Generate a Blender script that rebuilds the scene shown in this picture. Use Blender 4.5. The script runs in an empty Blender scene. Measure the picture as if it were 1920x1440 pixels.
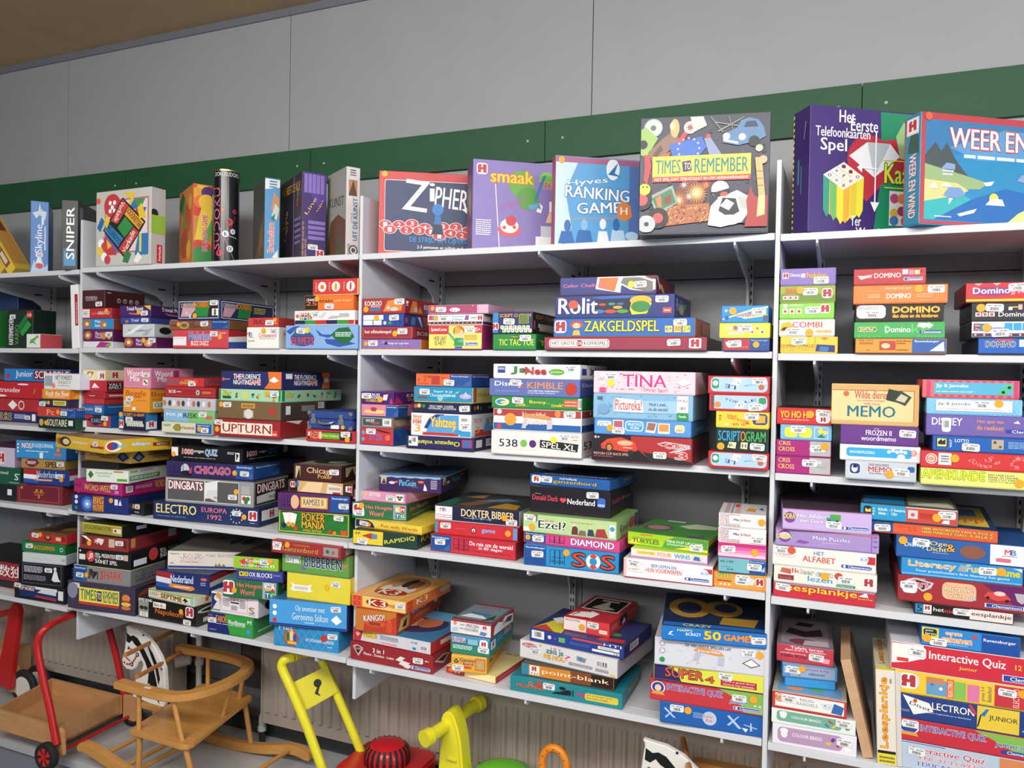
import bpy, bmesh, math, random
from mathutils import Matrix, Vector
SC = bpy.context.scene
COL = SC.collection
K = 1.3            # metres per shelf-bay unit: structure and toys below are laid out in bay units
ZC = 1.323         # eye height in bay units; heights below are given relative to it
def P(x, y, z): return Vector((K*x, K*y, K*(z+ZC)))

# ---------------------------------------------------------------- camera
yaw, pitch, roll = 0.4029, 0.0133, 0.0185
fwd = Vector((-math.sin(yaw)*math.cos(pitch), math.cos(yaw)*math.cos(pitch), -math.sin(pitch)))
right = Vector((math.cos(yaw), math.sin(yaw), 0)); up = right.cross(fwd)
r2 = right*math.cos(roll)+up*math.sin(roll); u2 = -right*math.sin(roll)+up*math.cos(roll)
cd = bpy.data.cameras.new('camera'); cam = bpy.data.objects.new('camera', cd); COL.objects.link(cam)
m = Matrix((r2, u2, -fwd)).transposed().to_4x4(); m.translation = P(1.1351, -1.6686, 0)
cam.matrix_world = m
cd.sensor_width = 36; cd.lens = 1459.46/1920*36; cd.clip_start = .05
SC.camera = cam
# ---------------------------------------------------------------- light
w = bpy.data.worlds.new('world'); SC.world = w; w.use_nodes = True
w.node_tree.nodes['Background'].inputs[0].default_value = (.72, .80, 1, 1)
w.node_tree.nodes['Background'].inputs[1].default_value = .16
def area(name, loc, target, sx, sy, power, col):
    l = bpy.data.lights.new(name, 'AREA'); l.shape = 'RECTANGLE'; l.size = sx; l.size_y = sy
    l.energy = power; l.color = col
    o = bpy.data.objects.new(name, l); COL.objects.link(o); o.location = loc
    o.rotation_euler = (Vector(target)-Vector(loc)).to_track_quat('-Z', 'Y').to_euler()
    return o
area('ceiling_strip_light_front', (1.2, -2.3, 2.95), (.9, -.6, .6), 4.6, .35, 112, (1, .97, .93))
area('ceiling_strip_light_rear', (0.4, -4.6, 2.95), (0.4, -1.5, 0.6), 4.0, .5, 78, (1, .97, .93))
area('window_light', (6.2, -1.6, 1.9), (0, 0, 1.2), 2.2, 1.8, 95, (.70, .82, 1))
SC.view_settings.view_transform = 'Standard'; SC.view_settings.look = 'None'
SC.view_settings.gamma = 1; SC.view_settings.use_curve_mapping = False
SC.view_settings.exposure = -0.04

# ---------------------------------------------------------------- materials
def lin(c): return tuple(((v/12.92) if v <= .04045 else ((v+.055)/1.055)**2.4) for v in c)
def hexc(h):
    if len(h) == 3: h = ''.join(c*2 for c in h)
    return tuple(int(h[i:i+2], 16)/255 for i in (0, 2, 4))
_M = {}
def mat(h, rough=.42, kind='card', metal=0.0, spec=.5):
    if len(h) == 3: h = ''.join(c*2 for c in h)
    if kind == 'card':
        h = ''.join('%02x' % min(255, (int(h[i:i+2], 16)+4)//8*8) for i in (0, 2, 4))
    key = (h, rough, kind, metal)
    if key in _M: return _M[key]
    mt = bpy.data.materials.new(kind+'_'+h); mt.use_nodes = True
    nt = mt.node_tree; b = nt.nodes['Principled BSDF']
    c = lin(hexc(h)); b.inputs['Roughness'].default_value = rough; b.inputs['Metallic'].default_value = metal
    b.inputs['Specular IOR Level'].default_value = spec
    tc = nt.nodes.new('ShaderNodeTexCoord'); nz = nt.nodes.new('ShaderNodeTexNoise')
    sc, amt, det = {'card': (35, .05, 2), 'paint': (6, .05, 3), 'wood': (9, .22, 5), 'concrete': (3, .25, 8), 'block': (14, .4, 9), 'green': (2.2, .22, 5), 'plastic': (20, .03, 2)}[kind]
    nz.inputs['Scale'].default_value = sc; nz.inputs['Detail'].default_value = det
    mp = nt.nodes.new('ShaderNodeMapping'); nt.links.new(tc.outputs['Object'], mp.inputs[0]); nt.links.new(mp.outputs[0], nz.inputs['Vector'])
    if kind == 'wood': mp.inputs['Scale'].default_value = (1, 9, 6)
    if kind == 'green': mp.inputs['Scale'].default_value = (.6, 1, 3)
    rp = nt.nodes.new('ShaderNodeMixRGB'); nt.links.new(nz.outputs[0], rp.inputs[0])
    rp.inputs[1].default_value = tuple(v*(1-amt) for v in c)+(1,)
    rp.inputs[2].default_value = tuple(min(1, v*(1+amt)+amt*.02) for v in c)+(1,)
    nt.links.new(rp.outputs[0], b.inputs['Base Color'])
    if kind in ('block', 'concrete', 'wood'):
        bp = nt.nodes.new('ShaderNodeBump'); bp.inputs['Strength'].default_value = {'block': .8, 'concrete': .3, 'wood': .05}[kind]
        bp.inputs['Distance'].default_value = .01
        nt.links.new(nz.outputs[0], bp.inputs['Height']); nt.links.new(bp.outputs[0], b.inputs['Normal'])
    _M[key] = mt
    return mt

# ---------------------------------------------------------------- mesh helpers
class MB:
    def __init__(s): s.v = []; s.f = []; s.m = []; s.mats = []; s.smooth = False
    def mi(s, mt):
        if mt not in s.mats: s.mats.append(mt)
        return s.mats.index(mt)
    def add(s, vs, fs, mt):
        o = len(s.v); i = s.mi(mt); s.v += [Vector(v) for v in vs]; s.f += [tuple(o+k for k in f) for f in fs]; s.m += [i]*len(fs)
    def box(s, x0, x1, y0, y1, z0, z1, mt, tf=P):
        vs = [tf(x, y, z) for x in (x0, x1) for y in (y0, y1) for z in (z0, z1)]
        s.add(vs, [(0,1,3,2),(4,6,7,5),(0,4,5,1),(2,3,7,6),(0,2,6,4),(1,5,7,3)], mt)
    def prism(s, pts, a, b, mt, plane='XZ', tf=P):
        n = len(pts); vs = []
        for t in (a, b):
            for p in pts:
                vs.append(tf(p[0], t, p[1]) if plane == 'XZ' else tf(t, p[0], p[1]) if plane == 'YZ' else tf(p[0], p[1], t))
        s.add(vs, [tuple(range(n)), tuple(range(2*n-1, n-1, -1))]+[(i, i+n, (i+1) % n+n, (i+1) % n) for i in range(n)], mt)
    def tube(s, path, r, mt, n=12, tf=P, closed=False):
        pts = [tf(*p) for p in path]; N = len(pts); rr = r if isinstance(r, (list, tuple)) else [r]*N
        vs = []; nrm = None
        for i, p in enumerate(pts):
            a = pts[i-1] if (i or closed) else p; b = pts[(i+1) % N] if (i < N-1 or closed) else p
            t = (b-a).normalized()
            if nrm is None: nrm = t.orthogonal().normalized()
            nrm = (nrm-t*nrm.dot(t)).normalized(); bi = t.cross(nrm)
            for k in range(n):
                a_ = 2*math.pi*k/n; vs.append(p+(nrm*math.cos(a_)+bi*math.sin(a_))*rr[i]*K)
        fs = []
        for i in range(N if closed else N-1):
            for k in range(n):
                j = (i+1) % N; fs.append((i*n+k, i*n+(k+1) % n, j*n+(k+1) % n, j*n+k))
        if not closed: fs += [tuple(range(n-1, -1, -1)), tuple(range((N-1)*n, N*n))]
        s.add(vs, fs, mt)
    def lathe(s, prof, c, axis, mt, n=24, tf=P):
        c = tf(*c); ax = Vector(axis).normalized(); e1 = ax.orthogonal().normalized(); e2 = ax.cross(e1); vs = []
        for (r, h) in prof:
            for k in range(n):
                a = 2*math.pi*k/n; vs.append(c+ax*h*K+(e1*math.cos(a)+e2*math.sin(a))*r*K)
        fs = [(i*n+k, i*n+(k+1) % n, (i+1)*n+(k+1) % n, (i+1)*n+k) for i in range(len(prof)-1) for k in range(n)]
        fs += [tuple(range(n-1, -1, -1)), tuple(range((len(prof)-1)*n, len(prof)*n))]
        s.add(vs, fs, mt)
    def build(s, name, parent=None, smooth=False, bevel=0, origin=None):
        me = bpy.data.meshes.new(name); o = origin if origin is not None else (parent.location if parent else Vector((0, 0, 0)))
        if parent is not None and parent.parent is not None and origin is None: o = parent.location+parent.parent.location
        me.from_pydata([v-o for v in s.v], [], s.f)
        for mt in s.mats: me.materials.append(mt)
        me.polygons.foreach_set('material_index', s.m)
        if smooth: me.polygons.foreach_set('use_smooth', [True]*len(me.polygons))
        me.validate(); me.update()
        bm = bmesh.new(); bm.from_mesh(me); bmesh.ops.recalc_face_normals(bm, faces=bm.faces)
        if bevel: bmesh.ops.bevel(bm, geom=[e for e in bm.edges if len(e.link_faces) == 2 and e.calc_face_angle(0) > .5], offset=bevel, segments=2, affect='EDGES', clamp_overlap=True)
        bm.to_mesh(me); bm.free()
        ob = bpy.data.objects.new(name, me); COL.objects.link(ob)
        if smooth: 
            try: me.set_sharp_from_angle(angle=.7)
            except Exception: pass
        if parent is None: ob.location = o
        else: ob.parent = parent
        return ob
def tag(o, label=None, cat=None, group=None, kind=None):
    if label: o['label'] = label
    if cat: o['category'] = cat
    if group: o['group'] = group
    if kind: o['kind'] = kind
    return o
def empty(name, loc, label=None, cat=None, group=None, rz=0, ry=0):
    o = bpy.data.objects.new(name, None); COL.objects.link(o); o.location = loc; o.rotation_euler = (0, ry, rz); o.empty_display_size = .05
    return tag(o, label, cat, group)

# ---------------------------------------------------------------- room
WH = mat('d4d6da', .5, 'paint'); PAN = mat('95989b', .55, 'paint'); GRN = mat('114a2a', .6, 'green')
BLK = mat('5e6064', .9, 'block'); BLK2 = mat('3a3430', .9, 'block'); SEAM = mat('4a4c50', .8, 'paint')
YW = .302
b = MB()
b.box(-3.2, 3.0, YW+.008, YW+.12, -ZC, 1.3, SEAM)
XS = [-3.2, -2.47, -1.474, -.478, .508, 1.50, 2.5, 3.0]
for i in range(7):
    b.box(XS[i]+.0012, XS[i+1]-.0012, YW, YW+.01, .675, 1.108, PAN)
    b.box(XS[i]+.0012, XS[i+1]-.0012, YW, YW+.01, .245, .58, PAN)
    b.box(XS[i]+.0012, XS[i+1]-.0012, YW, YW+.01, -.86, .2425, PAN)
bz = -ZC; row = 0
while bz < -.87:
    x = -3.2-(row % 2)*.16
    while x < 3.0:
        random.seed(int(x*100)+row); b.box(x+.003, x+.317, YW+.001, YW+.01, bz+.003, min(bz+.147, -.862), BLK if random.random() < .8 else BLK2); x += .32
    bz += .15; row += 1
tag(b.build('wall_back'), kind='structure')
b = MB(); b.box(-3.2, 3.0, -4.5, YW+.12, 1.128, 1.2, mat('c4a67e', .85, 'concrete')); tag(b.build('ceiling'), kind='structure')
b = MB(); b.box(-3.2, 3.0, -4.5, YW+.12, -ZC-.05, -ZC, mat('74767a', .6, 'concrete')); tag(b.build('floor'), kind='structure')
ti = 0
def trim(bb):
    global ti
    ti += 1; tag(bb.build('trim_%d' % ti), kind='structure')
GX = [-3.2, -1.95, -1.169, -.386, .383, 1.159, 1.94, 3.0]
for i in range(7):
    b = MB(); b.box(GX[i]+.001, GX[i+1]-.001, YW-.012, YW+.001, .572, .680, GRN)
    for sx in (GX[i]+.05, GX[i+1]-.05):
        b.lathe([(.004, 0), (.003, .001)], (sx, YW-.012, .63), (0, -1, 0), mat('9a9c9a', .4, 'paint'), 10)
    trim(b)
for xa, xb in ((-3.2, -.478), (-.477, 3.0)):
    b = MB(); b.box(xa, xb, YW-.006, YW+.001, 1.104, 1.129, mat('6c7078', .5, 'paint')); trim(b)
b = MB(); b.box(-3.2, 3.0, YW-.012, YW+.001, -1.16, -1.115, mat('3c4044', .6, 'paint')); trim(b)
# plinth the toys stand on
b = MB(); b.box(-3.2, 3.0, -.075, YW, -1.185, -1.16, mat('b4b6b8', .35, 'concrete')); b.box(-3.2, 3.0, -.06, YW, -ZC, -1.185, mat('7c808a', .6, 'paint'))
tag(b.build('display_plinth'), 'low grey platform under the shelves where the toys stand', 'platform')

# ---------------------------------------------------------------- shelving
TH = .009
for nm, x in (('between far left and left bays', -1.01), ('between left and centre bays', 0.0), ('between centre and right bays', 1.005), ('at the right end of the right bay', 2.01)):
    b = MB(); b.box(x-TH/2, x+TH/2, .0, .298, -.84, .444, WH)
    if x == 1.005: b.box(x-TH/2, x+TH/2, -.0365, .0, -.84, -.40, WH)
    tag(b.build('shelf_divider', bevel=.001), 'tall white upright side panel '+nm, 'shelf panel', 'upright side panels of the shelving')
RX = {0: [-1.93, -1.53, -1.10], 1: [-.935, -.512, -.092], 2: [.073, .487, .921], 3: [1.08, 1.49, 1.92]}
BN = ['far left bay', 'left bay', 'centre bay', 'right bay']; SN = ['top', 'second', 'third', 'fourth', 'lowest']
U = [-2.02, -1.01, 0.0, 1.005, 2.01]
RM = mat('c4c6ca', .45, 'paint'); DK = mat('202224', .8, 'paint')
for bay in range(4):
    for k, x in enumerate(RX[bay]):
        b = MB(); b.box(x-.008, x+.008, .284, YW-.001, -.82, .30, RM)
        z = -.80
        while z < .28:
            for dx in (-.0035, .0035): b.box(x+dx-.0016, x+dx+.0016, .2835, .285, z, z+.010, DK)
            z += .02
        tag(b.build('slotted_rail'), 'slotted white wall rail, %s in the %s' % (['leftmost', 'middle', 'rightmost'][k], BN[bay]), 'rail', 'slotted rails screwed to the wall')
SZ = {0: [.293, .052, -.194, -.438, -.731], 1: [.297, .0545, -.185, -.432, -.722], 2: [.296, .055, -.187, -.431, -.7255], 3: [.293, .0515, -.192, -.436, -.7295]}
for bay in range(4):
    x0, x1 = U[bay], U[bay+1]
    for s in range(5):
        z = SZ[bay][s]; yf = -.004 if s < 3 else -.036
        rt = empty('wall_shelf', P((x0+x1)/2, .14, z-.014), 'white metal shelf carrying boxes, %s shelf of the %s' % (SN[s], BN[bay]), 'shelf', 'white wall shelves')
        b = MB(); e = .0058
        b.box(x0+e, x1-e, .0005, .283, z-.012, z-.0003, WH)
        if s < 3: b.box(x0+e, x1-e, yf, .0, z-.0145, z-.0003, WH)
        else: b.box(x0+(e if bay == 3 else .001), x1-(e if bay == 2 else .001), yf, -.0005, z-.0145, z-.0003, WH)
        b.build('shelf_board', rt, bevel=.0008)
        for x in RX[bay]:
            b = MB(); t = .0022
            b.prism([(yf+.004, z-.015), (yf-.001, z-.015), (yf-.002, z-.022), (yf+.006, z-.027), (.215, z-.066), (.245, z-.085), (.262, z-.132), (.282, z-.136), (.282, z-.0135), (.012, z-.0135), (.012, z-.015)], x-t, x+t, RM, 'YZ')
            b.box(x+t, x+t+.0003, .22, .25, z-.045, z-.040, DK)
            b.build('bracket', rt)

# ---------------------------------------------------------------- radiators
RADM = mat('a89c90', .45, 'paint')
def radiator(x0, x1, label):
    rt = empty('radiator', P((x0+x1)/2, .24, -1.075), label, 'radiator')
    b = MB(); zb, zt = -1.075, -.846; g0, g1 = -1.045, -.872
    # front sheet: pressed vertical channels between flat bottom and top bands
    zs = [(zb, 0), (g0, 0), (g0+.008, 1), (g1-.008, 1), (g1, 0), (zt, 0)]
    xs = []; x = x0+.012; prof = [(x0, 0)]
    while x < x1-.02:
        prof += [(x, 0), (x+.005, 1), (x+.012, 1), (x+.017, 0)]; x += .0325
    prof.append((x1, 0)); vs = []; n = len(prof)
    for (zz, fz) in zs:
        for (xx, fx) in prof: vs.append(P(xx, .2+(.0075 if not (fx and fz) else 0), zz))
    b.add(vs, [(r*n+i, r*n+i+1, (r+1)*n+i+1, (r+1)*n+i) for r in range(len(zs)-1) for i in range(n-1)], RADM)
    b.box(x0, x1, .2095, .214, zb, zt, RADM); b.box(x0-.004, x0+.001, .203, .262, zb, zt, RADM); b.box(x1-.001, x1+.004, .203, .262, zb, zt, RADM)
    b.box(x0, x1, .256, .262, zb, zt, RADM)
    b.build('panel', rt)
    b = MB(); b.box(x0, x1, .203, .262, zt, zt+.004, RADM); b.build('top_grille', rt)
    b = MB()
    for xx in (x0+.1, x1-.1): b.box(xx-.01, xx+.01, .2621, YW-.012, zt-.06, zt-.03, RADM)
    b.build('wall_bracket', rt)
    return rt
rl = radiator(-2.6, -.835, 'beige ribbed panel radiator behind cart and horse, left one')
rr = radiator(-.469, 2.6, 'beige ribbed panel radiator behind yellow toys, right one')
PW = mat('cfcfcb', .5, 'paint')
KC = (-.795, .222, -.942); b = MB(); b.lathe([(.008, -.018), (.016, -.014), (.018, .008), (.0195, .022), (.0195, .030), (.015, .033)], KC, (-.75, -.6, -.1), PW, 20)
v = b.build('thermostat_knob', None, smooth=True, origin=P(*KC)); tag(v, 'white ribbed thermostat knob on pipe between the radiators', 'radiator valve')
b = MB(); b.tube([(-.83, .25, -.862), (-.80, .255, -.856), (-.782, .256, -.862), (-.775, .257, -.88), (-.773, .257, -1.12), (-.773, .257, -1.158)], .0095, PW)
for z_, h_ in ((-.965, .02), (-.93, .014)): b.lathe([(.014, 0), (.014, h_)], (-.773, .257, z_), (0, 0, 1), PW, 14)
tag(b.build('heating_pipe', smooth=True), 'off-white heating pipe bending down beside left radiator', 'pipe')
b = MB(); b.tube([(-.462, .235, -1.06), (-.485, .235, -1.055), (-.497, .24, -1.075), (-.498, .24, -1.118)], .011, PW); b.lathe([(.0135, 0), (.0135, .012)], (-.498, .24, -1.118), (0, 0, 1), PW, 14)
b.tube([(-.498, .24, -1.118), (-.498, .24, -1.159)], .009, mat('2c3038', .5, 'paint'))
tag(b.build('heating_pipe', smooth=True), 'short white elbow pipe under right radiator corner', 'pipe')
# ---------------------------------------------------------------- game boxes in metres: x, y, z of base centre, width, depth, height, turn, lean, card colours of front, side and top with their light and shade included, label, front print, side print, top print
BOXES = [
(-1.945,0.091,1.7875,0.204,0.130,0.1615,0.00,0.0,'e8ece4','1d6a33','184a28','green upright box with white sleeve, first from left, second shelf, far left bay','R 60 60 100 100 fff','',''),
(-1.708,0.078,1.7875,0.160,0.104,0.1628,0.00,0.0,'16321f','0f2014','12281a','dark green upright card shuffler box, second from left, second shelf, far left bay','T90 6 8 24 78 fff KARTENMISCHER;T90 30 8 46 60 6a9a5a VARIO;P 1f7a34 45 60 70 85 90 95 75 70 50 40;P 2a9a40 50 40 80 72 95 60 60 30;R 78 78 96 96 c22;T 80 82 94 90 fff 10;S 22 82','',''),
(-2.193,0.294,1.7875,0.412,0.172,0.2852,0.00,0.0,'23345c','15203c','1a2848','tall navy upright box behind green boxes, third from left, second shelf, far left bay','R 40 45 88 62 c44;T 42 47 86 60 fff WORD','',''),
(-1.587,0.048,1.7875,0.084,0.097,0.0593,0.00,0.0,'dfeee6','c9505a','dfe','small white and red carton with green frog, fourth from left, second shelf, far left bay','P 6ab04a 20 30 30 60 60 75 80 95 70 60 55 50 75 20 50 35;C 82 80 10 e64','S 20 55',''),
(-1.340,0.130,1.7875,0.042,0.260,0.2551,0.00,-3.0,'f0f2ee','f0f0ee','eee','tall white upright box with red spine stripe, fifth from left, second shelf, far left bay','R 55 35 100 85 b02838;T90 70 38 88 72 fff Qwirkle','',''),
(-2.004,0.245,1.4677,0.573,0.269,0.0459,0.00,0.0,'2b2f7a','1d2050','223','violet box with yellow block title, lowest in first stack, third shelf, far left bay','T 58 10 72 50 e8c832 EURO;T 58 55 72 90 e8c832 EURO;N 75 30 88 80 dde 4;S 90 50;R 95 15 99 85 fff','N 10 20 80 80 fff 3',''),
(-1.979,0.241,1.5136,0.623,0.260,0.0566,0.00,0.0,'b83238','7a1c22','a33','red box with round white badge, second up in first stack, third shelf, far left bay','C 76 50 38 f4e8e8;C 76 50 28 b83238;P fff 62 50 67 90 72 50 67 10;R 40 20 52 80 e8e0e0','',''),
(-1.981,0.240,1.5703,0.623,0.260,0.0753,0.00,0.0,'c42a30','6a1418','a22','bright red road safety box, third up in first stack, third shelf, far left bay','T 54 35 75 65 fff transdev;T60 80 30 100 65 b8d020 ROAD;E 78 85 6 5 fff;E 55 12 6 6 fff','',''),
(-1.722,0.245,1.6456,0.418,0.269,0.0571,0.00,0.0,'2488cc','1a2a5c','245','sky blue box with maroon title panel, topmost in first stack, third shelf, far left bay','T 18 20 44 85 fff Junior;R 46 15 100 92 8a1c34;T 48 25 98 85 fff SCRABBLE;R 4 20 9 60 c33','',''),
(-1.381,0.026,1.4677,0.217,0.143,0.0455,0.00,0.0,'12301e','143','1a3a28','dark green box with white capital title, lowest in second stack, third shelf, far left bay','T 24 20 76 85 f0ead0 SOLITAIRE;E 8 50 6 34 c8a060;R 80 30 92 80 e8e8e8;D 22 50','R 20 20 80 80 eee',''),
(-1.389,0.026,1.5132,0.214,0.143,0.0392,0.00,0.0,'c8402c','1a5ca8','c53','red and blue box, short title, second up in second stack, third shelf, far left bay','T 26 15 46 80 e8b0a0 Pc;V 62 0 100 100;S 72 45;D 57 55','V 0 0 100 100',''),
(-1.405,0.026,1.5524,0.168,0.143,0.0330,0.00,0.0,'2a2450','2a2450','335','dark purple box with yellow label, third up in second stack, third shelf, far left bay','R 50 20 95 85 e8d860;N 54 30 90 75 443 2;E 20 55 14 25 68a078;S 14 35;D 36 55','',''),
(-1.391,0.026,1.5854,0.156,0.143,0.0390,0.00,0.0,'e89028','e08820','ea4','orange box with white playful title, fourth up in second stack, third shelf, far left bay','T 14 30 100 85 fff Rock the Boat;N 20 12 90 24 fff 1','P e8b040 10 0 90 0 70 60 30 80',''),
(-1.358,0.026,1.6244,0.200,0.143,0.0636,0.00,0.0,'e6e8ea','dde','ccc','white box with curved dark title, topmost in second stack, third shelf, far left bay','T 32 60 80 88 2a3a6a HET FOREEST;T 42 32 78 52 7aa050 FEEST;R 2 15 24 85 98a8b0;N 42 18 74 24 456 1;D 28 25 e86','',''),
(-1.825,0.132,1.1505,0.305,0.286,0.0664,0.00,0.0,'15181c','15181c','222','black box with white mark, lowest in first stack, fourth shelf, far left bay','R 84 35 93 75 eee','',''),
(-1.811,0.119,1.2169,0.334,0.260,0.0727,0.00,0.0,'1a5a40','14402e','1a5a40','deep green box with white letters, second up in first stack, fourth shelf, far left bay','T 60 60 78 80 d8e8d8 travel;T 90 30 108 70 eee ST;N 80 10 100 16 cde 1','',''),
(-1.829,0.132,1.2896,0.301,0.286,0.0841,0.00,0.0,'c8bcd8','a8a','6a3050','lilac box with red elephant logo, topmost in first stack, fourth shelf, far left bay','J 72 45 50','P 3a8a3a 20 20 80 60 60 90',''),
(-1.556,0.124,1.1505,0.247,0.247,0.0821,4.88,0.0,'7a2430','7a2430','5a1820','maroon box with gold face emblem, lowest in second stack, fourth shelf, far left bay','R 6 8 94 92 9a4a50;R 8 12 92 88 702030;C 45 65 9 c88a30;C 55 65 9 c88a30;T 40 25 60 45 c88a30 T;N 38 50 62 60 c88a30 2;R 10 70 14 82 d8a040','Z 9a4a50 7',''),
(-1.515,0.122,1.2326,0.226,0.260,0.0631,9.01,0.0,'1e3a7c','1e3a7c','245','navy box with flag and title, second up in second stack, fourth shelf, far left bay','P b02830 0 100 0 65 35 60 40 100;P eee 0 65 0 35 32 30 35 60;P 2858a8 0 35 0 10 35 5 32 30;T 30 45 72 90 b8d0f0/123 Nederland;R 26 22 64 36 d88850;N 30 26 60 30 fff 1;N 76 50 92 80 8ab 3;S 79 60;D 84 40 e92','R 0 66 100 100 a33;R 0 33 100 66 dde;R 0 0 100 33 258',''),
(-1.533,0.109,1.2957,0.225,0.225,0.0393,6.97,0.0,'a88848','a88848','987040','tan gold box with black title, third up in second stack, fourth shelf, far left bay','P 7a2028 8 55 16 100 36 100 42 60 30 10 18 10;N 14 40 34 80 eee 3;T 56 15 84 80 2a2018 SPEL;S 90 60','',''),
(-1.547,0.125,1.3350,0.259,0.259,0.0757,6.76,0.0,'3a8cd0','2a6cb0','2a3a4a','sky blue box with white news title, topmost in second stack, fourth shelf, far left bay','T 12 55 30 85 fff/c33 NOS;T 31 55 76 85 e8f4ff JEUGDJOURNAAL;N 20 36 70 44 dff 1;C 4 75 6 fff;C 4 55 6 fff;C 4 35 6 fff;R 48 0 55 34 dfeefa;D 86 55 e83;R 78 20 92 34 e87050','C 20 60 8 fff;C 20 40 8 fff',''),
(-1.917,0.169,0.7696,0.373,0.286,0.0298,0.00,0.0,'26221f','b85030','222','black box with orange end, lowest in first stack, lowest shelf, far left bay','C 74 60 18 eee','',''),
(-1.920,0.156,0.7994,0.443,0.260,0.0805,0.00,0.0,'a02838','151515','222','crimson box with white calligraphy, topmost in first stack, lowest shelf, far left bay','T 70 20 88 85 fff 数;T 88 20 104 85 fff 独','',''),
(-1.490,0.090,0.7696,0.274,0.260,0.0656,3.27,0.0,'16181e','16181e','222','black electronic game box with tilted panel, lowest in second stack, lowest shelf, far left bay','R 10 15 86 88 dfe4ea;R 10 15 86 70 1a2f6a;P b03040 42 32 84 28 84 10 42 18;P d8dce0 46 50 60 82 84 72 84 45;R 8 52 42 82 6a2030;T 9 56 40 78 fff TOP WORDS;R 88 20 98 80 e8e8e4;S 7 88','',''),
(-1.472,0.057,0.8352,0.211,0.211,0.0924,8.07,0.0,'14181c','14181c','181c20','large black box with white figure, second up in second stack, lowest shelf, far left bay','R 4 6 96 94 667;R 5 8 95 92 14181c;N 8 55 52 85 ccd 5;N 8 20 60 45 99a 4;P e8eaec 74 30 80 72 86 70 90 40 95 25 80 22;C 82 80 8 e8eaec;S 66 72','N 20 20 80 80 778 4',''),
(-1.459,0.053,0.9276,0.209,0.209,0.0398,9.79,0.0,'c8ccd2','aab','b8bcc2','plain white thin box, third up in second stack, lowest shelf, far left bay','N 20 40 70 46 99a 1;C 86 45 16 e8c8d0;T 90 35 98 60 555 CE','',''),
(-1.466,0.063,0.9674,0.218,0.218,0.0416,6.92,0.0,'1a7a3c','14602e','187036','green box with orange capital title, fourth up in second stack, lowest shelf, far left bay','T 28 25 76 72 e8a030/5a3010 BACKGAMMON;C 92 45 22 dfe8e0;C 92 45 15 1a7a3c;S 18 60','',''),
(-1.442,0.065,1.0090,0.198,0.208,0.0432,3.43,0.0,'c03030','a82828','7a5a30','red box topped with bamboo pattern, topmost in second stack, lowest shelf, far left bay','E 50 45 9 30 2a1a10;E 50 50 6 20 c88a40;R 72 25 86 60 e0c890;N 88 20 98 70 611 4;R 0 80 100 100 6a4a20;S 16 60;D 30 70','R 60 20 90 70 ddc090','R 0 0 100 100 6a4a28;P 3a2a20 10 10 60 10 80 90 30 70;E 70 40 18 20 8a6a38'),
(-1.218,0.104,1.7908,0.159,0.208,0.0258,0.00,0.0,'dfe2e8','dfe2e8','ccc','flat white carton with magenta print, lowest in first stack, second shelf, left bay','P b03080 45 0 90 0 100 80 60 100;P 88b040 75 20 100 20 95 90','',''),
(-1.216,0.104,1.8166,0.164,0.208,0.0455,0.00,0.0,'6a1e5a','5a184c','50164a','purple chocolate box with praline picture, second up in first stack, second shelf, left bay','E 16 50 13 40 b87838;E 16 50 6 18 f0d8b0;E 70 45 10 34 c88a48;T 42 45 62 85 e8d8e8 Merci;T 42 20 62 45 e8d8e8 Mixed;E 88 40 8 26 d8a860;S 88 60','Z 8a3a7a 3',''),
(-1.216,0.104,1.8620,0.170,0.208,0.0433,0.00,0.0,'2a90cc','8a4030','2580b8','light blue chocolate box with pralines, third up in first stack, second shelf, left bay','E 14 50 14 44 b87038;E 14 50 6 20 f0d8b0;T 40 55 58 88 fff Mijn;T 40 20 58 50 fff Stem;E 68 45 12 36 c07a40;E 72 40 5 16 f0d8b0','R 20 0 70 100 a04828;R 75 0 100 100 889',''),
(-1.224,0.104,1.9054,0.162,0.208,0.0416,0.00,0.0,'b82c34','a82830','a02830','red box with white capital letters, fourth up in first stack, second shelf, left bay','R 0 4 26 92 e8e0dc;T 34 35 52 60 e88 Dier-en;T 54 35 94 66 fff GELUID;S 13 55;D 84 70','T 20 55 80 70 fff Dieren;N 20 35 60 40 fff 1',''),
(-1.242,0.094,1.9469,0.124,0.188,0.0713,0.00,0.0,'4a1c1c','401616','4a1c1c','dark brown box with round letter tokens, topmost in first stack, second shelf, left bay','Q 20 52 40 24 TYPO;S 75 22','Q 34 45 46 24 TYPO;N 5 80 15 90 daa 1',''),
(-0.990,0.104,1.7908,0.166,0.208,0.0421,0.00,0.0,'6a1e5a','5a184c','50164a','purple praline box, twin of another, lowest in second stack, second shelf, left bay','E 14 50 14 44 b87038;E 14 50 6 20 f0d8b0;T 38 50 56 88 e8d8e8 Merci;T 38 18 56 46 e8d8e8 Mixed;E 76 42 14 36 d09a58;E 78 42 5 16 f0e0c0;S 88 70;D 62 70','E 70 40 20 36 c08a48',''),
(-1.000,0.104,1.8328,0.164,0.208,0.0502,0.00,0.0,'c8ccd0','c0c4c8','bbb','silvery foil wrapped box, second up in second stack, second shelf, left bay','T 20 30 80 62 4a5a8a Independance;P e8ecee 5 10 50 90 70 95 30 20;P a8acb0 60 5 85 60 95 70 80 10','E 25 50 14 30 222;R 62 20 100 60 2a3a6a;T 66 25 98 55 fff Inde',''),
(-1.017,0.104,1.8830,0.153,0.208,0.0263,0.00,0.0,'3a4a9a','34428a','334','mid blue trivia box, third up in second stack, second shelf, left bay','T 36 30 62 75 e8ecf8 Trivial;N 36 15 60 22 aac 1;E 22 35 6 26 b87848;S 84 55','E 60 80 14 20 c8c8e0',''),
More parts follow.
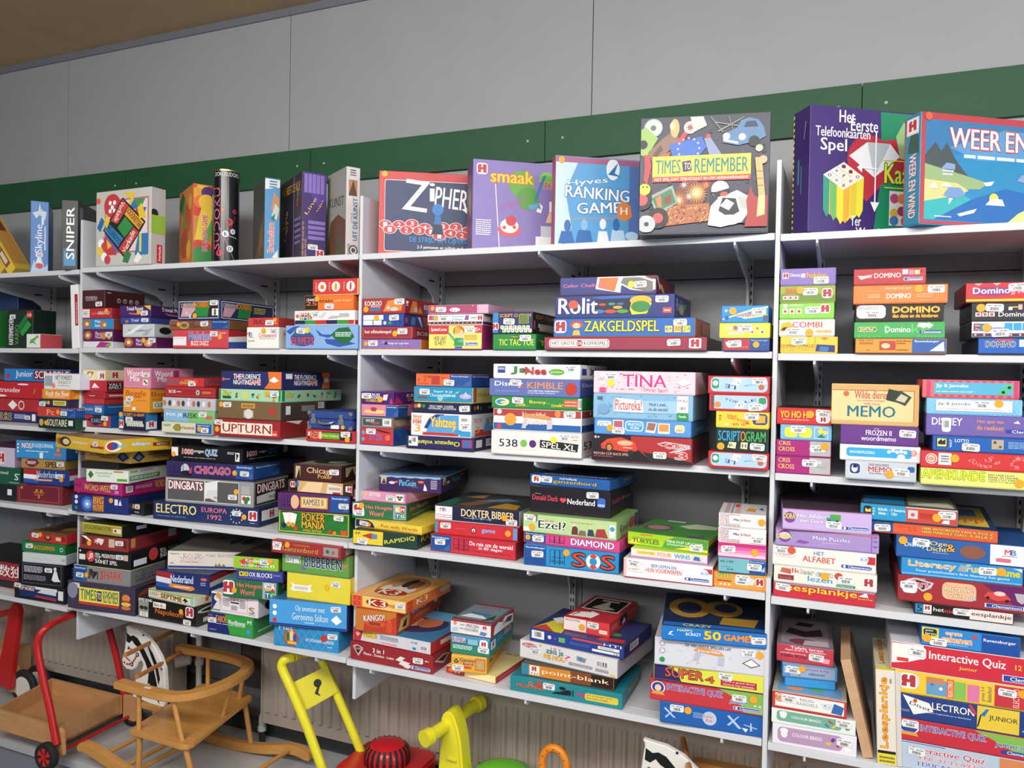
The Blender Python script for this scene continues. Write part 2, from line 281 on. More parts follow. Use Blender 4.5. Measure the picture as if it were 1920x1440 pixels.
(-1.017,0.104,1.9094,0.162,0.208,0.0442,0.00,0.0,'4a2a6a','3c2258','3a2050','violet trivia box with yellow corner, topmost in second stack, second shelf, left bay','T 22 55 76 90 fff/222 Trivial Pursuit;P d06a80 30 35 60 25 75 45 72 20 55 12 30 22;P e8c830 78 100 100 100 100 55;S 80 32;D 62 42','T 24 52 84 88 fff/222 Trivial Pursuit;P d06a80 30 35 70 22 85 40 70 14 40 18;P e8c830 86 100 100 100 100 60',''),
(-0.678,0.119,1.7908,0.264,0.264,0.0675,0.00,0.0,'d0484c','c04044','b04040','coral red quiz box with flag, lowest in third stack, second shelf, left bay','R 0 12 25 62 f0eeec;T 2 48 20 58 bbb BS0149;P 2858a8 28 40 33 85 40 45;T 30 45 70 90 3a6ab8/dde Nederland;T 34 12 66 38 fff/d86030 BUZZ DUIZZ;T 84 78 96 86 fff TACTIC;S 75 78;D 86 62','P b02830 0 100 100 90 100 60 50 75 0 60;P eef0f2 0 60 50 75 100 60 100 35 50 42 0 32;P 2858a8 0 32 50 42 100 35 100 0 0 0',''),
(-0.686,0.130,1.8582,0.287,0.286,0.0341,0.00,0.0,'8a5a3c','7a4c32','6a4430','wood-brown box with blue end, second up in third stack, second shelf, left bay','E 26 45 9 44 b89858;E 26 45 5 24 7a5a38;T 34 48 44 90 33221a GO;T 34 12 56 46 33221a GOBANG;V 72 0 100 100;N 4 30 14 60 432 2;S 60 70;D 17 60','R 60 10 100 90 a88848;E 80 50 14 34 5a4028',''),
(-0.687,0.132,1.8924,0.203,0.290,0.0749,0.00,0.0,'242c6a','1e2458','1c2050','navy box with dice and green fork picture, topmost in third stack, second shelf, left bay','R 3 6 97 94 dde0ea;R 4 9 96 91 2a2430;P d0a0b0 8 15 30 15 55 85 14 85;P 2a8a40 44 85 76 85 72 15 40 15;T 8 62 38 84 b8a8a0/222 DUBBEL;T 38 62 76 90 f0901c/522 DOBBEL;C 30 20 10 c8c8d0;C 22 34 9 c8c8d0;R 82 20 96 55 fff;E 89 44 3 10 c33;E 89 30 3 10 2a8a40;S 86 88;D 42 22','R 2 6 98 94 dde0ea;R 3 9 97 91 222c5a;P d0a0b0 4 15 18 15 32 85 8 85;P 2a8a40 34 85 56 85 52 15 30 15;T 5 62 30 84 b8a8a0/222 DUBBEL;T 30 62 56 90 f0901c/522 DOBBEL;N 60 45 82 80 d8c850 4',''),
(-0.392,0.091,1.7908,0.140,0.208,0.0755,0.00,0.0,'f0ece6','e6e2da','e8e4dc','cream word game box with red title, lowest in fourth stack, second shelf, left bay','M 8 66 22;T 38 50 92 72 c83030 Crossword;N 40 42 90 46 666 1;N 8 48 22 54 666 1;T 4 26 10 40 8ac030 N;N 12 30 24 38 777 2;S 86 82;D 54 82','M 20 66 22;N 20 40 80 50 777 1',''),
(-0.391,0.091,1.8663,0.133,0.208,0.0331,0.00,0.0,'c83c3c','b83434','b03030','red box with black striped title, topmost in fourth stack, second shelf, left bay','T 18 28 62 78 3a1014 SUC6;N 84 30 98 40 fdd 1;S 72 45;D 90 72','',''),
(-0.145,0.117,1.7908,0.294,0.260,0.0804,0.00,0.0,'88b0dc','78a0cc','80a8d4','pale blue box with feathers and leaf, lowest in fifth stack, second shelf, left bay','P 3a5aa8 42 85 52 60 70 60 60 45 48 55;P 3a5aa8 55 40 80 38 98 20 75 5 58 20;P 3a5aa8 0 75 10 95 20 100 6 60;P 1e6a38 64 60 74 88 88 92 96 50 86 18 72 30;N 70 50 92 72 dfe 3;E 24 42 17 34 3a5a9a;T 9 14 40 48 e8506a/222 FLYPETS;P 2a7a48 12 72 16 86 20 68 14 55;S 22 76;D 31 78 fc3','',''),
(-0.134,0.110,1.8712,0.245,0.245,0.0493,0.00,0.0,'e8e8e4','d8d8d4','ddd','white box with coloured letter squares, second up in fifth stack, second shelf, left bay','R 0 0 18 30 1c2450;R 18 0 36 30 3a9a34;R 36 0 54 30 c83030;R 54 0 72 30 1c2450;R 72 0 90 30 3a9a34;R 90 0 100 30 c83030;R 9 60 16 86 c83030;R 16 60 23 86 b83838;R 23 60 30 86 3a9a34;R 9 34 16 60 3a9a34;R 16 34 23 60 1c2450;R 23 34 30 60 b83838;T 10 64 30 84 fff PKF;T 10 38 30 58 fff SPEL;N 76 50 92 80 999 4;P ccc 42 50 50 85 54 88 48 50;P bbb 56 40 62 60 78 62 72 45;C 5 62 14 e86030;S 36 78','R 0 0 100 30 c83030;T 20 50 80 80 c33 P',''),
(-0.116,0.091,1.9204,0.198,0.208,0.0510,0.00,0.0,'e8742c','e06c28','d86424','orange box with black left end, third up in fifth stack, second shelf, left bay','R 0 0 28 100 28201e;T 4 62 26 80 fff CRANIUM;T 3 30 26 58 e8742c 25;T 31 50 58 74 4a3028 train;T 62 52 96 72 f8d0a8 your brain!;S 52 26;D 27 78','T 10 60 60 80 432 CR',''),
(-0.091,0.091,1.9714,0.180,0.208,0.0539,0.00,0.0,'cc3a34','e8c070','c03430','red box with three white food circles, topmost in fifth stack, second shelf, left bay','C 21 50 34 f4ece4;C 52 50 34 f4ece4;C 85 50 34 f4ece4;R 17 35 25 62 e0762c;E 52 50 3 28 d8982c;E 85 50 2 28 b83028;T90 6 20 9 80 f4c8c0 2 DIMSUM;T90 36 20 39 80 f4c8c0 1 HOTDOG;T90 69 20 72 80 f4c8c0 1 COLA','R 20 20 80 70 d0702c',''),
(-1.217,0.104,1.4794,0.150,0.208,0.0493,0.00,0.0,'28262a','1c5ca8','333','black box with red and blue ends, lowest in first stack, third shelf, left bay','P b83040 0 100 30 100 60 60 100 100 100 0 0 0 0 50;P 2a2a32 12 60 55 96 88 50 45 6;T 30 34 68 70 8ab0d8 KARO;C 7 80 9 38c;C 7 34 9 38c;S 80 80;D 82 32','R 0 0 30 100 1c5ca8;R 40 40 100 90 c86070',''),
(-1.240,0.104,1.5287,0.118,0.208,0.0402,0.00,0.0,'2468b4','1c5ca8','245','blue box with yellow title, second up in first stack, third shelf, left bay','T 4 35 52 70 e8c838 Kamelot;S 78 48;N 58 80 98 88 cde 1','N 10 70 70 80 cde 1',''),
(-1.237,0.104,1.5689,0.112,0.208,0.0229,0.00,0.0,'c0383c','b83438','a33','thin red box without print, third up in first stack, third shelf, left bay','N 30 40 60 50 e88 1','',''),
(-1.235,0.104,1.5918,0.118,0.208,0.0272,0.00,0.0,'a8262e','b83a40','a33','narrow dark red box with label, fourth up in first stack, third shelf, left bay','R 26 25 60 55 702;T 28 30 58 50 fff Gezelsch.','R 10 30 60 55 eee;T 12 34 58 50 b33 beat the time;T 70 30 95 60 fcc Mo',''),
(-1.231,0.104,1.6190,0.127,0.208,0.0439,0.00,0.0,'b42a34','c02838','a33','crimson box with white pyramid, fifth up in first stack, third shelf, left bay','P f0ece8 38 30 50 80 72 30;R 18 20 28 90 e8d8d8;T 44 34 64 44 b33 VALS','R 2 10 36 85 1c1a1e;T 5 50 33 78 fff VALS;T 5 20 33 46 fff SPEL!;N 42 60 95 72 fcc 2',''),
(-1.236,0.104,1.6629,0.124,0.208,0.0415,0.00,0.0,'e4dcb0','e4dcb0','d8d0a8','cream box with red lattice pattern, topmost in first stack, third shelf, left bay','P b83a2c 10 20 25 85 50 80 35 15;P e4dcb0 22 30 28 75 42 70 36 25;R 66 15 95 85 f0f0ee;J 88 40 60','J 22 50 70;P b83a2c 60 20 70 85 95 80 85 15',''),
(-0.997,0.078,1.4794,0.138,0.208,0.0686,0.00,0.0,'14204a','101a3c','1a2450','navy box with white letter dice, lowest in second stack, third shelf, left bay','R 0 0 18 100 2c80c0;R 1 5 17 48 eee;J 9 32 34;T 20 78 96 96 f0a83c SCRIPT-O-GRAM;Y 26 28 92;S 40 60;D 9 84','R 0 0 26 100 2c80c0;R 1 5 25 48 eee;J 13 32 34;T 34 76 96 94 f0a83c SCRIP;Y 44 30 92',''),
(-0.977,0.078,1.5480,0.135,0.208,0.0904,0.00,0.0,'e89a2c','e09428','d88c20','orange box with red lettering, second up in second stack, third shelf, left bay','T 10 60 88 92 b84a20 Boggle;R 4 20 28 46 e8e4d0;T 6 24 26 42 222 CLIPPER;N 50 45 90 50 a62 1;R 36 6 48 18 fff;S 26 56','T 4 60 70 88 b84a20 Boggle;R 8 14 55 44 e8e4d0;T 12 20 50 40 222 CLIPPER;N 4 52 50 56 a62 2',''),
(-0.973,0.078,1.6383,0.140,0.208,0.0778,0.00,0.0,'d88aa0','c87a94','c88','pink box with white title, tallest, topmost in second stack, third shelf, left bay','R 4 4 94 96 e8a8b8;R 5 6 93 94 d88aa0;T 12 58 70 90 fff Woord;T 24 32 60 60 fff Mix;R 72 14 90 42 fff;E 78 32 4 7 c33;E 84 24 4 7 2a8a40;S 84 66','T 8 58 48 88 fff Woord;T 14 32 40 58 fff Mix;R 52 30 64 90 9a3a58;R 66 5 98 95 d090a4',''),
(-0.724,0.091,1.4794,0.244,0.234,0.0404,0.00,0.0,'d8d8c0','c8c8b0','ccb','cream and blue box with green cube, lowest in third stack, third shelf, left bay','R 68 0 100 100 1c62b0;T 72 72 96 88 fff Ravensburger;P 7a9a38 22 45 28 85 36 85 41 45 36 12 28 12;P c8763c 26 45 30 65 36 65 36 30 30 25;T 42 35 66 70 a83838 Havannah;N 4 55 18 80 776 4;S 86 40;D 76 50','',''),
(-0.715,0.096,1.5198,0.244,0.244,0.0443,0.00,0.0,'8ab8dc','90c878','9ac080','light blue and green box, second up in third stack, third shelf, left bay','R 50 0 100 100 7cc070;T 6 40 38 74 fff FIX JE;T 40 34 68 80 1a2a30 RISK;E 90 45 8 18 c86870;S 78 78','R 0 0 60 100 8ac080',''),
(-0.716,0.101,1.5641,0.254,0.254,0.0459,0.00,0.0,'bcbcc4','b0b0b8','b4b4bc','light grey box with row of tokens, third up in third stack, third shelf, left bay','E 4 52 3 26 b8744c;E 14 52 3 26 3a4048;E 22 52 3 26 e8e8ec;E 31 52 3 26 b8744c;E 40 52 3 26 3a4048;E 50 52 3 26 e8e8ec;E 60 52 3 26 b8744c;E 69 52 3 26 3a4048;E 79 52 3 26 e8e8ec;E 89 52 3 26 b8744c;P fff 48 100 54 100 51 84','',''),
(-0.711,0.096,1.6100,0.243,0.243,0.0400,0.00,0.0,'9c2830','902028','8a2028','dark red box with thin border, fourth up in third stack, third shelf, left bay','R 3 10 97 90 c05050;R 4 15 96 85 9c2830;T 8 35 22 70 f0e8e0 BOB;N 24 42 34 60 fcb 1;C 66 48 26 c8c8c8;C 66 48 12 654;N 74 35 92 62 f8a060 3','T 30 35 70 65 eee B',''),
(-0.735,0.078,1.6501,0.180,0.208,0.0332,0.00,0.0,'c83838','c03030','b03030','red box with blue outlined letters, topmost in third stack, third shelf, left bay','T 2 22 36 82 4a5a78/a66 MALMO;T 36 24 50 64 e8b83c de;T 50 22 70 78 c8c83c SOTO;S 70 36;D 82 60 e43','T 4 20 64 80 4a4a68/c77 MALMO',''),
(-0.446,0.117,1.4794,0.292,0.286,0.0623,0.00,0.0,'9c2428','902020','8a2020','dark red box with white letter tiles, lowest in fourth stack, third shelf, left bay','R 10 12 24 82 f0e8d8;R 24.6 12 37 82 f0e8d8;R 37.6 12 50 82 f0e8d8;R 50.6 12 63 82 f0e8d8;R 63.6 12 76 82 f0e8d8;R 76.6 12 89 82 f0e8d8;T 13 22 87 72 9c2428 UPTURN;R 89 10 97 42 d44;N 90 15 96 26 fff 2;S 7 78;D 5 38','R 52 15 72 90 f0e8d8;R 76 15 94 90 f0e8d8;T 56 25 70 80 902020 U;T 79 25 92 80 902020 P;P eee 10 100 42 100 35 76',''),
(-0.437,0.099,1.5417,0.280,0.251,0.0642,0.00,0.0,'7a6040','44382c','6a5438','brown box with small orange label, second up in fourth stack, third shelf, left bay','R 38 62 60 90 d8a040;N 40 66 58 84 543 2;R 42 8 58 50 b8a888;C 50 28 30 d8d8d8;R 83 30 91 65 c83038;T 7 56 16 62 d66 TACTIC;S 16 78;D 6 78','R 10 30 20 80 e8e8e4;R 44 46 74 80 8a8a84;B 82 60 96 96',''),
(-0.434,0.146,1.6059,0.277,0.345,0.0421,0.00,0.0,'a8d4b0','a0ccaa','98c4a0','pale green box with cartoon figures, third up in fourth stack, third shelf, left bay','R 0 0 3 100 1c8a48;R 96 0 100 100 1c8a48;T 6 40 20 85 f0e050/1a5a30 Bier;R 6 12 20 36 1a5a48;F 28 50;E 43 45 3 34 f0d050;F 55 48;F 64 48;C 76 62 14 f0b84c;F 80 45;F 90 30;S 90 68;D 78 70','R 0 0 5 100 1c8a48;T 8 38 20 84 f0e050/1a5a30 Bier;F 28 50;F 40 50;F 52 50;F 64 50;F 76 50;F 88 50',''),
(-0.429,0.109,1.6480,0.269,0.271,0.0640,0.00,0.0,'2a2c6a','26285e','222','navy and orange box with white title, topmost in fourth stack, third shelf, left bay','P e8742c 72 0 80 40 78 100 100 100 100 0;E 70 50 7 50 2a2c6a;T 21 55 34 84 fff/c44 THE;T 35 55 66 84 fff FLORENCE;T 21 22 46 50 fff NIGHTIN;T 46 22 66 50 e87050/fff GAME;C 4 52 10 e8602c;T 7 48 15 56 fff identity;P fff 80 48 88 72 96 48 88 36','P e8742c 82 0 86 50 82 100 100 100 100 0;T 24 55 34 84 fff/c44 THE;T 36 55 70 84 fff FLORENCE;T 24 22 50 50 fff NIGHTIN;T 50 22 72 50 e87050/fff GAME;R 7 60 20 90 eee;P fff 86 48 92 72 98 48 92 36;D 20 36',''),
(-0.102,0.091,1.4794,0.196,0.208,0.0404,0.00,0.0,'c8302c','b02824','a02824','red box with green name plate, under the blue case-shaped tin, third shelf, left bay','R 4 14 96 86 3a1c1c;T 9 20 32 82 e04838/fa8 RESE;E 30 50 4 34 f0c8a0;R 34 20 70 78 6aa830;T 36 34 68 62 f0f0a0 Poker Academy;S 82 70;D 86 30;R 4 40 8 80 ddd','',''),
(-1.141,0.047,1.1583,0.264,0.205,0.0675,6.75,0.0,'202c72','1a2460','203','deep blue box with bright glow, lowest in first stack, fourth shelf, left bay','C 28 45 46 3a62b8;C 28 45 28 7aa8e0;C 28 45 10 fff;R 38 4 58 96 b06a28;T 39 50 57 90 e8b060/722 BIG;T 39 14 57 44 e8b060/722 PICTURE;C 8 84 12 dde;C 8 54 12 dde;C 8 18 12 2a8a50;R 77 50 83 85 e8e8f0;P e8e8f0 84 50 87 85 90 50;D 71 76 e94','',''),
(-1.160,0.071,1.2258,0.260,0.220,0.0521,-0.04,0.0,'b02470','a82068','981c60','magenta box with yellow title, second up in first stack, fourth shelf, left bay','T 22 18 78 70 f0b43c/6a1848 WORD-WEIZ;T 2 40 16 64 701848 MB;N 40 84 58 92 eb4 1;R 86 12 94 36 c8c;S 85 66','B 8 20 22 70;N 28 40 64 70 d8a8c8 3;T 70 25 100 85 f0b43c/6a1848 WORD-W;R 10 80 90 88 c85098',''),
(-1.110,0.061,1.2779,0.187,0.236,0.0487,10.00,0.0,'e2e6da','dfe3d6','d8dcc8','white box with green emblem, third up in first stack, fourth shelf, left bay','P 4a6a38 4 55 10 92 18 55 10 22;T 22 58 62 84 8a9a78 het verrassende spel;T 28 36 58 56 8a9a78 Pimpelmees;R 74 8 98 30 5aa03c;R 66 82 88 94 c87838','R 3 12 76 52 4a9a40;N 6 20 72 46 fff 2;R 4 80 22 98 8b5;R 26 80 60 98 b8a8c8',''),
(-1.155,0.087,1.3266,0.173,0.277,0.0269,8.03,0.0,'1c1c1e','17171a','202022','very thin black box, fourth up in first stack, fourth shelf, left bay','','',''),
(-1.111,0.055,1.3535,0.252,0.183,0.0502,-1.29,0.0,'c8a04c','c09848','b89040','mustard box with diamond pattern, fifth up in first stack, fourth shelf, left bay','J 8 70 40;T 24 45 68 92 8a2c28/b86 VIERSPRONG;T 34 22 60 40 432 Schuif slim en win;P 1c2a38 72 45 84 95 98 45 84 2;P 3a80b0 78 45 84 70 92 45 84 20','P 1c2a38 4 40 20 95 36 40 20 0;P 3a80b0 12 40 20 70 28 40 20 16;P b85038 17 40 20 52 23 40 20 30;T 44 50 100 92 8a2c28 VIERSPRONG;T 58 24 90 44 432 Schuif slim',''),
(-1.116,-0.004,1.4037,0.367,0.260,0.0507,-12.00,0.0,'e0b42c','d8ac28','9a7a50','yellow dice game box, topmost and angled, topmost in first stack, fourth shelf, left bay','E 8 50 6 28 a86a28;E 20 50 12 40 4a3020;E 22 50 7 24 e8d8a0;T 36 40 66 68 fff/c93 dobbelpret;R 72 28 98 46 a82c2c;S 82 62','E 12 50 12 44 fff;E 10 50 8 32 b03028;E 14 50 5 24 2858b0;T 18 34 30 66 3a8a4a/fff bobo;T 38 34 66 70 fff/38c dobbelpret;R 70 30 96 60 8a1c24;T 76 36 94 54 fda RETRO',''),
(-0.959,0.086,1.1583,0.079,0.208,0.0442,-7.87,0.0,'1c1c1e','161618','202022','small plain black box in front, beside first stack, fourth shelf, left bay','T 25 12 62 26 ccc VOICES;S 50 76;D 14 70','',''),
(-0.659,0.127,1.1583,0.453,0.286,0.0672,6.37,0.0,'1c2c5e','182650','1a2850','navy quiz box with twelve stars, lowest in second stack, fourth shelf, left bay','T 3 35 42 88 f0e080 ELECTRO;T 47 58 71 86 e87888 EUROPA;T 53 18 66 46 e87888 1992;N 4 14 34 22 68b 1;W 80 50 40;R 91 32 99 84 fff;J 95 58 46;N 92.5 14 97 20 ccc 1;S 80 66;D 87 50','R 6 26 50 84 fff;J 28 55 44;T 82 30 110 90 f0e080 E',''),
(-0.641,0.097,1.2255,0.377,0.220,0.0928,6.60,0.0,'9a9a98','8a8a88','444','grey box with red outlined title, second up in second stack, fourth shelf, left bay','R 2 6 84 94 e0e0dc;R 2.5 8 83.5 92 5a5a5a;T 4 52 43 86 fff/c83030 DINGBATS;P e8e8e4 45 85 62 98 63 30 45 20;R 45 8 46 92 ddd;P d8d8d4 50 55 62 60 60 10 46 30;R 60 15 63 92 5a5a5a;T 56 22 62 32 222 WOL;R 87 12 97 44 fff;E 90 32 2.4 9 c33;E 94 32 2.4 9 2a8a40;E 92 20 2.4 9 2a8a40;N 87 50 96 82 ccc 6;S 77 36;D 81 58','R 4 5 100 92 1c1c1e;T 10 52 88 88 fff/c83030 DINGBATS;P e8e8e4 8 40 60 48 60 12 8 10;T 42 20 62 34 222 WOL',''),
(-0.667,0.177,1.3183,0.374,0.341,0.0554,7.07,0.0,'33245e','2c2054','1c2a40','purple and blue box with car sketch, third up in second stack, fourth shelf, left bay','V 80 0 100 100;T 33 24 74 76 b04068/e8a0b0 CHICAGO;E 22 44 5 44 c8c8d0;E 24 20 7 20 1a1a24;P a8485a 26 40 30 70 30 20 27 20;H 4 78 12 16;S 90 42;D 79 44','V 0 0 50 100;H 52 70 62 18;T 80 30 110 80 9a3060/c68 CHICAGO',''),
(-0.687,0.162,1.3737,0.321,0.278,0.0540,3.71,0.0,'121216','101014','141416','black quiz box with red blue title, topmost in second stack, fourth shelf, left bay','T 16 45 32 82 e84838/fff 1000;T 33 52 47 76 eee vragen;T 49 35 66 88 4a98d8/fff QUIZ;N 18 18 64 24 ccc 1;R 0 28 10 92 eee;R 91 12 97 76 e8e8e8;P 222 92 30 96 60 92 70 93 20;N 80 60 90 80 ccc 2;D 4 42','T 10 45 30 82 e84838/fff 1000;T 34 55 50 74 eee vragen;T 54 38 76 90 4a98d8 QUIZ;N 14 22 80 28 ccc 1;R 88 40 98 98 ccc',''),
(-0.184,0.125,1.1583,0.275,0.260,0.0810,6.02,0.0,'2a7a30','226a28','2a6a2c','green poker box with fanned cards, lowest in third stack, fourth shelf, left bay','R 1 3 99 97 e0d040;R 2 6 98 94 2a7a30;Z 1f5f25 9;P f4f4f0 6 88 14 88 16 40 10 40;P eee8e8 13 90 20 90 20 40 15 40;P f4f4f0 19 90 27 84 24 36 18 40;C 8 32 12 1c2860;C 15 38 11 e0a030;C 21 36 11 d8982c;C 25 22 11 c84830;T 34 56 66 92 f0a82c/5a3a10 POKER;T 34 26 66 56 f0b83c/5a3a10 MANIA;T 36 10 62 22 d8b84c FAMILY EDITION;C 74 18 9 c83830;C 80 14 9 e0902c;R 89 8 97 28 d43;S 85 80','',''),
(-0.188,0.116,1.2393,0.267,0.260,0.0600,9.62,0.0,'5a2468','501e5c','50205c','purple and blue box with gold cartouche, second up in third stack, fourth shelf, left bay','V 74 0 100 100;R 32 16 70 84 d8a848;R 34 22 68 78 f0d088;T 36 34 64 72 1c5a88 RAMSES II;E 24 50 6 42 e8b890;N 40 26 60 30 a86 1;S 92 42;H 5 60 10 14','',''),
(-0.158,0.133,1.2993,0.254,0.260,0.0418,3.00,0.0,'d8b078','2c1c14','6a4a30','photo printed box in warm browns, third up in third stack, fourth shelf, left bay','R 0 0 14 100 2a1a18;R 3 40 10 88 f4f4f0;J 6.5 62 44;R 12 45 16 90 2a7ac0;P f0d0a0 18 0 30 90 55 100 50 0;P e8e0d0 60 0 62 90 84 70 82 0;N 64 35 82 60 855 3;R 70 0 82 18 a83028;R 86 0 100 100 3a241c;R 90 30 100 80 eee;J 96 55 44','',''),
(-0.172,0.106,1.3411,0.186,0.208,0.0566,4.62,0.0,'4a2222','3e1c1c','50463c','dark brown card game box, topmost in third stack, fourth shelf, left bay','T 28 36 86 84 d8b890/6a3a2a Chicago;T 52 16 82 42 e8b05c Poker;R 4 10 14 88 c8b890;P 2a1c18 6 10 12 80 14 10;S 86 62','R 14 25 48 85 c8b890;P 2a1c18 20 25 35 75 44 25','R 5 5 95 95 8a8070;E 50 55 40 35 3a302c;E 60 50 18 16 c8c0b0'),
(-1.130,0.087,0.7813,0.323,0.286,0.1066,5.67,0.0,'403a4c','3a3040','443a4a','dark speckled box with yellow banner, lowest in first stack, lowest shelf, left bay','Z 5a5068 9;R 18 28 78 82 f0e050;R 18 18 78 27 c83838;T 20 36 44 76 1a6a68 TIMES;R 45 36 52 74 3a2a5a;T 46 42 51 68 fff TO;T 54 34 77 76 1a6a68 REMEMBER;E 8 66 8 30 8a8aa0;E 88 60 6 14 d88a48;E 88 45 7 6 b03028;E 88 38 7 7 e8c860;E 88 24 7 8 c8783c;S 13 86;D 13 66','E 30 60 26 30 a84840;R 0 0 100 20 2a2434',''),
(-1.125,0.037,0.8879,0.274,0.180,0.0635,5.64,0.0,'8a8488','7a7478','c8c090','grey and blue box with red title, second up in first stack, lowest shelf, left bay','V 0 0 24 100;T 48 14 86 84 c83830/a8a0a0 $HARK;P 4a4448 26 20 28 84 34 84 34 20 36 20 36 70 44 70 44 20 42 20 42 64 32 78 30 20;S 12 40;D 24 44','H 14 70 50 16',''),
(-1.118,0.075,0.9514,0.254,0.251,0.0664,4.91,0.0,'151517','121214','19191b','black music quiz box, red disc, third up in first stack, lowest shelf, left bay','C 24 55 34 d84848;T 20 36 28 76 fff ♫;T 33 66 42 80 fff MEGA;T 33 46 44 64 fff TOP;T 33 18 44 42 fff 50;T 46 54 74 78 fff PRESENTEERT;N 52 46 72 50 d33 1;T 45 16 76 40 fff HET SPEL;R 2 30 14 64 e8e8e8;R 88 50 96 85 c8b8a0;S 80 68;C 4 84 6 eee','R 6 12 32 50 e8e8e8;C 46 58 40 d84848;T 60 66 72 80 fff MEGA;T 60 48 74 64 fff TOP;T 60 22 74 46 fff 50;T 78 56 100 78 999 PRESENTEERT;T 78 24 100 48 888 HET SPEL',''),
(-1.123,0.092,1.0178,0.223,0.296,0.0532,7.88,0.0,'8c2c30','842a2e','2a1618','brick red puzzle box, fourth up in first stack, lowest shelf, left bay','T 30 40 42 84 e8e0d8 *;P e8e0d8 32 60 38 86 50 80 48 50 44 30 40 50;R 60 22 72 86 c8b8a0;R 90 20 96 80 5a1c1c;R 4 30 12 86 5a2018;P eee 2 98 12 96 24 60 20 58;S 82 60;D 20 44','R 4 20 12 92 c89050;T 44 54 72 74 4a1418 Su Doku;R 74 30 90 94 c8c8c8;N 50 34 70 40 501 1',''),
(-1.135,0.055,1.0710,0.215,0.190,0.0432,0.72,0.0,'a8a038','18181a','3a3a18','olive yellow box printed upside down, topmost in first stack, lowest shelf, left bay','T180 6 36 72 82 28260c/d8c850 BOOMSHOOT;R 78 26 98 70 e8e4d0;E 84 48 3 14 c33;R 0 84 100 100 c8c050','R 0 0 100 100 18181a;R 34 40 60 76 dde',''),
(-0.800,0.109,0.7813,0.288,0.286,0.0772,0.50,0.0,'17130f','3a3430','2a2420','black box with grey face and orange title, lowest in second stack, lowest shelf, left bay','R 0 0 18 82 9a9490;E 6 48 4 10 333;E 13 48 4 10 333;T 0 78 24 96 fff/385 JAMES BOND;R 3 4 7 28 e8e4e0;R 8 4 12 28 e8d0d0;R 13 4 17 28 e8e4e0;R 26 60 48 88 f4f0e8;T 28 66 46 82 222 Ben ik...;T 30 22 78 58 e87030 Napoleon?;R 82 38 94 88 f4f0ec;J 88 64 44;S 84 14;D 74 62','E 40 70 40 18 d8d4cc;E 40 70 34 10 2a2420;R 10 12 34 34 e8e4e0;R 44 16 70 40 e8d0d0',''),
(-0.768,0.086,0.8585,0.247,0.247,0.0332,-4.71,0.0,'e8e4c8','ddd9bc','d8dcb0','cream card box with black spade, second up in second stack, lowest shelf, left bay','R 0 0 100 10 b8b49c;R 0 88 100 100 3a8a48;T 2 30 12 74 2a88c8 LEXI;T 13 26 24 78 d84838 10+;T 28 20 74 78 2a1c14/e8a848 SEPTIME;P 1c1c1c 76 40 81 80 88 40 83 36 84 20 80 20 81 36;R 93 20 100 80 8cd','T 20 24 64 76 d84838 10',''),
(-0.764,0.099,0.8917,0.229,0.229,0.0749,8.73,0.0,'1c3068','182a5a','1c2c5c','navy box with flag and orange ribbon, third up in second stack, lowest shelf, left bay','P a02830 0 98 0 72 30 62 34 94;P dfe3e8 0 72 0 44 30 34 30 62;P 2450a0 0 44 0 18 32 10 30 34;T 28 46 70 84 d8e8f8/2858a8 Nederland;P e08a3c 24 26 28 40 70 32 74 18 66 8 30 18;N 34 20 64 28 fff 1;E 90 74 6 8 e85c60;N 84 40 94 60 9bd 2','P a02830 0 90 0 60 100 70 100 98;P dfe3e8 0 60 0 34 100 44 100 70;P 2450a0 0 34 0 8 100 16 100 44',''),
(-0.760,0.191,0.9666,0.286,0.291,0.0679,22.00,0.0,'e4dccc','d4ccbc','847c74','large cream box with blue bottom edge, topmost in second stack, lowest shelf, left bay','R 0 0 100 14 2c3c8c;T 3 78 15 90 332 Uitgeverij;T 18 60 44 84 fff/a03050 BiG;T 16 38 46 64 fff/a03050 BRAiN;T 24 32 42 38 c44 Academy;T 50 66 96 88 f0e8f0/8a4a78 Het Bordspel;P 8a8a48 62 14 64 32 66 14 68 36 71 14 74 30 77 14;N 3 24 8 34 665 2','R 0 0 100 14 2c3c8c','E 40 80 6 3 222;P 3a3430 60 60 70 90 74 60 66 40;P 3a3430 78 70 90 92 92 50 80 44;R 2 4 40 6 543'),
(-0.494,0.058,0.7813,0.199,0.208,0.0742,2.52,0.0,'1e2a6e','2f8a3c','2a7a34','blue and green word game box, lowest in third stack, lowest shelf, left bay','P 38a040 38 100 100 100 100 0 50 0;M 8 82 18;T 18 56 42 88 e89838/a42 TABOE;T 46 52 84 76 fff/286 Woordfluisteraar;T 88 66 96 84 fff M;N 16 46 84 50 dfe 1;G 90 28 16 38a0d0;N 4 10 20 18 99d 2;S 11 62','M 24 80 18;T 72 54 110 90 e89838 TABOE;N 12 20 50 30 dfd 2',''),
(-0.476,0.061,0.8555,0.208,0.208,0.0719,1.07,0.0,'eeeaf0','e8e4ea','d8d4dc','white spotted box with number title, second up in third stack, lowest shelf, left bay','R 0 5 20 92 2a3a78;P e8e0d8 3 10 14 60 18 90 20 10;E 12 70 6 16 f0eee8;R 22 10 78 90 c87878;R 22.6 12 77.4 88 eeeaf0;T 42 66 58 84 c83838 101;R 42 54 60 62 333;N 25 34 40 78 988 6;N 62 34 74 78 988 6;N 44 20 58 46 988 4;T 82 16 94 50 a8863c S;N 82 8 96 12 38c 1;D 16 84','E 50 50 34 38 2a2430;E 54 56 14 18 eeeaf0',''),
